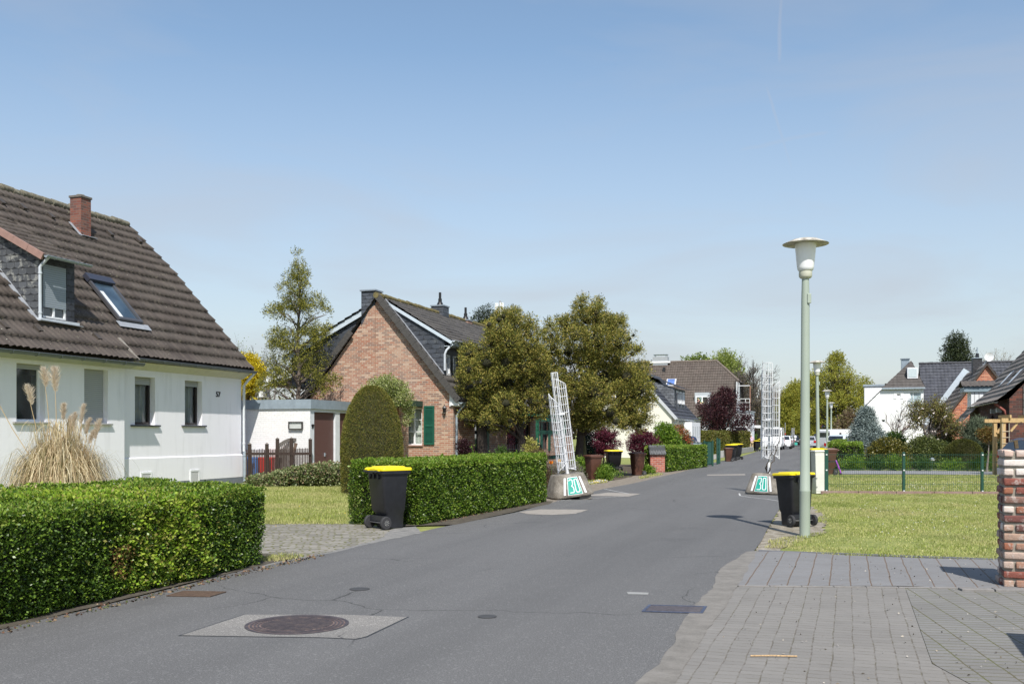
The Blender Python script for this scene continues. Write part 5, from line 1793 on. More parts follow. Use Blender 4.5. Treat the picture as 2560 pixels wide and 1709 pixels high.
for k in range(7):
    y_a = yd + .0 + (2.2) * k / 7; y_b = yd + 2.2 * (k + 1.05) / 7
    m.bar((x0 - .08, y_a, main_z(y_a) + .06), (x0 - .08, y_b, main_z(y_b) + .06), .14, .02, LEAD)
m.bar((x0 - .12, yd - .1, zb + .05), (x1 + .15, yd - .1, zb + .02), .12, .02, LEAD)
m.build('flashing', None, house)
# roof window
c4 = [W.pix(*p, plane=(pl_lo, k_lo + .09)) for p in ((214, 686), (280, 700), (336, 800), (283, 795))]
sx0 = (c4[0].x + c4[3].x) / 2; sx1 = (c4[1].x + c4[2].x) / 2; sy0 = (c4[2].y + c4[3].y) / 2; sy1 = (c4[0].y + c4[1].y) / 2
def on_roof(x, y, lift):
    n = pl_lo * lift
    return (x + n.x, y + n.y, 3.73 + (y + .38) * (7.02 - 3.73) / 3.04 + n.z)
m = MB()
def plate(mb, xa, xb, ya, yb, l0, l1, mat):
    a = [Vector(on_roof(*p, l0)) for p in ((xa, ya), (xb, ya), (xb, yb), (xa, yb))]
    mb.prism([tuple(v) for v in a], tuple(pl_lo * (l1 - l0)), mat)
sk = MB(); DG = m_paint('roof_window_frame', (.10, .10, .11), .35, .05, .4); _pl = plate; plate = lambda mb, a, b, c, d, l0, l1, m_: _pl(mb, a, b, c, d, l0 + .05, l1 + .05, m_)
plate(sk, sx0, sx0 + .075, sy0, sy1, .02, .12, DG); plate(sk, sx1 - .075, sx1, sy0, sy1, .02, .12, DG)
plate(sk, sx0 + .075, sx1 - .075, sy0, sy0 + .07, .02, .12, DG)
plate(sk, sx0 - .02, sx1 + .02, sy1 - .16, sy1 + .02, .02, .17, m_paint('roof_window_hood', (.06, .065, .09), .3, .05, .4))
sko = sk.build('roof_window', None, house, bevel=.01)
m = MB(); plate(m, sx0 + .075, sx1 - .075, sy0 + .07, sy1 - .16, .06, .07, m_glass('sky_glass', (.03, .05, .07), .02)); m.build('pane', None, sko)
m = MB(); plate(m, sx0 + .10, sx0 + .30, sy0 + .10, sy1 - .4, .0705, .074, m_paint('white_blind', (.6, .62, .62))); m.build('blind', None, sko)
m = MB(); plate(m, sx0 - .1, sx1 + .22, sy0 - .16, sy0 - .01, .03, .045, LEAD); m.build('flashing', None, house)
for i, (a, b) in enumerate(((3, 510), (57, 523), (127, 545), (199, 566), (275, 589), (347, 606), (94, 828), (242, 848), (10, 820))):
    pp, kk = (pl_up, k_up) if b < 620 else (pl_lo, k_lo)
    v = W.pix(a, b, plane=(pp, kk + .03))
    m = MB(); m.prism([(v.x - .07, v.y - .08, v.z - .03), (v.x + .07, v.y - .08, v.z - .03), (v.x + .07, v.y + .10, v.z + .12), (v.x - .07, v.y + .10, v.z + .12)], tuple(pp * .07), m_paint('vent_tile_brown', (.06, .05, .042)))
    m.build('vent_tile', None, house)
v = W.pix(546, 992, y=-.01)
v0 = W.pix(540, 991, y=-.01)
text_mesh('house_number', house, '57', .23, Matrix.Translation(v0) @ Matrix.Rotation(R(90), 4, 'X'), m_paint('number_black', (.01, .01, .01), .4))

# ================================================================ GARAGE
Gf = Fr(-6.69, 33.0)
garage = thing('garage', 'flat-roofed white garage with ribbed brown doors beside the brick house', 'garage', tuple(Gf.o), SROT)
Tg = lambda u, d, z: (u, d, z)
d1a = Gf.pix(785.5, HZ, y=0).x; d1b = Gf.pix(838.5, HZ, y=0).x; d2a = Gf.pix(849.5, HZ, y=0).x
WBR = m_brick('white_painted_brick', [(.80, .80, .79), (.82, .82, .81), (.84, .84, .83), (.81, .81, .80)], (.76, .76, .75), .21, .071, .008)
WPL = m_paint('white_painted_pillar', (.66, .68, .71), .7)
m = MB()
m.poly([(0, 0, 0), (0, 6.4, 0), (0, 6.4, 2.5), (0, 0, 2.5)], WBR)
m.build('wall', None, garage)
wall('wall', garage, WPL, Tg, 0, 4.25, 0, 2.5, [(d1a, d1b, .01, 2.36), (d2a, 4.0, .01, 2.36)], .12)
DOOR = m_slat('brown_ribbed_door', (.125, .062, .055), .06, 'X', .5, .5, .62)
for a, b, l in ((d1a, d1b, 'brown ribbed garage door with a small handle'), (d2a, 4.0, 'brown ribbed garage door partly behind the yew')):
    m = MB(); m.box(a + .01, b - .01, .07, .11, .02, 2.35, DOOR); dr = m.build('door', None, garage); dr['label'] = l
    m = MB(); c = a + (b - a) * .55; m.box(c - .012, c + .012, .03, .07, .86, .98, ZINC); m.tube([(c, .035, .94), (c + .07, .035, .94)], .009, 6, ZINC); m.build('handle', None, dr)
m = MB()
FAS = m_paint('grey_fascia', (.24, .29, .33), .6, .12)
m.box(-.06, 4.25, -.06, 0.0, 2.46, 2.77, FAS); m.box(-.06, 0.0, 0.0, 6.5, 2.46, 2.77, FAS); m.box(0, 4.25, 0.0, 6.5, 2.5, 2.70, m_paint('roof_felt', (.15, .15, .15), .9))
m.build('roof', None, garage)
vl = Gf.pix(741, 1063, x=0)
m = MB(); m.box(-.09, -.002, vl.y - .26, vl.y + .26, vl.z - .13, vl.z - .105, DKBR); m.box(-.09, -.002, vl.y - .26, vl.y + .26, vl.z + .10, vl.z + .125, DKBR); m.box(-.09, -.002, vl.y + .235, vl.y + .26, vl.z - .105, vl.z + .10, DKBR); m.box(-.09, -.002, vl.y - .26, vl.y - .235, vl.z - .105, vl.z + .10, DKBR)
m.box(-.05, -.003, vl.y - .235, vl.y + .235, vl.z - .105, vl.z + .10, m_paint('vent_flap', (.5, .52, .5), .3)); m.build('wall_vent', None, garage)
nv = Gf.pix(779, 1070, y=-.01)
text_mesh('house_number', garage, '97', .19, Matrix.Translation(nv) @ Matrix.Rotation(R(90), 4, 'X'), m_paint('number_black', (.01, .01, .01), .4), sx=.8)

# ================================================================ BRICK HOUSE
B = Fr(-2.13, 36.0)
BR = [lin((152, 100, 78)), lin((142, 94, 76)), lin((162, 116, 92)), lin((124, 88, 74)), lin((172, 134, 110)), lin((154, 90, 64)), lin((118, 88, 78)), lin((158, 106, 80)), lin((184, 154, 132))]
BR = [tuple(a * .85 + b * .15 for a, b in zip(c, lin((172, 140, 118)))) for c in BR]
BRICK = m_brick('mixed_brick', BR, lin((196, 182, 164)), .22, .074, .0145)
brick = thing('brick_house', 'steep-gabled red-brown brick house with slate dormers and green shutter', 'house', tuple(B.o), SROT)
TILE_B = m_tile('dark_grey_tile', (.052, .048, .046), (.085, .078, .072), (.24, .22, .13), .55, (.11, .10, .09))
TG = lambda u, d, z: (d, u, z)
wg = (B.pix(1055, HZ, x=0).y, B.pix(1014, HZ, x=0).y)
zt_ = B.pix(1053, 1019, x=0).z; zb_w = B.pix(1053, 1112, x=0).z
ha = (min(wg), max(wg), zb_w, zt_)
wall('wall', brick, BRICK, TG, 0, 5.9, 0, 2.95, [ha], .12, top=None)
m = MB(); m.poly([(0, 0, 2.95), (0, 5.9, 2.95), (0, 3.0, 6.62), (0, 2.95, 6.62)], BRICK); m.build('gable_wall', None, brick)
TB = lambda u, d, z: (u, d, z)
sw = [(2.2, 3.4, .9, 2.2), (6.0, 9.2, .25, 2.3), (11.0, 12.0, .9, 2.2)]
wall('wall', brick, BRICK, TB, 0, 16.5, 0, 2.95, sw, .15)
m = MB(); m.poly([(16.5, 0, 0), (16.5, 6, 0), (16.5, 6, 2.95), (16.5, 3, 6.6), (16.5, 0, 2.95)], BRICK); m.poly([(0, 5.9, 0), (16.5, 5.9, 0), (16.5, 5.9, 2.95), (0, 5.9, 2.95)], BRICK); m.build('wall', None, brick)
LACE = m_paint('lace_curtain', (.66, .68, .62), .9, .12, 0, 9)
window(brick, TG, ha[0], ha[1], ha[2], ha[3], .11, WHITE_PAINT, m_clear(), (.5,), (.36, .68), .05, LACE, 0, None, .05, m_paint('brick_sill', (.30, .18, .14), .9), 'white latticed window with lace curtains', .05, frame_d=.05)
for (a, b, c, d) in sw:
    window(brick, TB, a, b, c, d, .13, m_paint('dark_frame', (.05, .05, .05)), GLASS, (.5,), (), .06)
ya = B.pix(1086.5, HZ, x=0).y; yb2 = B.pix(1060.5, HZ, x=0).y; z0s = B.pix(1073, 1111, x=0).z; z1s = B.pix(1073, 1014, x=0).z
GRN = m_paint('green_shutter_paint', (.010, .085, .055), .45)
m = MB(); m.box(-.05, -.012, ya, ya + .06, z0s, z1s, GRN); m.box(-.05, -.012, yb2 - .06, yb2, z0s, z1s, GRN)
for zz in (z0s, (z0s + z1s) / 2 - .04, z1s - .08): m.box(-.05, -.012, ya + .06, yb2 - .06, zz, zz + .08, GRN)
zz = z0s + .1
while zz < z1s - .1:
    m.prism([(-.046, ya + .06, zz), (-.016, ya + .06, zz + .03), (-.016, ya + .06, zz + .04), (-.046, ya + .06, zz + .01)], (0, yb2 - ya - .12, 0), GRN); zz += .042
m.build('shutter', None, brick)
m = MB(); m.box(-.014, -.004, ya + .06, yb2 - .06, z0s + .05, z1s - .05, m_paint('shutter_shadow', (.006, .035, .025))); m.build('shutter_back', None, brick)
# wall lantern
lv = B.pix(1111, 1024, x=-.12)
m = MB(); IR = m_paint('black_iron', (.012, .012, .013), .4)
m.tube([(-.0, lv.y, lv.z - .14), (-.06, lv.y, lv.z - .2), (-.12, lv.y, lv.z - .14)], .012, 6, IR)
m.lathe([(.03, -.14), (.075, .06), (.085, .07), (.05, .13), (.012, .15), (.012, .2)], (-.12, lv.y, lv.z), 6, IR); m.build('wall_lantern', None, brick)
m = MB(); m.lathe([(.035, -.12), (.068, .05)], (-.12, lv.y, lv.z), 6, m_paint('lantern_glass', (.25, .24, .2), .1)); m.build('lantern_glass', None, brick)
# roof
eR = (-.28, 2.80); rg_ = (2.97, 6.74); eL = (6.2, 2.80)
SH = 5.05
yD = .52
tile_roof('roof', brick, TILE_B, -.16, 16.7, [eR, (yD + .02, 2.80 + (yD + .02 + .28) * (6.74 - 2.80) / 3.25)], .34, .19, .015, .03, seed=3)
tile_roof('dormer_roof', brick, TILE_B, .42, 14.0, [(yD - .32, SH - .02), rg_], .34, .19, .015, .03, seed=4)
tile_roof('roof', brick, TILE_B, -.16, .42, [(yD, 2.80 + (yD + .28) * (6.74 - 2.80) / 3.25), rg_], .34, .19, .015, .03, seed=5)
tile_roof('roof', brick, TILE_B, 14.0, 16.7, [(yD, 2.80 + (yD + .28) * (6.74 - 2.80) / 3.25), rg_], .34, .19, .015, .03, seed=5)
tile_roof('roof', brick, TILE_B, -.16, 16.7, [eL, rg_], .34, .19, .015, .03, seed=6)
m = MB(); MET = m_paint('verge_tile_grey', (.06, .056, .052), .75, .2, 0, 12)
for (e, nn) in ((eR, 15), (eL, 15)):
    m = MB()
    for k in range(nn if e is eR else 10):
        a = Vector((-.17, e[0], e[1])).lerp(Vector((-.17, rg_[0], rg_[1])), k / nn); b = Vector((-.17, e[0], e[1])).lerp(Vector((-.17, rg_[0], rg_[1])), (k + 1.05) / nn)
        off = Vector((0, 0, .02)); 
        m.bar(a + off - Vector((0, 0, .012 * (k % 1))), b + off + Vector((0, 0, -.03)), .09, .22, MET, up=(0, (rg_[1] - e[1]), (e[0] - rg_[0])) if False else (0, 0, 1))
    m.build('verge', None, brick)
m = MB(); m.poly([(-.06, eR[0], eR[1] - .10), (-.06, .12, 2.62), (-.06, .12, 3.3)], WHITE_PAINT); m.prism([(-.1, -.27, 2.66), (-.1, .06, 2.66), (-.1, .06, 3.0), (-.1, -.27, 2.78)], (.06, 0, 0), WHITE_PAINT); m.box(.0, 16.4, -.27, -.002, 2.62, 2.70, WHITE_PAINT); m.build('soffit', None, brick)
ridge_run('ridge', brick, m_mottle('mossy_ridge', [(.06, .055, .03), (.15, .125, .05), (.22, .17, .07)], 9, .95, .6, 40, .01), (-.22, rg_[0], rg_[1] + .02), (16.7, rg_[0], rg_[1] + .02), .11, seed=8)
gutter('gutter', brick, (-.15, -.36, 2.76), (16.6, -.36, 2.72), .06)
downpipe('downpipe', brick, [(.25, -.36, 2.70), (.18, -.16, 2.45), (.15, -.08, 2.3), (.15, -.08, 0)], .045)
# right dormer band: slate cheek, fascia and windows
SLB = m_slate('blue_slate', (.050, .058, .072), .34, .17, .12)
zr = lambda y: 2.80 + (y + .28) * (6.74 - 2.80) / 3.25
zs = lambda y: SH + (y - yD + .32) * (6.74 - SH) / (2.97 - yD + .32)
m = MB()
m.poly([(.44, yD, zr(yD)), (.44, yD, zs(yD) - .05), (.44, 2.9, 6.62), (.44, 1.6, zr(1.6))], SLB)
dc = m.build('dormer_cheek', None, brick)
m = MB()
a = Vector((.38, yD - .32, SH - .09)); b = Vector((.38, 2.97, 6.60))
m.bar(a, b, .05, .11, m_paint('pale_fascia', (.50, .57, .63), .6)); m.bar(Vector((.42, yD - .32, SH - .10)), Vector((14, yD - .32, SH - .10)), .05, .16, m_paint('pale_fascia', (.50, .57, .63), .6)); m.bar((.42, yD - .15, SH - .20), (14, yD - .15, SH - .20), .3, .02, m_paint('pale_fascia', (.50, .57, .63), .6))
m.build('fascia', None, brick)
TD = lambda u, d, z: (u, yD + d, z)
wins = []
for i in range(9):
    u = .64 + i * .62 if i < 3 else 1.0 + i * .62 + (i // 3) * 1.2
    wins.append((u, u + .42, 3.80, 4.56))
wall('dormer_front', brick, SLB, TD, .44, 14.0, 3.74, SH - .02, wins, .1)
for (a_, b_, c_, d_) in wins: window(brick, TD, a_, b_, c_, d_, .08, WHITE_PAINT, m_glass('pale_glass', (.20, .23, .26)), (), (), .08)
gutter('gutter', brick, (.36, yD - .40, SH - .01), (14, yD - .40, SH - .03), .055, m_paint('pale_zinc', (.5, .55, .6), .4, .1, .2))
downpipe('downpipe', brick, [(.62, yD - .40, SH - .06), (.50, yD - .22, SH - .2), (.40, yD - .10, SH - .35), (.38, yD - .04, SH - .5), (.38, yD - .04, zr(yD) + .18)], .045, m_paint('pale_pipe', (.5, .54, .58), .45))
m = MB(); 
for k in range(10):
    y1_ = yD + (2.9 - yD) * k / 10; y2_ = yD + (2.9 - yD) * (k + 1.03) / 10
    m.bar((.40, y1_, zr(y1_) + .05), (.40, y2_, zr(y2_) + .05), .10, .02, LEAD)
m.build('flashing', None, brick)
# left dormer
zl = lambda y: 2.80 + (6.2 - y) * (6.74 - 2.80) / 3.23
m = MB(); m.poly([(.4, 5.55, zl(5.55)), (.4, 6.2, 3.4), (.4, 6.9, 3.4), (.4, 6.9, 4.55), (.4, 3.15, 6.45), (.4, 3.6, zl(3.6))], SLB); m.build('dormer_cheek', None, brick)
tile_roof('dormer_roof', brick, TILE_B, .2, 12, [(7.2, 4.62), (3.0, 6.72)], .34, .19, .015, .03, seed=13)
m = MB(); m.bar((.3, 7.2, 4.48), (.3, 3.1, 6.53), .05, .18, m_paint('pale_fascia', (.50, .57, .63), .6)); m.build('fascia', None, brick)
m = MB(); m.poly([(.4, 6.9, 3.4), (12, 6.9, 3.4), (12, 6.9, 4.6), (.4, 6.9, 4.6)], SLB); m.build('dormer_front', None, brick)
# chimneys
yc1 = B.pix(937, HZ, x=-.05).y; yc2 = B.pix(902.5, HZ, x=-.05).y
zc_top = B.pix(920, 727, x=-.05).z
m = MB(); m.box(-.028, .55, yc1, yc2, 5.0, zc_top, m_slate('chimney_slate', (.06, .068, .082), .28, .13, .1)); c1 = m.build('chimney', None, brick); c1['label'] = 'slate-clad chimney at the gable peak'
m = MB(); m.box(-.09, .59, yc1 - .04, yc2 + .04, zc_top, zc_top + .05, m_paint('zinc_cap', (.3, .34, .38), .4, .1, .4)); m.build('cap', None, c1)
m = MB(); ys1 = B.pix(938.5, HZ, x=-.03).y; ys2 = B.pix(901.5, HZ, x=-.03).y
ysm = B.pix(924, HZ, x=-.03).y
m.prism([(-.035, ys1, 0), (-.035, ys2, 0), (-.035, ys2, B.pix(901, 820, x=-.03).z), (-.035, ysm, B.pix(924, 772, x=-.03).z), (-.035, ys1, B.pix(933, 762, x=-.03).z)], (.033, 0, 0), BRICK); m.build('chimney_breast', None, brick)
for (pxa, pxb, pyt, base, mt, lab, pot) in ((1093, 1121, 765, 813, m_slate('chimney_slate', (.06, .068, .082), .28, .13, .1), 'slate-clad chimney midway along the ridge', 1), (1159, 1177.5, 801, 826, m_brick('chimney_brick_pale', BR, lin((170, 150, 140)), .24, .075, .012), 'small brick chimney far along the ridge', 1)):
    pa = B.pix(pxa, pyt, y=2.97); w_ = .62 if pot and pxa < 1100 else .5
    # find x where ridge meets
    m = MB(); m.box(pa.x, pa.x + w_, 2.97 - w_ * .45, 2.97 + w_ * .45, 6.0, pa.z, mt); c_ = m.build('chimney', None, brick); c_['label'] = lab
    m = MB(); m.box(pa.x - .04, pa.x + w_ + .04, 2.97 - w_ * .5, 2.97 + w_ * .5, pa.z, pa.z + .05, m_paint('zinc_cap', (.3, .34, .38), .4, .1, .4))
    m.lathe([(.16, .05), (.10, .2), (.08, .22), (.08, .35), (.055, .36), (.055, .62)], (pa.x + w_ / 2, 2.97, pa.z), 12, IR); m.build('flue', None, c_, smooth=40)
# entrance canopy and brick pier
m = MB(); cy1 = B.pix(1032, HZ, x=-.9).y
zc = B.pix(1032, 1006, x=-.9).z
m.box(-.95, -.003, cy1, cy1 + 2.2, zc - .13, zc + .08, m_paint('dark_green_board', (.012, .05, .035), .5)); m.build('canopy', None, brick, bevel=.01)
py_ = B.pix(1014, HZ, x=-.85).y
m = MB(); m.box(-.85, -.60, py_, py_ + .25, 0, zc - .135, BRICK); m.build('pier', None, brick)
m = MB(); m.box(-.03, -.0035, py_ + .3, py_ + 1.5, 0, 2.1, m_paint('dark_door', (.02, .018, .018), .4)); m.build('door', None, brick)
# timber veranda on the street side
m = MB(); GT = m_paint('green_timber', (.015, .12, .07), .6)
for uu in (5.6, 9.6): m.box(uu, uu + .12, -1.5, -1.38, 0, 2.35, GT)
for zz in (2.15, 1.62, .55): m.box(5.6, 9.7, -1.53, -1.49, zz, zz + .16, GT)
m.box(5.5, 9.8, -1.55, -.002, 2.36, 2.46, GT); m.build('veranda', None, brick)
for ua, ub in ((10.75, 10.98), (12.02, 12.3), (3.45, 3.7)): m = MB(); m.box(ua, ub, -.05, -.003, .85, 2.2, GRN); m.build('shutter', None, brick)

# bungalow roof behind garage
Q = Fr(-9.9, 44.5)
bg_ = thing('bungalow', 'low brick bungalow with white fascia and pale flat roof behind the garage', 'house', tuple(Q.o), SROT)
m = MB(); m.box(0, 9, 0, 8, 0, 3.1, BRICK); m.build('wall', None, bg_)
va = Q.pix(612, 967, x=-.6); vb = Q.pix(742, 925, x=-.6)
m = MB(); m.bar((-.6, va.y, va.z), (-.6, vb.y, vb.z), .08, .24, WHITE_PAINT); m.bar((-.56, va.y, va.z - .17), (-.56, vb.y, vb.z - .17), .05, .10, WHITE_PAINT); m.build('fascia', None, bg_)
m = MB(); m.prism([(-.56, va.y, va.z + .10), (-.56, vb.y, vb.z + .10), (-.56, vb.y, vb.z + .16), (-.56, va.y, va.z + .16)], (9, 0, 0), m_paint('pale_grey_roof', (.30, .31, .32), .8)); m.build('roof', None, bg_)
m = MB(); m.box(-.56, 0, va.y - .9, va.y - .7, va.z - .45, va.z - .2, WHITE_PAINT); m.build('beam', None, bg_)

# ================================================================ LEFT SIDE: HEDGES, PLANTS, FENCE
PRIV = m_leaf('privet_leaf', [(.016, .036, .005), (.034, .073, .009), (.062, .125, .013), (.105, .185, .022), (.17, .26, .035)], .15, .36)
PRIV_T = m_leaf('privet_sunlit_top_leaf', [(.09, .17, .014), (.15, .26, .022), (.22, .33, .035), (.26, .30, .06)], .3, .45)  # yellow-green top leaves; the tops' sunlit brightness is put into this colour
LIME = m_leaf('lime_leaf', [(.14, .26, .02), (.26, .40, .03), (.36, .48, .05), (.42, .50, .07), (.30, .26, .08)], .35, .5)
RUSTY = m_leaf('rusty_maple_leaf', [(.16, .09, .035), (.24, .14, .05), (.28, .2, .06)], .3, .6)


def hedge1_mat(P, rng):
    """0 privet, 1 lime creeper patch, 2 rusty leaves, 3 top leaves coloured as sunlit."""
    u = P[:, 1] - 0.31 * 0
    n = noise3(P, 4.0, 5) * .22
    c = (P[:, 1] > 9.75 + n + (1 - P[:, 2]) * -.25) & (P[:, 1] < 11.15 + n)
    mi = np.zeros(len(P), int)
    top = (P[:, 2] > .83)
    mi[top & (rng.random(len(P)) < .75)] = 3
    pc_ = np.exp(-((P[:, 1] - 10.55 - n * 1.5) / .62) ** 2) * np.clip(.62 + .5 * noise3(P, 5.0, 9), .08, 1)
    mi[rng.random(len(P)) < pc_] = 1
    rr = (np.hypot(P[:, 1] - 9.85, (P[:, 2] - .33) * 1.0) < .17) & (P[:, 0] > -4.2) & (rng.random(len(P)) < .6)
    mi[rr] = 2
    return mi


hq = [(-5.50, 4.2), (-3.04, 12.32), (-4.75, 13.1), (-8.0, 5.2)]
hedge('hedge', 'large clipped privet hedge with a lime-green creeper patch, nearest on the left', 'hedge', hq, .93, [PRIV, LIME, RUSTY, PRIV_T], 12500, (.029, .018), seed=11, lump=.06, mat_fn=hedge1_mat, depth=.15, sprigs=14, h2=1.0)


def sunlit_top(h):
    def f(P, rng):
        mi = np.zeros(len(P), int); mi[(P[:, 2] > h) & (rng.random(len(P)) < .8)] = 1; mi[rng.random(len(P)) < .12] = 1
        return mi
    return f


hedge('hedge', 'middle clipped hedge behind the black bin with yellow lid', 'hedge', [(-1.62, 17.58), (-2.92, 18.02), (-.45, 24.5), (.82, 23.75)], 1.10, [PRIV, PRIV_T], 8500, (.031, .020), seed=12, lump=.045, mat_fn=sunlit_top(1.0), round_top=.04, depth=.09, sprigs=5)
hedge('hedge', 'clipped hedge right of the tile-capped brick letterbox pillar', 'hedge', [(6.62, 42.4), (5.7, 42.7), (7.4, 50.4), (9.65, 49.2)], 1.05, [PRIV, PRIV_T], 2400, (.05, .034), seed=13, lump=.04, mat_fn=sunlit_top(.98), depth=.1)
BEECH = m_leaf('hornbeam_leaf', [(.06, .07, .012), (.12, .14, .02), (.17, .19, .03), (.22, .17, .05)], .3, .5)
hedge('hedge', 'tall yellow-green hedge behind the stooping man, in front of the plum tree', 'hedge', [(13.5, 76), (12.7, 76.4), (22.5, 97.6), (23.3, 97.0)], 1.86, [BEECH], 650, (.10, .07), seed=14, lump=.07, depth=.15)
hedge('hedge', 'dark rounded hedge beside the white van', 'hedge', [(25.1, 104), (24.2, 104.3), (26.3, 111), (27.3, 110.6)], 1.55, [PRIV], 500, (.10, .07), seed=15, lump=.12, depth=.15, round_top=.2)
hedge('hedge', 'green hedge running along the right footway past the lamps', 'hedge', [(14.9, 47.0), (16.4, 46.6), (36.0, 105), (34.6, 105.4)], 1.18, [PRIV, PRIV_T], 950, (.055, .036), seed=16, lump=.05, depth=.12, round_top=.1, mat_fn=sunlit_top(1.0))

# ivy bank in front of the garage and the picket fence
IVY = m_leaf('ivy_leaf', [(.06, .09, .025), (.12, .16, .05), (.21, .25, .10), (.34, .37, .19), (.26, .18, .11)], .15, .4)
rng = np.random.default_rng(21)
cl = []
for i in range(120):
    f = rng.random(); px_ = 632 + (868 - 632) * f
    Y_ = 30.6 + rng.uniform(0, 1.5)
    hh = (.16 + .50 * min(1, f * 1.5)) * rng.uniform(.55, .9)
    cl.append((at(px_, Y_), Y_, max(.05, hh - .12), .22))
t = thing('ivy_bank', 'low bank of variegated ivy in front of the picket fence and garage', 'ground cover', (-6.6, 31.2, 0))
V, F = clump_cloud([(c[0] + 6.6, c[1] - 31.2, c[2], c[3]) for c in cl], 900, (.06, .05), rng, .7, .4, 4, .5, .1)
np_mesh('foliage', V, F, [IVY], t)
m = MB()
for c in cl: m.lathe([(.02, -.12), (.13, -.05), (.16, .0), (.12, .10), (.02, .15)], (c[0] + 6.6, c[1] - 31.2, c[2]), 7, m_mottle('shaded_twig_core', [(.010, .012, .006), (.028, .026, .014), (.05, .04, .026)], 14))
m.build('stems', None, t)

# picket fence, gate
DW = m_wood('dark_stained_wood', (.040, .024, .017))
DWG = m_wood('weathered_wood', (.13, .115, .10))
fa = Vector((at(614, 32.3), 32.3, 0)); fb = Vector((at(777, 32.6), 32.6, 0))
fd = (fb - fa).normalized(); fl = (fb - fa).length
fence = thing('picket_fence', 'dark brown picket fence between the white house and the garage', 'fence', tuple(fa), math.atan2(fd.y, fd.x))
m = MB(); prng = random.Random(5)
n = 40
for k in range(n):
    u = .02 + (fl - .10) * k / (n - 1); w = .034; h = 1.13 + .04 * (u / fl) + prng.uniform(-.012, .012)
    m.prism([(u, -.03, 0), (u + w, -.03, 0), (u + w, -.03, h - .03), (u + w / 2, -.03, h), (u, -.03, h - .03)], (0, .018, 0), DW)
m.build('pickets', None, fence)
m = MB(); m.box(0, fl, -.01, .03, .22, .30, DW); m.box(0, fl, -.01, .03, .94, 1.02, DW); m.build('rails', None, fence)
for pxp, ty in ((626, 1107), (667.5, 1107), (693, 1094), (727, 1093), (773, 1095)):
    u = (at(pxp, 32.45) - fa.x) / fd.x; h = 1.6 + (HZ - ty) * 32.45 / FPX
    m = MB(); m.box(u - .055, u + .055, .035, .145, 0, h - .04, DW); m.add([(u - .07, .02, h - .04), (u + .07, .02, h - .04), (u + .07, .16, h - .04), (u - .07, .16, h - .04), (u, .09, h + .02)], [(0, 1, 4), (1, 2, 4), (2, 3, 4), (3, 0, 4), (0, 3, 2, 1)], DWG); m.build('post', None, fence)
gate = thing('garden_gate', 'arched weathered wooden double gate behind the picket fence', 'gate', (at(693, 33.1), 33.1, 0), math.atan2(fd.y, fd.x))
gw = at(772, 33.1) - at(696, 33.1)
m = MB(); pts = []
N_ = 16
for i in range(N_ + 1):
    f = i / N_; pts.append((gw * f, 0, 1.20 + .24 * math.sin(PI * f)))
for a, b in zip(pts[:-1], pts[1:]): m.bar(a, b, .05, .11, DWG)
m.bar((gw * .42, -.03, .7), (gw * .62, -.03, 1.32), .04, .09, m_wood('brown_wood', (.13, .085, .06)))
m.build('arch_rail', None, gate)
m = MB()
for k in range(19):
    f = (k + .5) / 19; u = gw * f; m.box(u - .018, u + .018, -.01, .012, .08, 1.16 + .24 * math.sin(PI * f), DWG)
m.build('gate_bars', None, gate)
m = MB(); m.box(0, gw, -.015, -.035, .25, .33, DWG); m.box(gw * .49, gw * .51, -.04, 0, .05, 1.46, DWG); m.build('gate_rail', None, gate)
t = thing('garden_disc', 'round wooden disc ornament against the white garage wall', 'ornament', (at(701, 33.6), 33.6, 0))
m = MB(); m.lathe([(.20, -.02), (.20, .02)], (0, 0, 1.30), 26, DWG, 'Y'); m.bar((0, 0, 0), (0, 0, 1.12), .05, .05, DWG); m.build('disc', None, t, smooth=30)
m = MB(); m.bar((0, -.03, 1.06), (.0, -.03, 1.36), .05, .02, WHITE_PAINT); m.build('white_peg', None, t)
# bins seen through the pickets
BLUE = m_paint('blue_plastic', (.05, .20, .55), .4); REDP = m_paint('red_plastic', (.62, .02, .015), .4)
for px_, mt, lab in ((634, BLUE, 'blue box standing behind the dark picket fence'), (659, REDP, 'red box behind the picket fence, next to the blue one'), (677, REDP, 'red box behind the picket fence, nearest the gate')):
    t = thing('storage_box', lab, 'box', (at(px_, 33.2), 33.2, 0))
    m = MB(); w_ = .17 if px_ < 650 else .11
    m.loft([(.0, -w_, w_, -.2, .2, .04), (.80, -w_ * 1.1, w_ * 1.1, -.22, .22, .04)], mt); m.build('body', None, t, smooth=40)
    m = MB(); m.loft([(.802, -w_ * 1.15, w_ * 1.15, -.23, .23, .04), (.85, -w_ * 1.1, w_ * 1.1, -.22, .22, .04)], mt); m.build('lid', None, t, smooth=40)

# pampas grass
t = thing('pampas_grass', 'dry straw-coloured pampas grass with feathery plumes against the white house', 'plant', (at(152, 15.6), 15.6, 0))
r = np.random.default_rng(31)
def ribbons(n, rfun, seed, w=.007, segs=5):
    r = np.random.default_rng(seed)
    V = []; F = []
    for i in range(n):
        a = r.uniform(0, 2 * PI); rb = r.uniform(0, .30)
        ln, out, hh = rfun(r)
        d = np.array([math.cos(a), math.sin(a)]); s = np.array([-d[1], d[0], 0]) * w * r.uniform(.6, 1.4)
        tw = r.normal(0, .18, 2)
        for k in range(segs + 1):
            f = k / segs
            rad = rb + out * (2 * (1 - f) * f * .80 + f * f)
            z = 2 * (1 - f) * f * hh * 2.0 + f * f * hh * ln
            p = np.array([d[0] * rad + tw[0] * f * f, d[1] * rad + tw[1] * f * f, max(.0, z)])
            V += [p - s * (1 - f * .8), p + s * (1 - f * .8)]
        b = len(V) - 2 * (segs + 1)
        for k in range(segs): F.append((b + 2 * k, b + 2 * k + 1, b + 2 * k + 3, b + 2 * k + 2))
    return np.array(V), np.array(F)
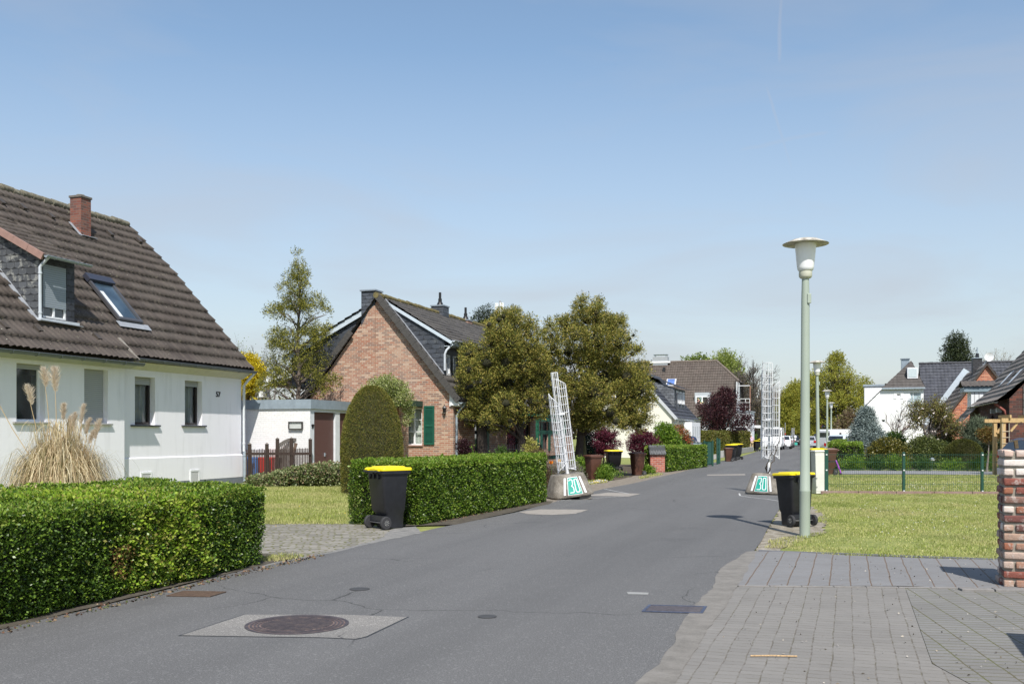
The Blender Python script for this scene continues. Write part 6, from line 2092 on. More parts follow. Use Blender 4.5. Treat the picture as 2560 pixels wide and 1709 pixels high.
STRAW = m_leaf('straw_blade', [(.34, .25, .14), (.54, .43, .25), (.70, .59, .37), (.78, .69, .48), (.24, .22, .10)], .35, .6)
def arch(r):
    o_ = r.uniform(.12, 1.0) ** 1.0
    return (r.uniform(.0, .7), o_ * .74, (1.36 - .26 * o_) * r.uniform(.55, 1.03))
V1, F1 = ribbons(4600, arch, 1, .0075, 7)
V2, F2 = ribbons(400, lambda r: (1.2, r.uniform(.05, .3), r.uniform(.9, 1.3)), 2, .007, 7)
np_mesh('foliage', np.concatenate([V1, V2]), np.concatenate([F1, F2 + len(V1)]) if F1.shape[1] == F2.shape[1] else F1, [STRAW], t)
PLUME = m_leaf('plume', [(.60, .50, .38), (.76, .67, .53), (.86, .79, .68)], .55, .8)
for (px_, top, bot, w_) in ((66, 963, 1012, .050), (108, 921, 968, .055), (136, 919, 980, .065), (160, 1009, 1050, .04), (188, 1031, 1080, .04), (211, 1009, 1060, .035), (226, 1045, 1085, .035), (252, 1048, 1098, .045), (176, 1040, 1090, .035), (236, 1075, 1110, .03)):
    zt_p = zat(top, 15.6); zb_p = zat(bot, 15.6); xo = at(px_, 15.6) - at(152, 15.6)
    x_base = xo * .35
    m = MB(); m.tube([(x_base, 0, .5), (x_base + (xo - x_base) * .6, 0, zb_p - .3), (xo, 0, zt_p - .03)], [.008, .006, .003], 4, m_paint('stalk', (.42, .31, .17), .7)); st = m.build('stalk', None, t)
    n = 620
    f = r.random(n); P = np.stack([xo - (xo - x_base) * .25 * (1 - f) + r.normal(0, .008, n), r.normal(0, .008, n), zb_p + (zt_p - zb_p) * f], 1)
    rad = w_ * np.sin(np.clip(f * .9 + .08, 0, 1) * PI) ** .6
    a = r.uniform(0, 2 * PI, n)
    D = np.stack([np.cos(a), np.sin(a), r.uniform(.8, 2.6, n)], 1)
    V, F = leaf_quads(P, D, rad * 2.5 * r.uniform(.3, 1.4, n), .0055, r)
    np_mesh('plume', V, F, [PLUME], st)
# a long bare reed leaning out
m = MB(); m.tube([(at(75, 15.6) - at(152, 15.6), 0, zat(1140, 15.6)), (at(30, 15.6) - at(152, 15.6), 0, zat(1070, 15.6)), (at(-8, 15.6) - at(152, 15.6), 0, zat(1000, 15.6))], .006, 4, m_paint('stalk', (.42, .31, .17), .7)); m.build('stalk', None, t)

# clipped yew
YEW = m_leaf('yew_needles', [(.07, .08, .012), (.14, .15, .02), (.235, .225, .035), (.29, .22, .055), (.09, .12, .02)], .15, .6)
Yy = 27.2
t = thing('yew_topiary', 'tall clipped yew cone rising behind the middle hedge', 'topiary', (at(930, Yy), Yy, 0))
r = np.random.default_rng(41)
def yew_r(z):
    z = np.asarray(z)
    f = np.clip(z / 2.92, 0, 1)
    return .84 * np.where(f < .45, .97 + .03 * np.sin(f * 3), np.sqrt(np.clip(1 - ((f - .30) / .705) ** 2.3, 0.0, 1)) * 1.0)
n = 62000
z = 2.92 * r.random(n) ** .85; a = r.uniform(0, 2 * PI, n)
P = np.stack([np.cos(a) * yew_r(z), np.sin(a) * yew_r(z), z], 1)
P[:, :2] *= (1 - r.random(n)[:, None] ** 2 * .08 + .02 * noise3(P, 6, 3)[:, None])
D = np.stack([np.cos(a), np.sin(a), .25 + z * .3], 1) * .8 + r.normal(size=(n, 3)) * .6
V, F = leaf_quads(P, D, .038 * r.uniform(.6, 1.4, n), .012, r)
np_mesh('foliage', V, F, [YEW], t)
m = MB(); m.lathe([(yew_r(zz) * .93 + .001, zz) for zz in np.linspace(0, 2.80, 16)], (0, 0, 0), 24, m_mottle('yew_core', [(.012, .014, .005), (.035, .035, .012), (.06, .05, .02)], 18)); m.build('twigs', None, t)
# variegated dome climber by the entrance
VARI = m_leaf('variegated_leaf', [(.12, .17, .03), (.26, .31, .07), (.44, .47, .18), (.58, .58, .34), (.18, .23, .05)], .3, .5)
cl = []
rr = random.Random(8)
for (px_, py_, rp) in ((925, 985, 22), (945, 968, 22), (970, 962, 22), (995, 975, 22), (1012, 995, 18), (950, 990, 24), (980, 988, 24), (1000, 1000, 16), (915, 1000, 18), (960, 975, 26), (1020, 1020, 11), (1022, 1035, 10), (1020, 1050, 9)):
    Y_ = 34.6 + rr.uniform(-.3, .3); cl.append((at(px_, Y_), Y_, zat(py_, Y_), rp * Y_ / FPX))
tree('climbing_shrub', 'dome of cream-variegated foliage on the entrance canopy behind the yew', 'shrub', at(1022, 34.9), 34.9, cl, VARI, (.05, .035), 1500, .03, seed=51, forks=1.5, frac=.8, tuft=5)

# ================================================================ TREES ON THE LEFT
JUN = m_leaf('juniper_spray', [(.05, .064, .014), (.12, .135, .024), (.22, .225, .038), (.35, .32, .06), (.40, .31, .08)], .18, .7)
ARB = m_leaf('arborvitae_spray', [(.06, .07, .014), (.13, .145, .022), (.24, .235, .035), (.36, .33, .055)], .2, .7)
def px_clumps(lst, ox, oy, sc, Y_, axis_px, rad_m, seed, both=True):
    """Clumps read off the photograph's crop, placed round the tree's axis at distance Y_."""
    rg = random.Random(seed); out = []
    for (cx, cy, cr_) in lst:
        px_ = ox + cx / sc; py_ = oy + cy / sc; r_ = cr_ / sc * Y_ / FPX * (.76 if sc > 3.2 else .78)
        dx = at(px_, Y_) - at(axis_px, Y_)
        dmax = math.sqrt(max(.05, rad_m ** 2 - dx ** 2)) if abs(dx) < rad_m else .15
        for s in ((-1, 1) if both else (rg.choice((-1, 1)),)):
            yy = Y_ + s * dmax * rg.uniform(.25, .9)
            k = yy / Y_
            out.append((at(px_, yy), yy, zat(py_, yy), r_ * k * rg.uniform(.85, 1.05)))
    return out
BARK_D = m_bark('dark_bark', (.055, .042, .035))
rt = [(1205, 150, 55), (1195, 200, 60), (1345, 150, 55), (1335, 210, 70), (1250, 270, 110), (1080, 320, 80), (1030, 290, 50), (1400, 320, 100), (1500, 330, 80), (1530, 290, 45), (1150, 410, 120), (1350, 450, 140), (1520, 470, 110), (1610, 430, 55), (1640, 560, 60), (1500, 610, 120), (1090, 540, 110), (1250, 620, 120), (1400, 760, 150), (1590, 760, 140), (1720, 700, 70), (1690, 870, 130), (1550, 920, 140), (1300, 880, 150), (1170, 830, 120), (1090, 980, 110), (1250, 1040, 110), (1440, 1060, 120), (1640, 1050, 140), (1745, 1090, 80), (1060, 830, 90), (1060, 700, 80), (1150, 1100, 90), (1320, 1120, 90), (1500, 1130, 90), (1620, 1150, 80), (1240, 1130, 70), (1215, 110, 35), (1360, 120, 32), (1650, 400, 35), (1690, 530, 35), (1780, 960, 50), (1700, 1170, 60), (1330, 540, 120)]
lt = [(420, 310, 60), (500, 270, 60), (540, 240, 60), (630, 250, 60), (500, 360, 110), (640, 370, 110), (750, 400, 90), (830, 440, 60), (770, 290, 40), (600, 480, 120), (760, 500, 100), (440, 470, 80), (340, 520, 60), (250, 560, 90), (400, 640, 120), (560, 640, 130), (700, 670, 120), (840, 600, 100), (935, 320, 40), (945, 400, 60), (960, 500, 80), (250, 700, 110), (400, 800, 140), (580, 820, 140), (750, 840, 120), (870, 740, 100), (960, 620, 80), (240, 880, 100), (380, 960, 140), (560, 980, 110), (480, 1090, 100), (300, 1080, 100), (220, 1120, 60), (780, 970, 110), (850, 1050, 70), (600, 1130, 60), (400, 1150, 80), (520, 1160, 70), (680, 1080, 80), (910, 960, 90), (1010, 880, 80), (990, 760, 80), (1010, 1000, 70), (540, 205, 30), (630, 215, 28), (180, 800, 50)]
jr_ = tree('juniper_tree', 'large olive-brown juniper right of the leaning grid column', 'tree', at(1442, 38.2), 38.2, px_clumps(rt, 1100, 720, 3.408, 38.2, 1485, 1.9, 1), JUN, (.08, .025), 1900, .17, BARK_D, 61, 'junipers in front of the brick house', out=.85, up=.5, tuft=13, fill=.03, forks=1.75, tlen=1.25, frac=.3, core=.5, spray=.5, gap=(3.8, -.16))
jl_ = tree('juniper_tree', 'large olive-brown juniper between the brick gable and the leaning column', 'tree', at(1305, 36.6), 36.6, px_clumps(lt, 1100, 720, 3.408, 36.6, 1262, 1.8, 2), JUN, (.08, .025), 1900, .17, BARK_D, 62, 'junipers in front of the brick house', out=.85, up=.5, tuft=13, fill=.03, forks=1.6, tlen=1.25, frac=.3, core=.5, spray=.5, gap=(3.8, -.16))
m = MB(); m.T = Matrix.Translation((at(1206, 36.3) - at(1305, 36.6), -.3, 0)); m.tube([(0, 0, -.02), (.03, 0, .8), (-.02, .05, 1.7), (.1, .1, 2.6)], [.26, .2, .17, .1], 10, BARK_D); m.build('trunk', None, jl_, smooth=60)
m = MB(); m.T = Matrix.Translation((at(1460, 38.4) - at(1442, 38.2), .2, 0)); m.tube([(0, 0, -.02), (.02, 0, .7), (-.02, 0, 1.3), (-.12, 0, 2.4)], [.12, .10, .09, .05], 9, m_bark('mossy_bark', (.12, .11, .05))); m.build('trunk', None, jr_, smooth=60)
ar = [(555, 60, 24), (548, 110, 30), (560, 150, 36), (520, 170, 34), (590, 200, 40), (510, 240, 42), (640, 240, 42), (560, 260, 50), (480, 320, 55), (590, 320, 60), (640, 340, 50), (470, 370, 30), (540, 400, 70), (610, 420, 60), (700, 410, 45), (400, 480, 50), (330, 480, 30), (480, 490, 70), (600, 500, 70), (720, 480, 60), (775, 500, 45), (430, 570, 70), (550, 590, 80), (660, 590, 60), (760, 610, 40), (400, 670, 60), (480, 690, 80), (620, 700, 80), (720, 660, 70), (800, 640, 40), (400, 780, 70), (520, 800, 80), (640, 800, 80), (750, 760, 70), (380, 860, 60), (450, 900, 70), (600, 890, 60), (700, 880, 80), (790, 900, 60), (330, 1000, 50), (420, 980, 60), (660, 980, 70), (760, 980, 70), (820, 1010, 50), (620, 1060, 60), (720, 1070, 60), (300, 1060, 45), (480, 1050, 45), (370, 1080, 50)]
tree('arborvitae_tree', 'tall ragged pyramidal conifer behind the garage', 'tree', at(743, 37.5), 37.5, px_clumps(ar, 560, 620, 3.0156, 37.5, 745, 1.5, 3), ARB, (.08, .023), 1350, .13, m_bark('pale_bark', (.20, .16, .13)), 63, out=.7, up=.45, tuft=11, fill=.15, forks=2.6, tlen=1.4, frac=.6, spray=.5, att=1.0, gap=(4.2, .02))
# dark fir behind the ridge and far mast
FIR = m_leaf('fir_needles', [(.012, .022, .012), (.025, .042, .020), (.05, .07, .03)], .1, .7)
re = random.Random(6)
tree('fir_tree', 'small dark fir top showing above the brick house ridge', 'tree', at(1212, 60), 60, envelope(at(1212, 60), 60, 4, zat(783, 60), lambda f: 1.3 * (1 - f) + .25, 26, re, (.4, .6)), FIR, (.12, .04), 260, .15, seed=71)
t = thing('antenna_mast', 'white mobile phone antennas on a mast far behind the junipers', 'antenna mast', (at(1250, 140), 140, 0))
m = MB(); m.tube([(0, 0, 0), (0, 0, 20.4)], .13, 8, m_paint('mast_grey', (.3, .3, .32))); m.build('mast', None, t)
for px_, w_, a_, b_ in ((1242, .45, 758, 800), (1254, .55, 757, 800), (1276, .5, 776, 800)):
    m = MB(); xx = at(px_, 140) - at(1250, 140); m.box(xx - w_ / 2, xx + w_ / 2, -.3, .3, zat(b_, 140), zat(a_, 140), WHITE_PAINT); m.bar((0, 0, zat(795, 140)), (xx, 0, zat(795, 140)), .12, .12, m_paint('mast_grey', (.3, .3, .32))); m.build('antenna_panel', None, t)

# shrubs and flowers in front of the brick house
LG = m_leaf('light_green_leaf', [(.06, .13, .012), (.12, .22, .02), (.20, .32, .03), (.27, .38, .05)], .35, .5)
MG = m_leaf('mid_green_leaf', [(.03, .07, .012), (.06, .12, .018), (.10, .17, .03)], .3, .5)
YL = m_leaf('yellow_variegated', [(.30, .28, .05), (.45, .42, .10), (.55, .50, .20), (.2, .22, .04)], .3, .5)
MAP_ = m_leaf('red_maple_leaf', [(.045, .006, .014), (.09, .012, .028), (.14, .022, .045), (.18, .04, .06)], .3, .5)
BRN = m_leaf('brown_heather', [(.06, .035, .02), (.11, .065, .035), (.15, .10, .05), (.08, .07, .025)], .1, .8)
DRED = m_leaf('dark_berberis', [(.018, .006, .008), (.035, .010, .014), (.06, .016, .022)], .15, .5)
def pbush(label, px_, base_y, wpx, top_y, mat, Y_=None, seed=0, cat='shrub', name='shrub', **kw):
    Y_ = Y_ or CAM_H * FPX / (base_y - HZ)
    w_ = wpx * Y_ / FPX; h_ = zat(top_y, Y_)
    if 'z0' in kw: h_ -= kw['z0']
    return bush(name, label, cat, at(px_, Y_), Y_, w_, min(w_, kw.pop('d', w_)), h_, mat, seed=seed, **kw)
pbush('dark red berberis ball at the corner of the brick gable', 1160, 0, 44, 1096, DRED, 33.0, 81, leaf=(.035, .022), per=1500)
pbush('brown heathery mound behind the middle hedge', 1336, 0, 70, 1122, BRN, 27.6, 82, leaf=(.05, .012), per=1500, d=.7)
pbush('yellow variegated shrub beside the juniper trunk', 1328, 0, 36, 1092, YL, 31.5, 83, leaf=(.07, .035), per=600)
pbush('dark green box bush under the left juniper', 1255, 0, 40, 1118, MG, 31.0, 84, leaf=(.04, .03), per=900)
pbush('bronze-leaved maple shrub with purple foliage behind the black bin', 1508, 0, 100, 1064, MAP_, 49.5, 85, 'tree', 'maple_shrub', leaf=(.06, .035), per=520, n=70, z0=.55, lumpy=.14, tuft=5, squash=.6)
pbush('purple maple shrub left of the tile-capped brick pillar', 1608, 0, 104, 1070, MAP_, 50.5, 86, 'tree', 'maple_shrub', leaf=(.06, .035), per=520, n=70, z0=.55, lumpy=.14, tuft=5, squash=.6)
pbush('fresh light green bush behind the purple maple', 1660, 0, 58, 1058, LG, 52.0, 87, leaf=(.09, .06), per=500, n=20)
pbush('bright green juniper mat between the brown bins', 1535, 0, 90, 1180, LG, 37.5, 88, leaf=(.06, .025), per=700, d=1.0)
pbush('yellowish spotted laurel beside the near brown bin', 1450, 0, 44, 1148, LG, 36.2, 89, leaf=(.07, .035), per=800)
pbush('round green azalea right of the near brown bin', 1518, 0, 30, 1158, MG, 39.0, 90, leaf=(.06, .035), per=700)
pbush('bright green spurge at the foot of the near brown bin', 1512, 0, 36, 1166, LG, 35.0, 91, leaf=(.05, .025), per=900)
pbush('low green plant beside the letterbox pillar', 1618, 0, 30, 1168, LG, 40.2, 92, leaf=(.07, .04), per=600)
pbush('dark cypress mass under the right juniper', 1462, 0, 44, 1070, m_leaf('dark_cypress', [(.008, .022, .012), (.016, .04, .022), (.03, .06, .03)], .1), 42, 93, leaf=(.06, .03), per=800, z0=0)
pbush('dry lavender behind the leaning block', 1428, 0, 46, 1158, m_leaf('dry_lavender', [(.14, .12, .11), (.22, .19, .17), (.17, .18, .09)], .1), 29.5, 94, leaf=(.07, .008), per=1400, d=.5)
pbush('dry lavender left of the leaning block', 1385, 0, 30, 1158, m_leaf('dry_lavender', [(.14, .12, .11), (.22, .19, .17), (.17, .18, .09)], .1), 28.0, 95, leaf=(.07, .008), per=1400, d=.5)
pbush('red-tipped photinia bush by the white house with dark roof', 1703, 0, 44, 1058, m_leaf('photinia', [(.10, .14, .03), (.35, .05, .03), (.45, .10, .05), (.2, .2, .05)], .2), 55.0, 96, leaf=(.08, .05), per=420)
pbush('round dark green bush behind the green mesh fence', 1690, 0, 60, 1092, MG, 53.0, 97, leaf=(.05, .035), per=600)
pbush('small evergreen under the juniper trunk', 1300, 0, 30, 1128, LG, 28.5, 98, leaf=(.05, .025), per=700)
t = thing('white_rocks', 'white painted rocks under the right juniper', 'rocks', (at(1421, 35.2), 35.2, 0))
m = MB(); rr = random.Random(4)
for k in range(7):
    a_ = rr.uniform(-.18, .18); b_ = rr.uniform(-.15, .15); s_ = rr.uniform(.10, .2); zz = rr.uniform(.1, .75)
    m.lathe([(s_ * .3, -s_ * .6), (s_, -.1 * s_), (s_ * .8, s_ * .5), (s_ * .2, s_ * .8)], (a_, b_, zz * .8), 6, m_mottle('white_rock', [(.4, .4, .4), (.6, .6, .6)], 6))
m.build('rock', None, t)
for px_, py_, c_, lab in ((1378, 1157, m_leaf('tulip_red_yellow', [(.7, .05, .02), (.75, .35, .02)], .2), 'red and yellow tulip left of the leaning column'), (1400, 1153, m_leaf('tulip_yellow', [(.75, .5, .02), (.7, .4, .02)], .2), 'yellow tulip seen through the leaning grid column')):
    t = thing('tulip', lab, 'flower', (at(px_, 27.6), 27.6, 0)); zz = zat(py_, 27.6)
    m = MB(); m.tube([(0, 0, 0), (.01, 0, zz)], .006, 4, MG); m.build('stem', None, t)
    r_ = np.random.default_rng(2); k = 16; a_ = r_.uniform(0, 2 * PI, k)
    V, F = leaf_quads(np.stack([np.cos(a_) * .02, np.sin(a_) * .02, np.full(k, zz - .03)], 1), np.stack([np.cos(a_) * .4, np.sin(a_) * .4, np.ones(k)], 1), .10, .05, r_)
    np_mesh('bloom', V, F, [c_], t)
# sprigs poking above the middle hedge
for px_, lab in ((1185, 'leafy sprig rising behind the middle hedge, near the berberis ball'), (1092, 'small leafy sprig behind the middle hedge in front of the brick gable')):
    pbush(lab, px_, 0, 9, 1118 if px_ > 1100 else 1128, LG, 22.5 if px_ > 1100 else 21.5, 100 + px_, leaf=(.05, .025), per=700, n=8, lumpy=.3, name='sprig', cat='plant')
FORS = m_leaf('forsythia', [(.45, .36, .01), (.65, .52, .015), (.75, .62, .04)], .3)
bush('forsythia', 'yellow flowering forsythia behind the garage roof', 'shrub', at(622, 41), 41, 1.3, 1.2, zat(972, 41), FORS, (.06, .04), 700, 24, 111, z0=1.5)
GB = m_bark('grey_bark', (.15, .13, .115))
bare_tree('bare_tree', 'bare grey-twigged tree behind the white house corner', 'tree', at(640, 58), 58, zat(862, 58), .5, GB, 3, .12, 5, m_leaf('sparse_bud', [(.10, .12, .03), (.2, .2, .05)], .3), 1500, .09)
bare_tree('bare_tree', 'bare thin tree left of the tall conifer behind the garage', 'tree', at(672, 62), 62, zat(868, 62), .45, GB, 5, .10, 5, m_leaf('sparse_bud', [(.10, .12, .03), (.2, .2, .05)], .3), 900, .08)
bare_tree('bare_tree', 'pale budding tree just right of the white house roof edge', 'tree', at(592, 66), 66, zat(826, 66), .4, m_bark('pale_grey_bark', (.22, .2, .17)), 8, .09, 5, m_leaf('green_bud', [(.2, .26, .06), (.3, .34, .1)], .4), 1300, .10)

# iron fence of the brick house front
t = thing('iron_fence', 'black wrought iron fence under the junipers', 'fence', (at(1218, 33), 33, 0), 0)
fw_ = at(1298, 33) - at(1218, 33)
m = MB()
for k in range(17): m.bar((fw_ * k / 16, 0, 0), (fw_ * k / 16, 0, 1.25 + .05 * (k % 2)), .014, .014, IR)
for zz in (.3, 1.12): m.bar((0, 0, zz), (fw_, 0, zz), .02, .02, IR)
m.build('railing', None, t)

# ================================================================ BINS, BLOCKS, LAMPS
wheelie_bin('black bin with yellow lid standing alone at the end of the middle hedge', -2.13, 17.05, R(-50), BLACKPL, YELLOWPL, (1.08, 1.06, 1.12))
wheelie_bin('tilted black bin with yellow lid behind the nearest lamp post', 4.99, 17.5, R(22), BLACKPL, YELLOWPL, (1.0, .98, 1.0), tilt=R(-3.0))
wheelie_bin('brown bin standing closest to the leaning concrete block', at(1484, 35.2), 35.2, R(118), BROWNPL, BROWNPL, (.98, .98, .94))
wheelie_bin('black bin with yellow lid in front of the purple maple', at(1534, 44.5), 44.5, R(10), BLACKPL, YELLOWPL, (1.35, 1.15, .97))
wheelie_bin('brown bin just left of the tile-capped brick pillar', at(1594, 39.3), 39.3, R(112), BROWNPL, BROWNPL, (.95, .95, .95))
wheelie_bin('brown bin at the driveway beside the green gate', at(1821, 59.5), 59.5, R(95), BROWNPL, BROWNPL, (.85, .9, .87))
wheelie_bin('black bin with yellow lid directly behind the brown bin at the green gate', at(1829, 61.2), 61.2, R(60), BLACKPL, YELLOWPL, (1.05, 1.05, 1.07))
wheelie_bin('rightmost black bin with yellow lid of the cluster at the green gate', at(1843, 63.8), 63.8, R(50), BLACKPL, YELLOWPL, (1.05, 1.05, 1.09))
wheelie_bin('black bin with yellow lid just right of the stooping man', at(1891, 96.5), 96.5, R(20), BLACKPL, YELLOWPL, (1.0, 1.0, 1.1))
wheelie_bin('dark bin the stooping man is gripping', at(1872.5, 97.3), 97.3, R(200), BLACKPL, BLACKPL, (.8, .9, 1.05))
wheelie_bin('yellow-lidded black bin at the corner beyond the white annex', at(1895, 122), 122, R(30), BLACKPL, YELLOWPL, (1.4, 1.2, 1.15))
wheelie_bin('black bin with yellow lid behind the white utility cabinet', at(2042, 39.6), 39.6, R(8), BLACKPL, YELLOWPL, (1.25, 1.1, 1.12))
wheelie_bin('brown bin leaning with its lid hanging behind the white cabinet', at(2074, 39.9), 39.9, R(85), BROWNPL, BROWNPL, (1.0, 1.0, 1.12))
wheelie_bin('yellow-lidded bin behind the dark estate car on the right', at(2065, 108), 108, R(20), BLACKPL, YELLOWPL, (1.05, 1, 1.05))

ADDED = []
def grid(t, H, wt, spec, vine=0, seed=0):
    for (cx, cy, r_, a0, a1, zb_, zt_, ct, cb) in spec:
        m = MB(); trellis_shell(m, cx, cy, r_, R(a0), R(a1), H + zb_, H + zt_, ct, cb, wt)
        m.build('grid_panel', None, t, uv=False)
    if vine:
        rr = random.Random(seed); m = MB()
        for k in range(vine):
            z0_ = H - .02; p = Vector((rr.uniform(-.05, .05), rr.uniform(-.05, .05), z0_)); pts = [p.copy()]
            for i in range(10):
                p = p + Vector((rr.gauss(.02, .05), rr.gauss(0, .04), rr.uniform(.06, .17))); pts.append(p.copy())
            m.tube(pts, [.016 * (1 - i / 11) + .003 for i in range(11)], 5, m_bark('vine_bark', (.13, .10, .07)))
        m.build('dead_vine', None, t)


b1, H1, wt = speed_block('tilted concrete block with a green 30 sign and leaning white grid column', at(1424, 24.95), 24.95, R(14), R(-7.2), lift=.045)
grid(b1, H1, wt, [(-.10, .0, .115, 170, 330, .03, 1.72, (.32, .0), (.0, .26)), (.13, .02, .12, 200, 365, .05, 2.28, (.10, -.10), (.10, .0)), (.03, .10, .095, 30, 210, .10, 2.55, (.0, .0), (.0, .0))])
m = MB(); m.box(.12, .42, -.45, .3, -.075, .03, m_paint('packing_stone', (.16, .15, .13), .9)); m.build('packing', None, b1)
b2, H2, wt = speed_block('upright concrete block with a green 30 sign and tall white grid column', at(1920, 26.9), 26.9, R(-35), R(.3), sc=.97)
grid(b2, H2, wt, [(-.03, .0, .14, 185, 355, .38, 3.06, (.0, .0), (.12, .0)), (.22, .0, .105, 190, 350, .40, 2.55, (-.25, .0), (.22, .0)), (-.12, .10, .11, 20, 230, .40, 2.7, (.0, .1), (.0, .0))], 4, 3)
b3, H3, wt = speed_block('far teal-fronted concrete block with white grid column down the road', at(1982, 150), 150, R(10), 0.0, sc=.85)
grid(b3, H3, wt, [(-.03, .0, .3, 185, 355, .1, 2.6, (-.8, .0), (.0, .0)), (.10, .1, .3, 20, 230, .1, 2.4, (.0, .1), (.0, .0))])
m = MB(); m.box(-.6, .6, -.57, -.55, .05, .5, m_paint('sign_teal_far', (.05, .4, .32), .5)); m.build('front_panel', None, b3)

lamp = street_lamp_proto()
lamp_spots = [(at(2012, 15.75), 15.75, 0, 'nearest tall street lamp on the grass, in front of the tilted black bin', .3),
              (at(2046, 41.7), 41.7, -.018, 'second street lamp, behind the white utility cabinet', 0),
              (at(2068, 69.0), 69.0, 0, 'third street lamp down the row, by the green hedge', 0),
              (at(2078, 95.0), 95.0, 0, 'fourth street lamp down the row', 0),
              (at(2084.5, 108), 117, 0, 'fifth street lamp down the row, half hidden behind the fourth', 0)]
lamps = [lamp]
for i, (x_, y_, tl, lab, _) in enumerate(lamp_spots):
    o = lamp if i == 0 else copy_tree(lamp)
    o.location = (x_, y_, 0); o.rotation_euler = (0, tl if i else R(.15), [R(0), R(30), R(80), R(10), R(0)][i])
    tag(o, lab, 'street lamp', 'street lamps along the right side of the road')
bpy.context.view_layer.update()
t = thing('street_lamp', 'last street lamp of the row, with an upturned bowl head', 'street lamp', (at(2090, 131), 131, 0), 0, 'street lamps along the right side of the road')
m = MB(); LG2 = m_paint('lamp_post_green', (0.36, 0.42, 0.34), 0.45, 0.07, 0.0, 1.2); m.lathe([(.09, 0), (.06, 4.9)], (0, 0, 0), 12, LG2); m.build('post', None, t)
m = MB(); m.lathe([(.08, 4.88), (.25, 5.15), (.46, 5.42), (.40, 5.5), (.05, 5.56)], (0, 0, 0), 20, m_paint('opal_glass', (0.72, 0.73, 0.74), 0.22, 0.03)); m.build('lamp_glass', None, t, smooth=40)
m = MB(); m.box(-.09, .09, -.1, .1, 2.0, 2.25, m_paint('blue_band', (.02, .15, .6))); m.build('blue_band', None, t)

# tile-capped brick letterbox pillar
t = thing('brick_pillar', 'low brick letterbox pillar capped with grey corrugated roof tiles', 'pillar', (at(1644, 42.4), 42.4, 0), R(3))
m = MB(); m.box(-.31, .31, -.02, .5, 0, .74, m_brick('pillar_brick', [lin((160, 78, 62)), lin((176, 96, 76)), lin((140, 72, 60))], lin((186, 172, 160)), .22, .08, .014)); m.build('brickwork', None, t)
m = MB(); CT = m_paint('corrugated_tile', (.10, .105, .11), .7, .2)
for k in range(6):
    u = -.345 + .69 * k / 6
    m.prism([(u, -.10, .74), (u + .115, -.10, .74), (u + .115, .22, 1.10), (u, .22, 1.10)], (0, -.02, .02 + .02 * (k % 2)), CT)
    m.tube([(u + .06, -.10, .785), (u + .06, .22, 1.135)], .035, 6, CT)
m.box(-.33, .33, .0, .45, .74, 1.08, m_paint('letterbox_grey', (.07, .075, .08), .6)); m.box(-.35, .35, .16, .30, 1.08, 1.15, CT)
m.build('tile_cap', None, t)

# near brick pillar on the right
t = thing('brick_pillar', 'rough old brick gate pillar at the right edge', 'pillar', (5.15, 10.45, 0), R(-19))
BW, BD = .62, .50
CORE = m_mottle('lime_mortar', [(.17, .155, .125), (.26, .24, .20), (.33, .31, .27)], 9, .95, .8, 40, .012)
m = MB(); m.box(.022, BW - .02, .022, BD - .02, 0, 1.42, CORE); m.build('mortar', None, t)
rr = random.Random(17)
OLD = m_islands('old_brick', [lin((132, 76, 64)), lin((160, 122, 102)), lin((112, 68, 62)), lin((168, 140, 122)), lin((150, 96, 72)), lin((132, 100, 88)), lin((180, 158, 144)), lin((108, 74, 68)), lin((164, 126, 100))], .92, 26, .45)
PALE = m_islands('limewashed_brick', [lin((214, 198, 186)), lin((206, 180, 166)), lin((222, 212, 204))], .92, 20, .6)
mo = MB(); mp_ = MB()
nrow = 15; hrow = 1.46 / nrow
for k in range(nrow):
    z0_ = hrow * k; tgt = mp_ if k >= nrow - 3 or k == 5 and False else mo
    hh = hrow * .70
    cuts = [0, .115, .365, .62] if k % 2 == 0 else [0, .245, .49, .62]
    def brk(x0, x1, y0, y1):
        j = [rr.uniform(-.006, .006) for _ in range(8)]
        g = .012
        x0 += g; x1 -= g
        mt = PALE if (tgt is mp_ or rr.random() < .12) else OLD
        q = mp_ if mt is PALE else mo
        dz = rr.uniform(-.004, .004)
        vs = []
        nx_, ny_ = 4, 4
        b = len(q.v)
        e = .008
        pts = []
        for (fx, fy, fz) in [(a, b_, c) for c in (0, 1) for b_ in (0, 1) for a in (0, 1)]:
            pts.append((x0 + (x1 - x0) * fx + rr.uniform(-.005, .005), y0 + (y1 - y0) * fy + rr.uniform(-.005, .005), z0_ + .006 + hh * fz + rr.uniform(-.006, .006) + dz))
        q.add(pts, [(0, 2, 3, 1), (4, 5, 7, 6), (0, 1, 5, 4), (1, 3, 7, 5), (3, 2, 6, 7), (2, 0, 4, 6)], mt)
    out_ = .018 if k == 0 else 0
    for a_, b_ in zip(cuts[:-1], cuts[1:]): brk(a_, b_, -rr.uniform(.0, .012) - out_, .11)
    cy_l = [.115, .365, .50] if k % 2 else [.115, .245, .50]
    for a_, b_ in zip(cy_l[:-1], cy_l[1:]): brk(-rr.uniform(.0, .012) - out_, .11, a_ + .006, b_ - .006)
mo.mats = [OLD]; mo.m = [0] * len(mo.f); mp_.mats = [PALE]; mp_.m = [0] * len(mp_.f)
for q, nm in ((mo, 'bricks'), (mp_, 'pale_bricks')):
    o = q.build(nm, None, t, bevel=.012); o.modifiers['edge'].segments = 3
    for p in o.data.polygons: p.use_smooth = True
# second gate pillar just outside the frame: it throws the shadow at the right edge
t2 = thing('brick_wall', 'brick garden wall outside the frame whose shadow falls on the pavers', 'wall', (3.56, 5.2, 0), R(-19))
m = MB(); m.box(0, .5, 0, 1.75, 0, 1.46, m_brick('gate_brick', [lin((150, 70, 55)), lin((185, 130, 108)), lin((170, 96, 70))], lin((170, 160, 145)), .25, .097, .016)); m.build('brickwork', None, t2)

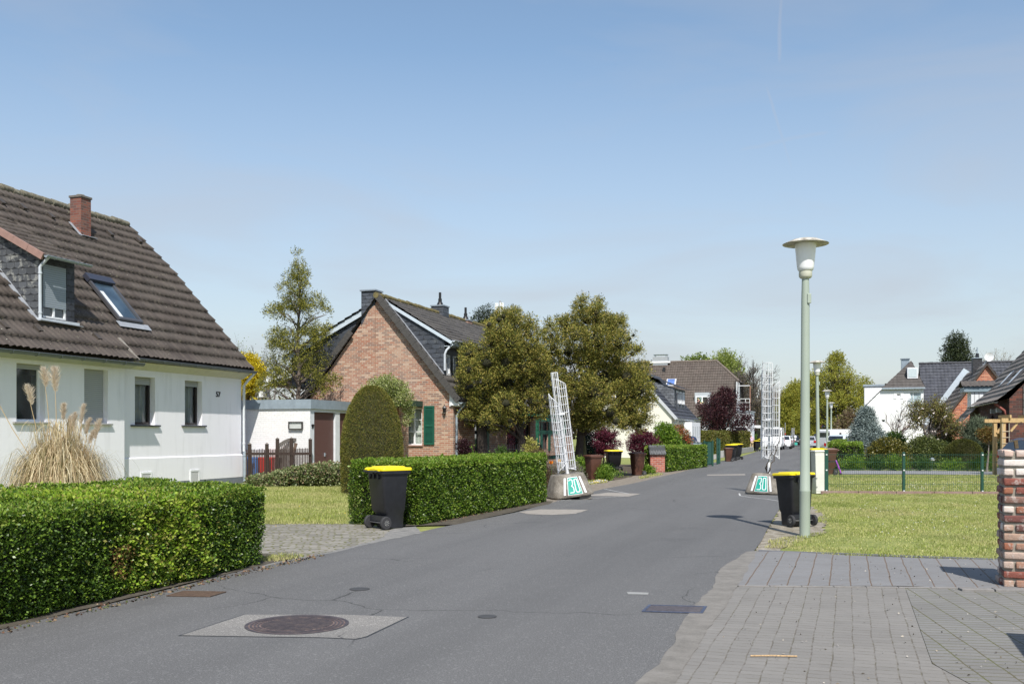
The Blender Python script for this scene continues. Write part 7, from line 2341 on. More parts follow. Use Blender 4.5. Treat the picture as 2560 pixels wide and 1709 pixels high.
# white cable cabinet
t = thing('utility_cabinet', 'slim white utility cabinet at the left end of the mesh fence', 'utility cabinet', (at(2047, 27.3), 27.3, 0), R(2), rot=(0, R(-1.5), R(6)))
CREAMP = m_paint('cream_cabinet', (.62, .62, .56), .6, .08, 0, 3)
m = MB(); m.box(-.135, .135, -.15, .15, 0, 1.13, CREAMP); m.box(-.128, .128, -.157, -.151, .06, 1.05, CREAMP); m.build('body', None, t, bevel=.008)
m = MB(); m.loft([(1.132, -.15, .15, -.17, .17, .02), (1.16, -.15, .15, -.17, .17, .02), (1.175, -.13, .13, -.15, .15, .02)], CREAMP); m.build('cap', None, t)
for zz in (.16, .4): m = MB(); m.box(-.134, -.10, -.165, -.158, zz, zz + .04, m_paint('cabinet_latch', (.3, .3, .28))); m.build('latch', None, t)

# green mesh fence, right
fa = Vector((at(2066, 27.15), 27.15, 0)); fb = Vector((14.6, 26.72, 0)); fd = (fb - fa).normalized(); fl = (fb - fa).length
fence = thing('mesh_fence', 'green double-wire mesh fence around the right-hand lawn', 'fence', tuple(fa), math.atan2(fd.y, fd.x))
posts = [0.0, (at(2259.5, 27) - fa.x) / fd.x, (at(2456, 26.85) - fa.x) / fd.x, (at(2650, 26.8) - fa.x) / fd.x]
for i, u in enumerate(posts):
    m = MB(); w_ = .05 if i == 0 else .032
    m.box(u - w_, u + w_, -.02, .04, 0, 1.20 if i == 0 else 1.13, GREENMETAL); po = m.build('post', None, fence, bevel=.004)
    c = MB()
    for zz in (.06, .62, 1.04): c.box(u - .02, u + .02, -.034, -.0205, zz, zz + .035, m_paint('clip_grey', (.6, .62, .62)))
    c.build('clip', None, po)
for a_, b_ in zip(posts[:-1], posts[1:]):
    m = MB(); n_ = int((b_ - a_) / .05)
    for k in range(n_ + 1):
        u = a_ + (b_ - a_) * k / n_; m.box(u - .0025, u + .0025, -.0025, .0025, .04, 1.09, GREENMETAL)
    for zz in (.06, .26, .46, .66, .86, 1.06): m.box(a_, b_, -.0075, -.0030, zz - .004, zz + .004, GREENMETAL)
    m.build('mesh_panel', None, fence, uv=False)
t = thing('lawn_edging', 'low reddish concrete edging under the green mesh fence', 'edging', tuple(fa), math.atan2(fd.y, fd.x))
m = MB(); EDG = m_mottle('reddish_concrete', [(.16, .10, .085), (.24, .16, .14), (.3, .22, .2)], 6, .95, .5, 50, .01)
k = 0
u = -.15
while u < fl: m.box(u, u + .985, -.06, -.01, -.02, .07, EDG); u += 1.0
m.build('edging_stones', None, t, bevel=.006)

# ================================================================ HOUSES FURTHER DOWN, LEFT
CREAMW = m_render('cream_render', (.72, .70, .62), amt=.04)
# small house with blue-black roof
Cf = Fr(10.9, 68)
h = thing('small_house', 'cream gabled house with blue-black roof beyond the letterbox pillar', 'house', tuple(Cf.o), SROT)
SLR = m_tile('blue_black_tile', (.030, .034, .046), (.048, .054, .070), (.1, .1, .1), .1, (.07, .075, .09))
m = MB()
m.poly([(0, 0, 0), (0, 5.4, 0), (0, 5.4, 2.9), (0, 2.7, 6.0), (0, 0, 2.9)], CREAMW)
m.poly([(0, 0, 0), (10.5, 0, 0), (10.5, 0, 2.9), (0, 0, 2.9)], CREAMW); m.poly([(10.5, 0, 0), (10.5, 5.4, 0), (10.5, 5.4, 2.9), (10.5, 2.7, 6), (10.5, 0, 2.9)], CREAMW); m.poly([(0, 5.4, 0), (10.5, 5.4, 0), (10.5, 5.4, 2.9), (0, 5.4, 2.9)], CREAMW)
m.build('wall', None, h)
tile_roof('roof', h, SLR, -.15, 10.6, [(-.35, 2.72), (2.7, 6.15)], .36, .22, .015, .03, seed=21)
tile_roof('roof', h, SLR, -.15, 10.6, [(5.75, 2.72), (2.7, 6.15)], .36, .22, .015, .03, seed=22)
m = MB(); m.bar((-.14, -.36, 2.66), (-.14, 2.7, 6.08), .06, .2, m_paint('white_verge', (.5, .52, .55), .6)); m.build('verge', None, h)
gutter('gutter', h, (-.15, -.42, 2.68), (10.6, -.42, 2.66), .06, brackets=False)
downpipe('downpipe', h, [(.25, -.42, 2.62), (.2, -.08, 2.3), (.2, -.08, 0)], .05, m_paint('pale_pipe', (.5, .54, .58), .45))
TC = lambda u, d, z: (u, d, z)
zc_ = lambda y: 2.72 + (y + .35) * (6.15 - 2.72) / 3.05
m = MB(); yq = .35
m.poly([(3.2, yq, zc_(yq)), (3.2, yq, 4.95), (3.2, 2.2, 5.55)], m_slate('dormer_slate', (.12, .13, .145), .3, .2, .2)); m.poly([(3.2, yq, zc_(yq)), (8.2, yq, zc_(yq)), (8.2, yq, 4.95), (3.2, yq, 4.95)], m_slate('dormer_slate', (.12, .13, .145), .3, .2, .2)); dm_ = m.build('dormer', None, h)
tile_roof('dormer_roof', h, SLR, 3.0, 8.4, [(yq - .35, 4.95), (2.5, 5.95)], .36, .22, .015, .03, seed=23)
for u in (3.8, 5.2, 6.6): window(dm_, lambda a, d, z: (a, yq - .05 + d, z), u, u + .9, 3.85, 4.75, .03, WHITE_PAINT, m_glass('blue_glass', (.10, .14, .18)), (.5,), (), .07)
m = MB(); m.tube([(3.1, .15, zc_(.15) + .05), (3.1, .15, zc_(.15) + 1.2)], .06, 8, ANTHRA); m.lathe([(.1, 0), (.1, .12)], (3.1, .15, zc_(.15) + 1.2), 8, ANTHRA); m.build('flue', None, h)
for u, w_ in ((.6, .35), (1.8, .35)): window(h, TC, u, u + w_, .6, 1.9, .06, WHITE_PAINT, GLASS, (), (), .05)
m = MB(); m.box(3.2, 7.5, -.9, -.002, 0, 2.5, m_render('white_porch', (.75, .76, .78), amt=.04)); po = m.build('porch', None, h)
for u in (3.6, 4.6, 5.6, 6.6): m = MB(); m.box(u, u + .28, -.92, -.903, .75, .98, GLASS); m.box(u, u + .28, -.92, -.903, 1.4, 2.2, m_paint('pale_pane', (.45, .5, .52), .2)); m.build('window', None, po)
m = MB(); m.box(1.5, 2.1, 2.5, 3.1, 5.8, 6.75, m_paint('pale_chimney', (.30, .33, .36), .6)); m.build('chimney', None, h)

# big brown-roofed house
Df = Fr(20.6, 93)
h = thing('large_house', 'big white house with a huge brown pantile roof and a bay window', 'house', (Df.o.x * 1.08, Df.o.y * 1.08, -.128), SROT); h.scale = (1.08, 1.08, 1.08)
WD = m_render('white_render_far', (.76, .78, .80), amt=.03)
PAN = m_tile('brown_pantile', (.075, .058, .049), (.105, .082, .069), (.2, .18, .15), .2, (.10, .085, .072))
m = MB()
m.box(0.02, 10, 0, 14, 0, 3.6, WD); m.poly([(0, 0, 3.6), (10, 0, 3.6), (7.4, 0, 6.9), (2.6, 0, 6.9)], m_paint('dark_gable_cladding', (.03, .03, .034), .6)); m.poly([(0, 14, 3.6), (10, 14, 3.6), (5, 14, 9)], WD)
m.build('wall', None, h)
HD = 8.85
def clipD(s):
    # right end is hipped above 62 % of the slope
    return ((-.3 if s < .62 else -.3 + (s - .62) / .38 * 2.35), 13.4)
tile_roof('roof', h, PAN, -.4, 13.4, [(-.45, 3.25), (5, HD)], .38, .235, .028, .04, axis='Y', per=4, clip=clipD, seed=31)
tile_roof('roof', h, PAN, -.4, 13.4, [(10.4, 3.25), (5, HD)], .38, .235, .028, .04, axis='Y', per=4, clip=clipD, seed=32)
m = MB(); m.poly([(3.0, -.3, 6.75), (7.0, -.3, 6.75), (5, 2.05, HD)], m_paint('hip_tile', (.10, .08, .07), .8)); m.build('roof', None, h)
ridge_run('ridge', h, m_paint('ridge_brown', (.15, .12, .10), .8, .2), (5, 2.05, HD + .03), (5, 13.4, HD + .03), .13)
ridge_run('ridge', h, m_paint('ridge_brown', (.15, .12, .10), .8, .2), (2.95, -.3, 6.75), (5, 2.05, HD + .03), .12)
gutter('gutter', h, (-.5, -.3, 3.2), (-.5, 13.4, 3.2), .07, brackets=False)
def droof(px_, py_, lift=0.03):
    n = Vector((-(HD - 3.25), 0, 5.45)).normalized(); return Df.pix(px_, py_, plane=(n, n.dot(Vector((-.45, 0, 3.25))) + lift))
v = droof(1678, 956); v2 = droof(1671, 962)
m = MB(); m.bar(v + Vector((-.35, 0, -.36)), v + Vector((.35, 0, .36)), .95, .10, m_paint('roof_light_frame', (.55, .55, .55)), up=(-.7, 0, .7)); rw = m.build('roof_window', None, h)
m = MB(); m.bar(v + Vector((-.33, 0, -.22)), v + Vector((.2, 0, .33)), .7, .10, m_glass('blue_glass2', (.05, .09, .22)), up=(-.7, 0, .7)); m.build('pane', None, rw)
v = droof(1660, 927); m = MB(); m.box(v.x - .1, v.x + .15, v.y - .12, v.y + .12, v.z - .1, v.z + .35, BLACKPL); m.build('roof_vent', None, h)
v = Df.pix(1652, 901, x=5.0); m = MB(); m.box(4.6, 5.4, v.y - .75, v.y + .75, HD - .3, HD + .55, m_paint('pale_chimney', (.32, .34, .36), .7)); m.box(4.55, 5.45, v.y - 1.0, v.y + 1.0, HD - .08, HD + .10, WHITE_PAINT); m.box(4.5, 5.5, v.y - .7, v.y + .7, HD + .75, HD + .80, ZINC); [m.box(4.6 + a_, 4.65 + a_, v.y + b_, v.y + b_ + .05, HD + .55, HD + .75, ZINC) for a_ in (0, .7) for b_ in (-.6, .55)]; m.build('chimney', None, h)
va = Df.pix(1775, 983, x=1.0); vb = Df.pix(1737, 1017, x=1.0)
m = MB(); m.box(.9, 3.4, va.y, vb.y, vb.z - .1, va.z + .1, m_paint('bay_grey', (.42, .45, .48), .6)); bay = m.build('bay', None, h)
window(bay, lambda u, d, z: (.9 - .02 + d, u, z), va.y + .1, vb.y - .1, vb.z + .05, va.z - .25, .0, WHITE_PAINT, m_glass('evening_glass', (.045, .045, .04)), (.5,), (), .1)
m = MB(); rr = random.Random(2)
for k in range(9):
    u = va.y + .3 + rr.random() * (vb.y - va.y - .6); z_ = vb.z + .2 + rr.random() * (va.z - vb.z - .7)
    m.lathe([(.01, -.08), (.07, 0), (.01, .08)], (.83, u, z_), 8, m_paint(('pendant_yellow', 'pendant_green', 'pendant_rose')[k % 3], ((.7, .6, .3), (.3, .6, .5), (.7, .4, .35))[k % 3]))
m.build('window_ornaments', None, bay)
Tw = lambda u, d, z: (d, u, z)
for a_, b_ in ((1742, 1757), (1778, 1800)):
    u0_ = Df.pix(b_, HZ, x=0).y; u1_ = Df.pix(a_, HZ, x=0).y
    window(h, Tw, u0_, u1_, 1.0, 2.5, .0, WHITE_PAINT, GLASS, (.5,), (), .08)
m = MB(); m.box(1.0, 5.0, -1.55, -.002, 0, 3.75, WD); m.build('annex', None, h)
m = MB(); m.box(.9, 5.1, -1.65, 0.1, 3.752, 3.83, m_paint('annex_trim', (.45, .5, .55))); m.build('annex_roof', None, h)
m = MB(); m.box(.96, .998, -1.0, -.2, .8, 2.3, GLASS); m.build('window', None, h)
m = MB(); BAL = m_paint('balcony_white', (.7, .7, .7))
for yy_ in (-1.5, -1.1, -.6, -.2): m.box(1.1, 1.15, yy_, yy_ + .05, 3.83, 5.0, BAL)
for zz in (4.2, 4.6, 4.95): m.box(1.1, 1.14, -1.5, -.2, zz, zz + .05, BAL)
m.box(1.2, 4, -.25, -.2, 3.83, 6.6, m_paint('screen_white', (.65, .66, .68))); m.tube([(1.15, -1.5, 3.83), (1.15, -1.5, 6.2)], .05, 6, m_paint('brown_post', (.3, .15, .1))); m.tube([(1.15, -1.5, 6.2), (1.15, -.4, 6.2)], .04, 6, BAL)
m.build('balcony_railing', None, h)

PLUM = m_leaf('plum_leaf', [(.018, .006, .010), (.040, .012, .018), (.075, .022, .028), (.11, .04, .04)], .3, .5)
re = random.Random(12)
plx, ply = at(1814, 90), 90
cl = envelope(plx, ply, 2.0, zat(972, 90) - .2, lambda f: 2.5 * math.sin(min(1, f * .8 + .28) * PI) ** .7 + .25, 95, re, (.28, .5), .15)
tree('plum_tree', 'dark purple-leaved plum tree in front of the big brown roof', 'tree', plx, ply, cl, PLUM, (.13, .07), 120, .14, m_bark('plum_bark', (.07, .05, .045)), 121, out=.7, up=.35, tuft=5, fill=.5, forks=1.3, frac=.9)

# ---------------------------------------------------------------- green mesh gate with slats, wall
t = thing('metal_gate', 'dark green mesh gate standing open between hedge and brown bin', 'gate', (at(1762, 50.5), 50.5, 0), 0)
def gpanel(mb, x0, y0, x1, y1, z0, z1, n=22, mt=GREENMETAL):
    a = Vector((x0, y0, 0)); b = Vector((x1, y1, 0))
    for k in range(n + 1):
        p = a.lerp(b, k / n); mb.bar((p.x, p.y, z0), (p.x, p.y, z1), .014, .014, mt)
    for k in range(6):
        zz = z0 + (z1 - z0) * k / 5; mb.bar((a.x, a.y, zz), (b.x, b.y, zz), .03, .05, mt)
m = MB(); gpanel(m, 0, 0, at(1783, 50.5) - at(1762, 50.5), .35, .08, 1.22, 14); m.box(.02, .42, .15, .16, .1, 1.2, m_paint('privacy_strip', (.01, .06, .045), .6)); m.build('panel', None, t)
m = MB()
for px_ in (1762, 1783): u = at(px_, 50.5) - at(1762, 50.5); m.box(u - .04, u + .04, .1, .18, 0, 1.3, GREENMETAL)
m.build('post', None, t)
t = thing('metal_gate', 'second leaf of the green gate, just left of the brown bin', 'gate', (at(1794, 53.5), 53.5, 0), 0)
m = MB(); gpanel(m, 0, 0, at(1803, 53.5) - at(1794, 53.5), .3, .06, 1.36, 6); m.box(.0, .19, .16, .17, .06, 1.36, m_paint('privacy_strip', (.01, .06, .045), .6)); m.build('panel', None, t)
m = MB(); m.box(-.05, .03, 0, .08, 0, 1.42, GREENMETAL); m.build('post', None, t)
t = thing('mesh_fence', 'green slatted mesh fence behind the hedge beside the parked blue car', 'fence', (at(1707, 57), 57, 0), 0)
m = MB(); gpanel(m, 0, 0, at(1756, 57) - at(1707, 57), -1.5, .1, 1.15, 40); m.build('mesh_panel', None, t)
t = thing('garden_wall', 'low grey concrete wall at the end of the tall hedge', 'wall', (15.6, 72, 0), SROT)
m = MB(); m.box(0, 24, 0.3, .6, 0, .42, m_mottle('grey_wall_concrete', [(.25, .25, .25), (.35, .35, .34)], 4)); m.build('wall', None, t)

# ================================================================ FAR STREET: CARS, SIGNS, PEOPLE
P_ = lambda n, c, r=.25: m_paint(n, c, r, .03, .0, 2)
SA = math.atan2(SY, SX)
def spot(px_, y_): return at(px_, y_), y_
wh = P_('car_white', (.75, .76, .77)); dk = P_('car_dark', (.012, .013, .016)); bl = P_('car_blue', (.015, .022, .055)); sv = P_('car_silver', (.35, .37, .40))
car('van', 'white delivery van parked behind the upright grid column', 'van', *spot(1934, 107), SA + PI, wh, 'van', 5.6, 2.0, 2.35)
car('parked_car', 'white hatchback facing the camera right of the grid column', 'car', *spot(1959, 113), SA + PI, wh, 'hatch')
car('parked_car', 'white estate car behind the white hatchback', 'car', *spot(1966, 124), SA + PI, sv, 'estate', 4.5, 1.76, 1.46)
car('parked_car', 'dark car parked behind the far grid column', 'car', *spot(1984, 152), SA + PI, dk, 'estate', 4.5, 1.78, 1.5)
car('parked_car', 'black car next in the far parked row', 'car', *spot(1990, 165), SA + PI, bl, 'suv', 4.5, 1.8, 1.62)
car('parked_car', 'tall silver car in the far parked row', 'car', *spot(1986, 182), SA + PI, sv, 'suv', 4.8, 1.9, 1.95)
car('parked_car', 'far white car with red tail lights', 'car', *spot(2000.5, 230), SA, wh, 'hatch', 4.3, 1.78, 1.5)
car('parked_car', 'dark car far back left of the grid column tip', 'car', *spot(1972, 172), SA + PI, bl, 'estate', 4.5, 1.8, 1.5)
car('parked_car', 'black people carrier seen from behind on the right side of the road', 'car', *spot(2054, 118), SA, dk, 'suv', 4.7, 1.85, 1.70)
car('parked_car', 'car half hidden behind the nearest lamp post', 'car', *spot(2022, 112), SA, sv, 'hatch', 4.0, 1.7, 1.45)
car('parked_car', 'pale blue-white small car in the right-hand drive behind the hedge', 'car', *spot(2124, 78), R(35), P_('car_pale', (.6, .66, .72)), 'hatch', 4.0, 1.75, 1.62)
car('van', 'white van with a red stripe behind the pale small car', 'van', *spot(2118, 95), R(20), wh, 'van', 5.4, 2.0, 2.1)
car('parked_car', 'white car roof showing behind the blue spruce', 'car', *spot(2143, 110), R(10), wh, 'suv', 4.6, 1.85, 2.2)
car('parked_car', 'dark blue car with red tail lamp in the drive behind the green fence', 'car', *spot(1706, 62), SA + R(12), bl, 'hatch', 4.0, 1.75, 1.50)
car('parked_car', 'silver car bonnet showing below the dark blue car', 'car', *spot(1713, 58), SA + PI + R(5), P_('car_silver_blue', (.5, .55, .62)), 'hatch', 3.6, 1.6, 1.12)
car('parked_car', 'dark blue estate car parked behind the rough brick pillar', 'car', at(2517, 38.4) + 2.36, 38.4, R(3), bl, 'estate', 4.6, 1.82, 1.50)

STEEL = m_paint('sign_post_steel', (.35, .37, .39), .4, .1, .3)
def sign_post(label, px_, y_, h, parts, r=.03, name='road_sign'):
    t = thing(name, label, 'sign', (at(px_, y_), y_, 0))
    m = MB(); m.tube([(0, 0, 0), (0, 0, h)], r, 8, STEEL); m.build('post', None, t)
    for nm, fn in parts:
        m = MB(); fn(m); m.build(nm, None, t)
    return t
sign_post('white street name sign on a post beyond the white annex', 1902, 112, 2.65, [('name_plate', lambda m: m.box(-1.05, .05, -.02, .02, 2.35, 2.65, WHITE_PAINT))], .05, 'street_sign')
sign_post('white street name sign by the last lamp', 2092, 128, 2.7, [('name_plate', lambda m: m.box(.1, 1.3, -.02, .02, 2.42, 2.72, WHITE_PAINT))], .04, 'street_sign')
REDS = m_paint('sign_red', (.6, .015, .02), .4); BLUS = m_paint('sign_blue', (.01, .06, .42), .4)
def nopark(m):
    m.lathe([(.34, -.01), (.34, .01)], (0, -.05, 2.7), 20, REDS, 'Y'); m.lathe([(.27, -.012), (.27, .012)], (0, -.056, 2.7), 20, BLUS, 'Y')
    m.bar((-.2, -.072, 2.9), (.2, -.072, 2.5), .01, .07, REDS, up=(0, 1, 0))
sign_post('round no-parking sign beyond the black people carrier', 2058, 140, 3.8, [('sign_disc', nopark)], .04)
def tri(m):
    m.prism([(-.45, -.05, 2.5), (.45, -.05, 2.5), (0, -.05, 3.3)], (0, .02, 0), WHITE_PAINT); m.prism([(-.28, -.056, 2.6), (.28, -.056, 2.6), (0, -.056, 3.08)], (0, .004, 0), REDS); m.box(-.5, .5, -.05, -.03, 1.9, 2.4, REDS)
sign_post('white and red construction warning sign at the end of the road', 2066.5, 140, 3.4, [('sign_panel', tri)], .04)
sign_post('thin pole with a small red reflector beside the far grid column', 1963, 140, 3.3, [('reflector', lambda m: m.box(-.06, .06, -.05, -.03, 1.6, 1.8, REDS))], .05, 'marker_post')
t = thing('road_works_barrier', 'red and white striped road works beacon with an orange lamp', 'beacon', (at(2034.5, 139), 139, 0))
m = MB(); m.box(-.28, .28, -.04, .04, .15, 1.35, WHITE_PAINT); m.box(-.35, .35, -.2, .2, 0, .15, BLACKPL); m.build('panel', None, t)
m = MB()
for k in range(3): m.prism([(-.27, -.045, .2 + .4 * k), (.27, -.045, .42 + .4 * k), (.27, -.045, .6 + .4 * k), (-.27, -.045, .38 + .4 * k)], (0, .004, 0), REDS)
m.build('stripes', None, t)
m = MB(); m.lathe([(.08, 1.35), (.16, 1.42), (.16, 1.68), (.08, 1.74)], (0, 0, 0), 12, m_paint('orange_lamp', (.85, .25, .01), .3)); m.build('warning_lamp', None, t)
t = thing('bollard', 'white bollard in front of the far parked cars', 'bollard', (at(1988, 150), 150, 0))
m = MB(); m.lathe([(.14, 0), (.13, 1.1), (.22, 1.15), (.2, 1.45), (.05, 1.5)], (0, 0, 0), 10, WHITE_PAINT); m.build('body', None, t)

person('elderly man in a lilac shirt and beige trousers stooping over a bin', at(1879, 96.4), 96.4, R(12), m_paint('lilac_shirt', (.56, .43, .56), .8), m_paint('beige_trousers', (.46, .36, .22), .8), m_paint('white_hair', (.62, .60, .57), .9), 1.66, .10)
person('person in dark clothes standing beside the pale small car', at(2100, 84), 84, R(-60), m_paint('dark_jacket', (.02, .022, .03), .8), m_paint('blue_jeans', (.05, .07, .12), .8), m_paint('dark_hair', (.03, .02, .015), .9), 1.75, .05, 'stand')

# ================================================================ RIGHT SIDE HOUSES
Ef = Fr(27.1, 76)
yE = lambda px_: Ef.pix(px_, HZ, x=0).y
h = thing('white_villa', 'white house with dark hipped roof and a small square window, right of the lamps', 'house', tuple(Ef.o), SROT)
TE = lambda u, d, z: (d, u, z)
yl = yE(2167); yr = yE(2309); ye = yE(2208)
zE = Ef.pix(2208, 970, x=0).z; zcs = Ef.pix(2167, 1011, x=0).z
hol = []
for a_, b_, t_, bt_ in ((2242, 2251, 984, 990), (2275, 2303, 980, 1021), (2204, 2213, 1048, 1056), (2242, 2252, 1047, 1056)):
    hol.append((yE(b_), yE(a_), Ef.pix(a_, bt_, x=0).z, Ef.pix(a_, t_, x=0).z))
VW = m_render('villa_white', (.82, .83, .84), amt=.02)
wall('wall', h, VW, TE, yr, yl, 0, zcs, [q for q in hol if q[3] < zcs] + [(q[0], q[1], q[2], zcs) for q in hol if q[2] < zcs <= q[3]], .15)
hs_ = [(q[0], q[1], max(zcs, q[2]), q[3]) for q in hol if q[3] >= zcs]
wall('wall', h, VW, TE, yr, ye, zcs, zE, hs_, .15)
m = MB(); m.poly([(0, ye, zcs), (0, yl, zcs), (0, ye, zE)], VW); m.poly([(0, yl, 0), (9, yl, 0), (9, yl, zcs), (0, yl, zcs)], VW); m.poly([(0, yr, 0), (9, yr, 0), (9, yr, zE), (0, yr, zE)], VW); m.poly([(9, yl, 0), (9, yr, 0), (9, yr, zE), (9, ye, zE), (9, yl, zcs)], VW); m.build('wall', None, h)
for i, q in enumerate(hol):
    window(h, TE, *q, .12, WHITE_PAINT, m_glass('pale_blue_glass', (.22, .28, .30), .1) if i == 1 else GLASS, (.72,) if i == 1 else (), (), .05)
q = hol[1]
m = MB(); [m.box(-.12, -.09, q[0] - .1 + k * (q[1] - q[0] + .2) / 8, q[0] - .085 + k * (q[1] - q[0] + .2) / 8, q[2] + .1, q[2] + .75, ZINC) for k in range(9)]; m.box(-.12, -.09, q[0] - .1, q[1] + .1, q[2] + .7, q[2] + .75, ZINC); m.build('balcony_railing', None, h)
q = hol[0]
m = MB(); m.box(-.03, -.003, q[0] - .22, q[0] - .02, q[2] - .2, q[3] + .2, WHITE_PAINT); m.box(-.03, -.003, q[1] + .02, q[1] + .22, q[2] - .2, q[3] + .2, WHITE_PAINT); m.box(-.03, -.003, q[0] - .02, q[1] + .02, q[3] + .01, q[3] + .2, WHITE_PAINT); m.build('window_surround', None, h)
apx = Ef.pix(2278, 902, x=2.4)
TILE_E = m_tile('dark_brown_tile', (.058, .050, .047), (.085, .075, .068), (.15, .14, .12), .2, (.10, .09, .085))
def clipE(s): return (yr - .1 + (apx.y - yr + .1) * s * 1.0, ye + .1 + (apx.y - ye - .1) * s)
tile_roof('hip_roof', h, TILE_E, yr - .1, ye + .1, [(-.15, zE), (2.4, apx.z)], .34, .3, .02, .03, axis='Y', clip=clipE, seed=41)
dy = (yl - apx.y)
tile_roof('roof', h, TILE_E, -.1, 9.2, [(yl + .25, zcs - .25), (ye, zE - .02)], .34, .3, .02, .03, seed=42)
tile_roof('roof', h, TILE_E, -.1, 9.2, [(ye, zE - .02), (apx.y, apx.z)], .34, .3, .02, .03, clip=lambda s: (-.1 + 2.5 * s, 9.2), seed=43)
tile_roof('roof', h, TILE_E, -.1, 9.2, [(yr - .1, zE), (apx.y, apx.z)], .34, .3, .02, .03, clip=lambda s: (-.1 + 2.5 * s, 9.2), seed=44)
m = MB(); m.bar((-.2, yr - .1, zE - .03), (-.2, ye + .1, zE - .03), .12, .12, ZINC); m.build('gutter', None, h)
m = MB(); wa = Ef.pix(2268, 919, x=.9); wb = Ef.pix(2294, 946, x=.9); m.box(.55, 1.9, wb.y, wa.y, wb.z, wa.z, m_paint('white_roof_window', (.7, .72, .74))); rw = m.build('roof_window', None, h)
m = MB(); m.box(.53, .548, wb.y + .08, wa.y - .08, wb.z + .1, wa.z - .1, m_paint('pale_blind', (.5, .58, .6), .3)); m.build('pane', None, rw)
cq = Ef.pix(2253, 898, x=3.5); cr_ = Ef.pix(2273, 898, x=3.5)
m = MB(); m.box(3.2, 3.9, cr_.y, cq.y, 5.5, cq.z, m_paint('metal_chimney', (.32, .38, .43), .35, .1, .4)); m.box(3.1, 4.0, cr_.y - .05, cq.y + .05, cq.z, cq.z + .06, ZINC); m.build('chimney', None, h)
fa_ = Ef.pix(2161, 966, x=7); fb_ = Ef.pix(2215, 966, x=7)
m = MB(); m.box(6.5, 9.0, fb_.y, fa_.y, 0, fa_.z, VW); m.box(6.4, 9.1, fb_.y, fa_.y + .1, fa_.z, fa_.z + .15, ZINC); m.build('rear_block', None, h)
v = Ef.pix(2215, 958, x=2.5); m = MB(); m.tube([(2.5, v.y, v.z - .9), (2.5, v.y, v.z)], .09, 8, BLACKPL); m.build('flue', None, h)

# black-roofed house
Hf = Fr(at(2311, 84), 84)
h = thing('black_roofed_house', 'house with a broad glossy black pantile roof beside the white villa', 'house', tuple(Hf.o), SROT)
yH = lambda px_: Hf.pix(px_, HZ, x=0).y
zr_ = Hf.pix(2311, 909, x=4.5).z
BLK = m_tile('glossy_black_tile', (.036, .039, .050), (.060, .064, .080), (.12, .12, .13), .1, (.09, .095, .11))
m = MB(); m.box(0.3, 9, yH(2560), 0, 0, 3.0, VW); m.poly([(.3, -.01, 3.0), (9, -.01, 3.0), (4.6, -.01, zr_ - .1)], m_paint('dark_gable_cladding', (.03, .03, .034), .6)); m.build('wall', None, h)
tile_roof('roof', h, BLK, yH(2560), .12, [(-.2, 2.8), (4.6, zr_)], .36, .30, .03, .035, axis='Y', seed=51)
tile_roof('roof', h, BLK, yH(2560), .12, [(9.3, 2.8), (4.6, zr_)], .36, .30, .03, .035, axis='Y', seed=52)
ridge_run('ridge', h, m_paint('ridge_black', (.035, .036, .042), .4), (4.6, yH(2560), zr_ + .03), (4.6, .12, zr_ + .03), .12)

# brick house with satellite dish
Jf = Fr(at(2379, 62), 62)
h = thing('dish_house', 'small red brick gabled house with weathered tiles and satellite dish', 'house', (Jf.o.x * 1.15, Jf.o.y * 1.15, -.24), SROT); h.scale = (1.15, 1.15, 1.15)
yJ = lambda px_: Jf.pix(px_, HZ, x=0).y
aJ = Jf.pix(2467, 908, x=0); eJ = Jf.pix(2379, 1027, x=0)
RBR = m_brick('orange_red_brick', [lin((172, 92, 66)), lin((190, 110, 80)), lin((150, 78, 60)), lin((200, 128, 96))], lin((196, 170, 150)), .25, .10, .014)
TILE_J = m_tile('weathered_grey_tile', (.15, .13, .115), (.22, .19, .17), (.42, .40, .36), .8, (.28, .26, .23))
rJ = 2 * aJ.y - eJ.y
m = MB(); m.poly([(0, eJ.y, 0), (0, rJ, 0), (0, rJ, eJ.z), (0, aJ.y, aJ.z - .1), (0, eJ.y, eJ.z)], RBR); m.poly([(0, eJ.y, 0), (11, eJ.y, 0), (11, eJ.y, eJ.z), (0, eJ.y, eJ.z)], RBR); m.poly([(0, rJ, 0), (11, rJ, 0), (11, rJ, eJ.z), (0, rJ, eJ.z)], RBR); m.poly([(11, eJ.y, 0), (11, rJ, 0), (11, rJ, eJ.z), (11, aJ.y, aJ.z - .1), (11, eJ.y, eJ.z)], RBR); m.build('wall', None, h)
tile_roof('roof', h, TILE_J, -.15, 10.8, [(eJ.y + .75, eJ.z - .95), (aJ.y, aJ.z)], .42, .22, .02, .028, seed=61)
tile_roof('roof', h, TILE_J, -.15, 10.8, [(rJ - .3, eJ.z - .35), (aJ.y, aJ.z)], .42, .22, .02, .055, seed=62)
m = MB(); m.bar((-.14, eJ.y + .75, eJ.z - 1.0), (-.14, aJ.y, aJ.z - .03), .07, .11, m_paint('verge_brown', (.06, .05, .045), .8)); m.build('verge', None, h); m = MB(); m.bar((-.14, rJ - .3, eJ.z - .4), (-.14, aJ.y, aJ.z - .03), .07, .11, m_paint('verge_brown', (.06, .05, .045), .8)); m.build('verge', None, h)
m = MB(); m.bar((10.9, eJ.y + .75, eJ.z - .75), (10.9, aJ.y, aJ.z + .25), .12, .5, m_paint('pale_fascia', (.50, .57, .63), .6)); m.build('fascia', None, h)
dv = Jf.pix(2473, 891.5, x=2.0)
m = MB(); m.lathe([(.01, .08), (.15, .05), (.27, -.02), (.275, -.03), (.15, .035), (.01, .06)], (2.0, dv.y, dv.z), 24, WHITE_PAINT, 'X', cap=False)
m.bar((2.06, dv.y, dv.z), (2.15, aJ.y, aJ.z - .05), .04, .04, ZINC); dish = m.build('satellite_dish', None, h, smooth=50)
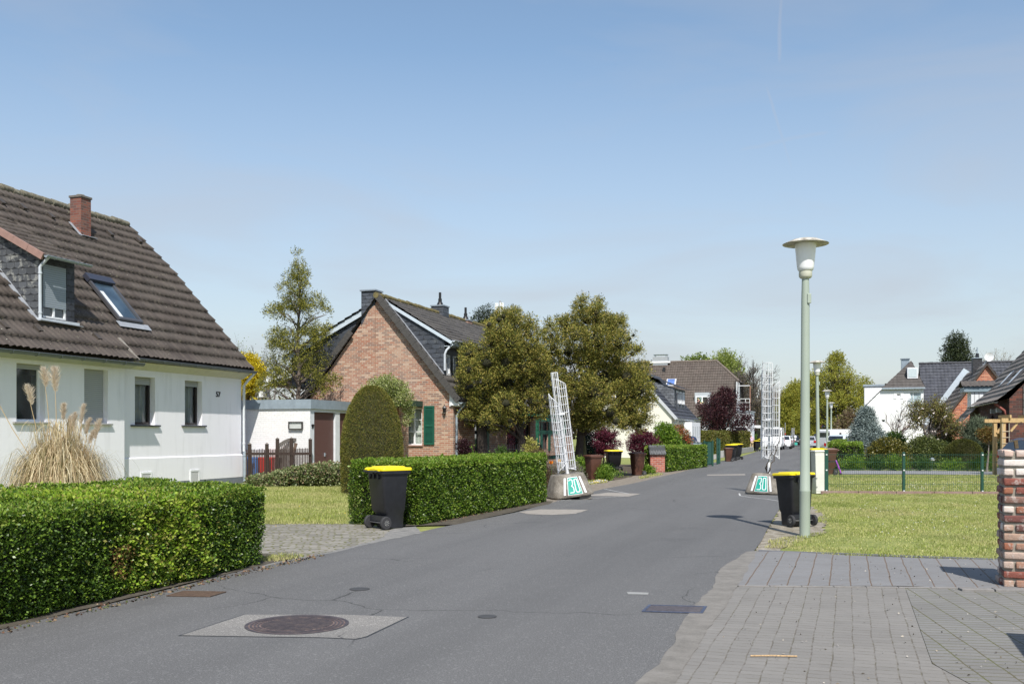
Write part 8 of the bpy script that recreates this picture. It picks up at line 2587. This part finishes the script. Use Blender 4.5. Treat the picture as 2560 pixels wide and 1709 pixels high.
dish.rotation_euler = (0, 0, 0)
cv = Jf.pix(2450, 896, x=4.0)
m = MB(); m.box(3.7, 4.6, cv.y - .1, cv.y + .45, aJ.z - 1.6, cv.z, m_slate('chimney_slate_dark', (.03, .03, .034), .3, .13, .05)); m.box(3.65, 4.65, cv.y - .14, cv.y + .49, cv.z, cv.z + .05, ZINC); m.lathe([(.12, .05), (.1, .35)], (4.1, cv.y + .15, cv.z), 8, BLACKPL); m.lathe([(.04, .35), (.04, .75)], (4.1, cv.y + .15, cv.z), 8, ZINC); m.build('chimney', None, h)

# nearest right-hand house
Kf = Fr(25.1, 54.6)
h = thing('street_corner_house', 'dark brick house with wide weathered roof and roof windows at the right edge', 'house', (Kf.o.x * 1.15, Kf.o.y * 1.15, -.24), SROT); h.scale = (1.15, 1.15, 1.15)
DBR = m_brick('dark_brick', [lin((92, 48, 40)), lin((76, 42, 38)), lin((110, 58, 46)), lin((66, 40, 38))], lin((96, 84, 78)), .25, .10, .014)
XN = -14.2
TKs = lambda u, d, z: (u, -d, z)
hk = [(-9.6, -8.8, 1.0, 2.5), (-11.6, -10.8, 1.0, 2.5), (-7.4, -6.2, .1, 2.3)]
wall('wall', h, DBR, TKs, XN, 0, 0, 3.1, hk, .15)
for q in hk: window(h, TKs, *q, .13, m_paint('dark_frame', (.05, .05, .05)), GLASS, (.5,), (), .06)
m = MB(); m.poly([(XN, 0, 0), (XN, -8, 0), (XN, -8, 3.0), (XN, -4, 7.5), (XN, 0, 3.1)], DBR); m.poly([(0, 0, 0), (0, -8, 0), (0, -8, 3.0), (0, -4, 7.5), (0, 0, 3.1)], DBR); m.poly([(XN, -8, 0), (0, -8, 0), (0, -8, 3), (XN, -8, 3)], DBR); m.build('wall', None, h)
m = MB(); m.poly([(XN - .03, -.5, 2.2), (XN - .03, -7.8, 2.2), (XN - .03, -7.8, 3.0), (XN - .03, -4, 7.3), (XN - .03, -.5, 3.6)], m_slate('gable_slate', (.06, .055, .055), .4, .3, .1)); m.build('slate_cladding', None, h)
TILE_K = m_tile('weathered_brown_tile', (.17, .14, .12), (.24, .205, .175), (.42, .40, .34), .7, (.3, .27, .24))
sl_ = 1.12
tile_roof('roof', h, TILE_K, -4.2, .15, [(.75, 3.1 - sl_ * .75), (-4, 3.1 + sl_ * 4)], .42, .33, .012, .03, seed=71)
tile_roof('roof', h, TILE_K, XN - .2, -4.2, [(.45, 3.02), (-1.0, 3.1 + sl_ + .02), (-4, 3.1 + sl_ * 4)], .42, .33, .012, .03, seed=72)
tile_roof('roof', h, TILE_K, XN - .2, .15, [(-8.4, 2.7), (-4, 3.1 + sl_ * 4)], .42, .33, .02, .06, seed=73)
gutter('gutter', h, (XN - .2, .52, 2.96), (-4.1, .52, 2.98), .07, m_paint('dark_gutter', (.03, .03, .03), .4))
downpipe('downpipe', h, [(XN + .3, .52, 2.9), (XN + .25, .15, 2.6), (XN + .25, .08, 2.4), (XN + .25, .08, 0)], .055, m_paint('copper_red_pipe', (.22, .06, .045), .5))
nk = Vector((0, sl_, 1)).normalized(); kk = nk.dot(Vector((0, 0, 3.1)))
for (pa_, pb_, lab) in (((2505, 965), (2530, 930), 'far narrow roof window strip'), ((2526, 962), (2556, 922), 'near narrow roof window strip')):
    a_ = Kf.pix(*pa_, plane=(nk, kk + .10)); b_ = Kf.pix(*pb_, plane=(nk, kk + .10))
    xm = (a_.x + b_.x) / 2
    m = MB(); m.bar((xm, a_.y, a_.z), (xm, b_.y, b_.z), .55, .10, m_paint('roof_window_frame', (.10, .10, .11), .35, .05, .4), up=nk); ro = m.build('roof_window', None, h)
    m = MB(); m.bar(Vector((xm, a_.y, a_.z)) + nk * .06 + Vector((0, -.1, .1)), Vector((xm, b_.y, b_.z)) + nk * .06 + Vector((0, .1, -.1)), .42, .02, m_glass('roof_glass_pale', (.25, .28, .33), .03), up=nk); m.build('pane', None, ro)
# dormer with white cheek
Nd = Kf.pix(2448, 990, plane=(nk, kk))
xd = -2.2
yd1 = Kf.pix(2428, HZ, x=xd).y; yd2 = Kf.pix(2461, HZ, x=xd).y
zt1 = Kf.pix(2440, 979, x=xd).z
m = MB(); m.poly([(xd, yd1, 3.1 - sl_ * yd1), (xd, yd1, zt1), (xd, yd2 - .3, zt1), (xd, -(zt1 - 3.1) / sl_, zt1)], m_slat('white_boards', (.72, .74, .75), .22, 'X', .3)); m.poly([(xd, yd1, 3.1 - sl_ * yd1), (xd + 1.8, yd1, 3.1 - sl_ * yd1), (xd + 1.8, yd1, zt1), (xd, yd1, zt1)], m_slat('white_boards', (.72, .74, .75), .22, 'X', .3)); dk_ = m.build('dormer', None, h)
m = MB(); m.box(xd - .1, xd + 1.9, yd2 - .4, yd1 + .35, zt1, zt1 + .26, m_paint('pale_blue_fascia', (.22, .29, .33), .5)); m.build('fascia', None, dk_)
tile_roof('dormer_roof', h, TILE_E, yd2 - .6, yd1 + .45, [(xd - .2, zt1 + .26), (xd + .9, zt1 + .62)], .3, .22, .02, .03, axis='Y', seed=74)
tile_roof('dormer_roof', h, TILE_E, yd2 - .6, yd1 + .45, [(xd + 2.0, zt1 + .26), (xd + .9, zt1 + .62)], .3, .22, .02, .03, axis='Y', seed=75)
for u in (-10.6, -12.4): m = MB(); m.box(u, u + .25, .05, .25, 2.55, 2.75, m_paint('lamp_white', (.6, .6, .55))); m.build('wall_lamp', None, h)

# pergola
WOOD = m_wood('fresh_pine', (.52, .35, .16), .7)
pY = 40.0
t = thing('pergola', 'new pine pergola with cross beams behind the brick pillar', 'pergola', (at(2489, pY), pY, 0))
px0 = at(2489, pY); pw = at(2600, pY) - px0
hz_ = zat(1056, pY)
for u, w_ in ((0, .13), (at(2506.5, pY - .5) - px0, .16), (pw, .13)): m = MB(); m.box(u - w_ / 2, u + w_ / 2, 0 if u == 0 else -.6, .13 if u == 0 else -.47, 0, hz_, WOOD); m.build('post', None, t)
m = MB(); m.box(at(2461, pY) - px0, pw + .3, -.03, .05, hz_ - .0, hz_ + .14, WOOD); m.box(at(2484, pY) - px0, pw + .3, -.66, -.58, hz_ + .02, hz_ + .17, WOOD)
for u in (.2, 1.0, 1.8): m.box(u, u + .07, -.75, .2, hz_ + .175, hz_ + .30, WOOD)
m.build('beam', None, t)
m = MB(); m.bar((.05, 0, hz_ - .42), (.36, 0, hz_ - .02), .08, .08, WOOD); m.bar((at(2506.5, pY) - px0 + .05, -.55, hz_ - .35), (at(2506.5, pY) - px0 + .32, -.55, hz_ - .02), .07, .07, WOOD); m.build('brace', None, t)
t = thing('rope_ladder', 'wooden rope ladder hanging from the pergola', 'ladder', (at(2515, 39.4), 39.4, .9))
m = MB(); w2 = at(2521, 39.4) - at(2502, 39.4)
for k in range(4): m.box(-w2 / 2, w2 / 2, -.02, .02, .1 + k * .24, .13 + k * .24, m_wood('pale_rung', (.5, .42, .3)))
m.build('rungs', None, t)
m = MB(); m.tube([(w2 * .42, 0, 0), (w2 * .42, 0, 1.25)], .012, 5, m_paint('rope', (.45, .42, .35))); m.tube([(-w2 * .42, 0, 0), (-w2 * .42, 0, 1.25)], .012, 5, m_paint('rope', (.45, .42, .35))); m.build('ropes', None, t)

# ---------------------------------------------------------------- plants on the right
SPR = m_leaf('blue_spruce_needles', [(.06, .085, .08), (.15, .19, .18), (.28, .35, .33), (.42, .50, .48)], .1, .6)
Ys_ = 50.5; xs_ = at(2166, Ys_)
rs = random.Random(31); cl = []
Hs = zat(1016, Ys_)
for k in range(13):
    f = k / 13; z_ = .35 + (Hs - .45) * f; Rm = 1.12 * (1 - f) ** .9 + .05; nb = 9 if k < 8 else 6
    for b_ in range(nb):
        a_ = 2 * PI * (b_ + rs.random() * .6) / nb + k; Rb = Rm * rs.uniform(.75, 1.1)
        for q_ in (.35, .62, .86, 1.0):
            cl.append((xs_ + math.cos(a_) * q_ * Rb, Ys_ + math.sin(a_) * q_ * Rb, z_ - .10 * q_ * Rb + .12 * q_ ** 3, (.10 + .08 * (1 - f)) * (1.15 - .4 * q_)))
tree('blue_spruce', 'blue spruce with silvery tiered branches behind the lawn fence', 'tree', xs_, Ys_, cl, SPR, (.075, .026), 1300, .09, m_bark('dark_bark', (.055, .042, .035)), 131, out=.9, up=.02, tuft=7, fill=.15, forks=.4, tlen=1.5, frac=.5, squash=.5)
RHO = m_leaf('rhododendron_leaf', [(.03, .04, .008), (.08, .085, .014), (.15, .14, .025), (.24, .20, .04)], .15, .4)
RHG = m_leaf('rhododendron_green', [(.03, .045, .012), (.065, .085, .02), (.12, .15, .035), (.20, .22, .07)], .15, .4)
WF = m_leaf('pale_blossom', [(.7, .6, .55), (.75, .72, .68)], .2)
pbush('golden-leaved rhododendron with pale blossoms right of the spruce', 2222, 0, 96, 1098, RHO, 48.0, 132, leaf=(.085, .04), per=420, n=34, flowers=WF, fl_n=16, fl_s=.07, d=1.5)
pbush('green rhododendron mound in front of the magnolia', 2312, 0, 116, 1092, RHG, 48.5, 133, leaf=(.09, .035), per=420, n=36, d=1.6)
pbush('dark green bush behind the golden rhododendron', 2222, 0, 70, 1078, MG, 52.5, 134, leaf=(.08, .045), per=350, n=24)
pbush('grey-green bush between the magnolia and the clipped dome', 2368, 0, 60, 1075, RHG, 50.5, 135, leaf=(.08, .035), per=380, n=24)
MAGL = m_leaf('magnolia_young_leaf', [(.12, .09, .03), (.20, .16, .05), (.28, .25, .07), (.17, .20, .05)], .35, .6)
t = bare_tree('magnolia_tree', 'loose bronze-budding magnolia with scattered white blossoms', 'tree', at(2320, 50), 50, zat(988, 50), .62, m_bark('magnolia_bark', (.12, .10, .085)), 14, .045, 5, MAGL, 8500, .075, None, .16)
t.scale = (1.0, 1.0, 1.0)
r_ = np.random.default_rng(7); n_ = 60
P = np.stack([r_.normal(0, .85, n_), r_.normal(0, .7, n_), r_.uniform(.9, 3.0, n_)], 1); ti = np.repeat(np.arange(n_), 5)
V, F = leaf_quads(P[ti], r_.normal(size=(len(ti), 3)) + [0, 0, .4], .085, .06, r_); np_mesh('blossom', V, F, [WF], t)
# clipped dome
DOME = m_leaf('dome_yew', [(.03, .038, .006), (.07, .08, .012), (.12, .12, .02)], .1, .6)
Yd = 46.0; xd_ = at(2409, Yd); rd = 46 * Yd / FPX; hd_ = zat(1098, Yd)
t = thing('clipped_dome_bush', 'large smoothly clipped dome bush behind the mesh fence', 'topiary', (xd_, Yd, 0))
r_ = np.random.default_rng(55); n_ = 26000
a_ = r_.uniform(0, 2 * PI, n_); f_ = r_.random(n_) ** .8
rad = rd * np.clip(1 - np.clip((f_ - .35) / .65, 0, 1) ** 2.6, 0, 1) ** .5 * (.94 + .06 * np.sin(f_ * 3)); rad *= 1 - r_.random(n_) ** 2 * .06
P = np.stack([np.cos(a_) * rad, np.sin(a_) * rad * .9, f_ * hd_], 1)
V, F = leaf_quads(P, np.stack([np.cos(a_), np.sin(a_), .3 + f_], 1) * .8 + r_.normal(size=(n_, 3)) * .5, .05 * r_.uniform(.6, 1.3, n_), .02, r_); np_mesh('foliage', V, F, [DOME], t)
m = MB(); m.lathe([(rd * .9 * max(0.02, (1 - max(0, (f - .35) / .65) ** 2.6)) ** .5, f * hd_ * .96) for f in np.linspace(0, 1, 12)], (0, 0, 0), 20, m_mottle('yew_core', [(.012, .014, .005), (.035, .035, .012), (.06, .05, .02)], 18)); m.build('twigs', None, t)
PINE = m_leaf('grey_pine_needles', [(.04, .06, .035), (.09, .12, .07), (.16, .20, .12), (.22, .26, .17)], .15, .6)
pbush('grey-green needle bush behind the clipped dome', 2440, 0, 76, 1044, PINE, 48.0, 136, leaf=(.12, .018), per=700, n=30, lumpy=.28, up=.9, d=1.3)
pbush('dark shrubs under the grey-green needle bush', 2478, 0, 50, 1100, m_leaf('dark_shrub', [(.01, .018, .008), (.03, .04, .012)], .1), 47.0, 137, leaf=(.07, .035), per=400, n=16, d=1.0)
BRZ = m_leaf('bronze_leaf', [(.10, .055, .015), (.17, .10, .025), (.24, .15, .04), (.16, .14, .03)], .3, .5)
cl = envelope(at(2468, 43), 43, zat(1101, 43) + .1, zat(1074, 43) - .08, lambda f: .30 * math.sin((f * .8 + .12) * PI) + .05, 26, random.Random(5), (.12, .17))
tree('standard_ball_tree', 'small bronze ball-headed tree on a pale straight trunk', 'tree', at(2468, 43), 43, cl, BRZ, (.06, .035), 900, .055, m_bark('pale_trunk', (.26, .22, .19)), 138, forks=1.2, frac=.4)
for i, (px_, ty, mt, lab, w_) in enumerate(((2135, 1148, LG, 'leafy spring perennials at the foot of the blue spruce', 90), (2195, 1147, MG, 'bluebell clumps below the golden rhododendron', 60), (2240, 1145, LG, 'fresh green perennials left of the garden lamp', 60), (2300, 1150, MG, 'low bluebell bed right of the garden lamp', 70), (2385, 1154, LG, 'yellow-green edging plants at the foot of the clipped dome', 90), (2445, 1154, LG, 'edging plants beside the standard ball tree', 50), (2478, 1144, LG, 'lime-leaved shrub beside the dark blue car', 22))):
    pbush(lab, px_, 0, w_, ty, mt, 45.0 - .2 * i, 140 + i, leaf=(.11, .025), per=420, d=.6, n=18, name='perennials', cat='plant', up=.8)
pbush('yellow forsythia bush at the right-hand hedge', 2126, 0, 30, 1097, FORS, 56, 150, leaf=(.07, .05), per=500, n=14, name='forsythia')
pbush('golden-yellow shrub between the lamps at the far hedge', 2112, 0, 20, 1110, FORS, 60, 151, leaf=(.07, .05), per=400, n=10)
bare_tree('bare_shrub', 'leafless upright shrub in front of the white villa', 'shrub', at(2222, 58), 58, zat(1000, 58), .35, m_bark('pink_grey_bark', (.22, .17, .15)), 24, .018, 4, None, 0, trunk_f=.12, kids=(3, 5))
t = thing('garden_lamp', 'small grey garden light on a post behind the fence', 'garden light', (at(2330, 45.5), 45.5, 0))
m = MB(); m.tube([(0, 0, 0), (0, 0, .42)], .025, 8, ZINC); m.box(-.09, .09, -.08, .08, .42, .50, m_paint('pale_box', (.55, .56, .56))); m.add([(-.1, -.09, .50), (.1, -.09, .50), (.1, .09, .50), (-.1, .09, .50), (0, 0, .56)], [(0, 1, 4), (1, 2, 4), (2, 3, 4), (3, 0, 4)], ZINC); m.build('lamp_body', None, t)
# scooter by the brown bin
t = thing('kick_scooter', 'folded kick scooter with purple deck leaning against the brown bin', 'scooter', (at(2088, 38.8), 38.8, 0))
m = MB(); m.bar((.02, 0, .60), (.22, 0, .10), .10, .05, m_paint('purple_plastic', (.33, .08, .48), .35)); m.build('deck', None, t, bevel=.01)
m = MB(); m.tube([(-.25, 0, .55), (.0, 0, .58), (.12, -.02, .12)], .016, 6, BLACKPL); m.tube([(-.25, -.12, .57), (-.25, .12, .57)], .018, 6, BLACKPL); m.build('handlebar', None, t)
for u, v_ in ((.2, .07), (.0, .08)): m = MB(); m.lathe([(.04, -.02), (.07, -.015), (.07, .015), (.04, .02)], (u, 0, v_), 12, RUBBER, 'Y'); m.build('wheel', None, t)

# ================================================================ BACKGROUND TREES
OAKG = m_leaf('spring_oak_leaf', [(.20, .19, .03), (.36, .33, .045), (.50, .46, .07), (.32, .38, .07)], .4, .7)
GREENS = m_leaf('spring_green_leaf', [(.10, .15, .02), (.18, .24, .04), (.28, .34, .07)], .4, .7)
WILL = m_leaf('willow_leaf', [(.20, .26, .05), (.30, .36, .09), (.38, .42, .14)], .45, .7)
BROWNT = m_bark('brown_twig', (.17, .125, .10))
TAN_ = m_leaf('tan_bud', [(.18, .12, .08), (.26, .19, .12), (.22, .2, .08)], .4, .7)
DARKC = m_leaf('dark_conifer', [(.014, .024, .010), (.03, .045, .016), (.055, .07, .025)], .1, .7)
def far_oak(label, px_, y_, wpx, top, mt, seed, n=70, bot=.25, per=30, leaf=(.26, .18), cat='tree', name='tree', rc=(.8, 1.5), fill=.6, bark=None, gap=None):
    re = random.Random(seed); H_ = zat(top, y_); Wd = wpx * y_ / FPX / 2
    x_ = at(px_, y_)
    cl = envelope(x_, y_, H_ * bot, H_ - rc[1] * .6, lambda f: Wd * (math.sin(min(1, f * .82 + .22) * PI) ** .6) * .92, n, re, rc, .2)
    return tree(name, label, cat, x_, y_, cl, mt, leaf, per, .035 * H_, bark or m_bark('oak_bark', (.08, .065, .05)), seed, None, out=.8, up=.35, tuft=5, fill=fill, forks=H_ * .22, frac=.9, tlen=1.2, gap=gap)
far_oak('big yellow-green budding oak right of the lamps', 2092, 132, 170, 884, OAKG, 201, 280, .12, 50, (.15, .11), rc=(.4, .95), fill=.45, gap=(1.6, .0))
far_oak('round yellow-green oak between the grid column and the nearest lamp', 1990, 175, 110, 955, OAKG, 202, 150, .1, 30, (.2, .14), rc=(.6, 1.3))
far_oak('yellowish tree directly behind the nearest lamp post', 2035, 160, 80, 930, OAKG, 203, 130, .1, 36, (.18, .13), rc=(.5, 1.2), gap=(1.3, -.1))
far_oak('lower golden tree at the right end of the row, before the white villa', 2165, 150, 46, 946, OAKG, 204, 60, .1, 40, (.17, .12), rc=(.5, 1.0))
far_oak('pale willow towering behind the brown roof', 1812, 150, 100, 888, WILL, 205, 80, .3, 24, (.32, .16), rc=(.9, 1.6))
far_oak('round bright green treetop over the left end of the brown roof ridge', 1752, 160, 44, 890, GREENS, 206, 26, .5, 30, (.3, .2), rc=(.9, 1.4))
far_oak('small bright treetop left over the brown roof', 1722, 165, 26, 896, GREENS, 207, 14, .6, 30, (.3, .2), rc=(.8, 1.1))
far_oak('dark green conifer behind the street name sign', 1905, 150, 60, 1022, DARKC, 208, 40, .05, 30, (.3, .14), rc=(.8, 1.3))
far_oak('fresh green shrub at the foot of the far trees', 1960, 190, 60, 1045, GREENS, 209, 40, .05, 20, (.34, .22), rc=(1.0, 1.6))
far_oak('dark shrubbery at the end of the road', 2020, 250, 140, 1050, DARKC, 210, 60, .03, 12, (.5, .3), rc=(1.4, 2.2))
far_oak('brownish thicket behind the blue spruce', 2128, 120, 70, 1030, TAN_, 211, 50, .08, 26, (.22, .14), rc=(.7, 1.1))
far_oak('dark hedge-like trees behind the parked right-hand cars', 2118, 135, 90, 1062, DARKC, 212, 50, .03, 24, (.3, .2), rc=(.9, 1.3))
bare_tree('bare_tree', 'tall bare tree left of the upright grid column', 'tree', at(1906, 130), 130, zat(880, 130), .42, m_bark('grey_bark2', (.13, .115, .105)), 33, .42, 6, TAN_, 2600, .14)
bare_tree('bare_tree', 'brown-twigged tree between the annex and the grid column', 'tree', at(1884, 165), 165, zat(940, 165), .55, BROWNT, 34, .5, 6, TAN_, 6000, .2)
bare_tree('bare_tree', 'brown-twigged tree behind the annex balcony', 'tree', at(1850, 160), 160, zat(950, 160), .5, BROWNT, 35, .42, 6, WILL, 3500, .2)
bare_tree('bare_tree', 'thin brown tree right of the upright grid column', 'tree', at(1950, 185), 185, zat(965, 185), .55, BROWNT, 36, .5, 6, TAN_, 5000, .24)
bare_tree('bare_tree', 'bare twiggy tree at the end of the road', 'tree', at(1985, 200), 200, zat(985, 200), .6, BROWNT, 37, .55, 6, OAKG, 4000, .28)
far_oak('dark conifer standing above the black roof', 2393, 118, 88, 838, DARKC, 213, 90, .2, 40, (.26, .09), rc=(.6, 1.0), fill=.3)
bare_tree('bare_tree', 'pale weeping birch behind the satellite dish', 'tree', at(2460, 140), 140, zat(874, 140), .6, m_bark('birch_bark', (.32, .29, .25)), 38, .25, 6, m_leaf('birch_bud', [(.3, .26, .16), (.36, .34, .2)], .4), 2600, .14)
bare_tree('bare_tree', 'pale bare tree over the roof at the right edge', 'tree', at(2512, 150), 150, zat(898, 150), .6, m_bark('birch_bark', (.32, .29, .25)), 39, .2, 5, m_leaf('birch_bud', [(.3, .26, .16), (.36, .34, .2)], .4), 800, .14)
# far treeline behind everything so that no bare horizon shows between houses
re = random.Random(77); cl = []
for k in range(420):
    y_ = re.uniform(330, 420); px_ = re.uniform(-300, 2900); rr_ = re.uniform(3.0, 5.5)
    cl.append((at(px_, y_), y_, re.uniform(1.5, 8.5), rr_))
V, F = clump_cloud(cl, 1.0, (1.5, 1.1), np.random.default_rng(3), .8, .3, 4, 1, .4)
o = np_mesh('far_woods', V, F, [m_leaf('far_wood', [(.06, .055, .02), (.11, .10, .03), (.16, .14, .05), (.10, .075, .05)], .3, .8)])
tag(o, 'hazy line of far-off trees closing the horizon', 'woods', None, 'stuff')
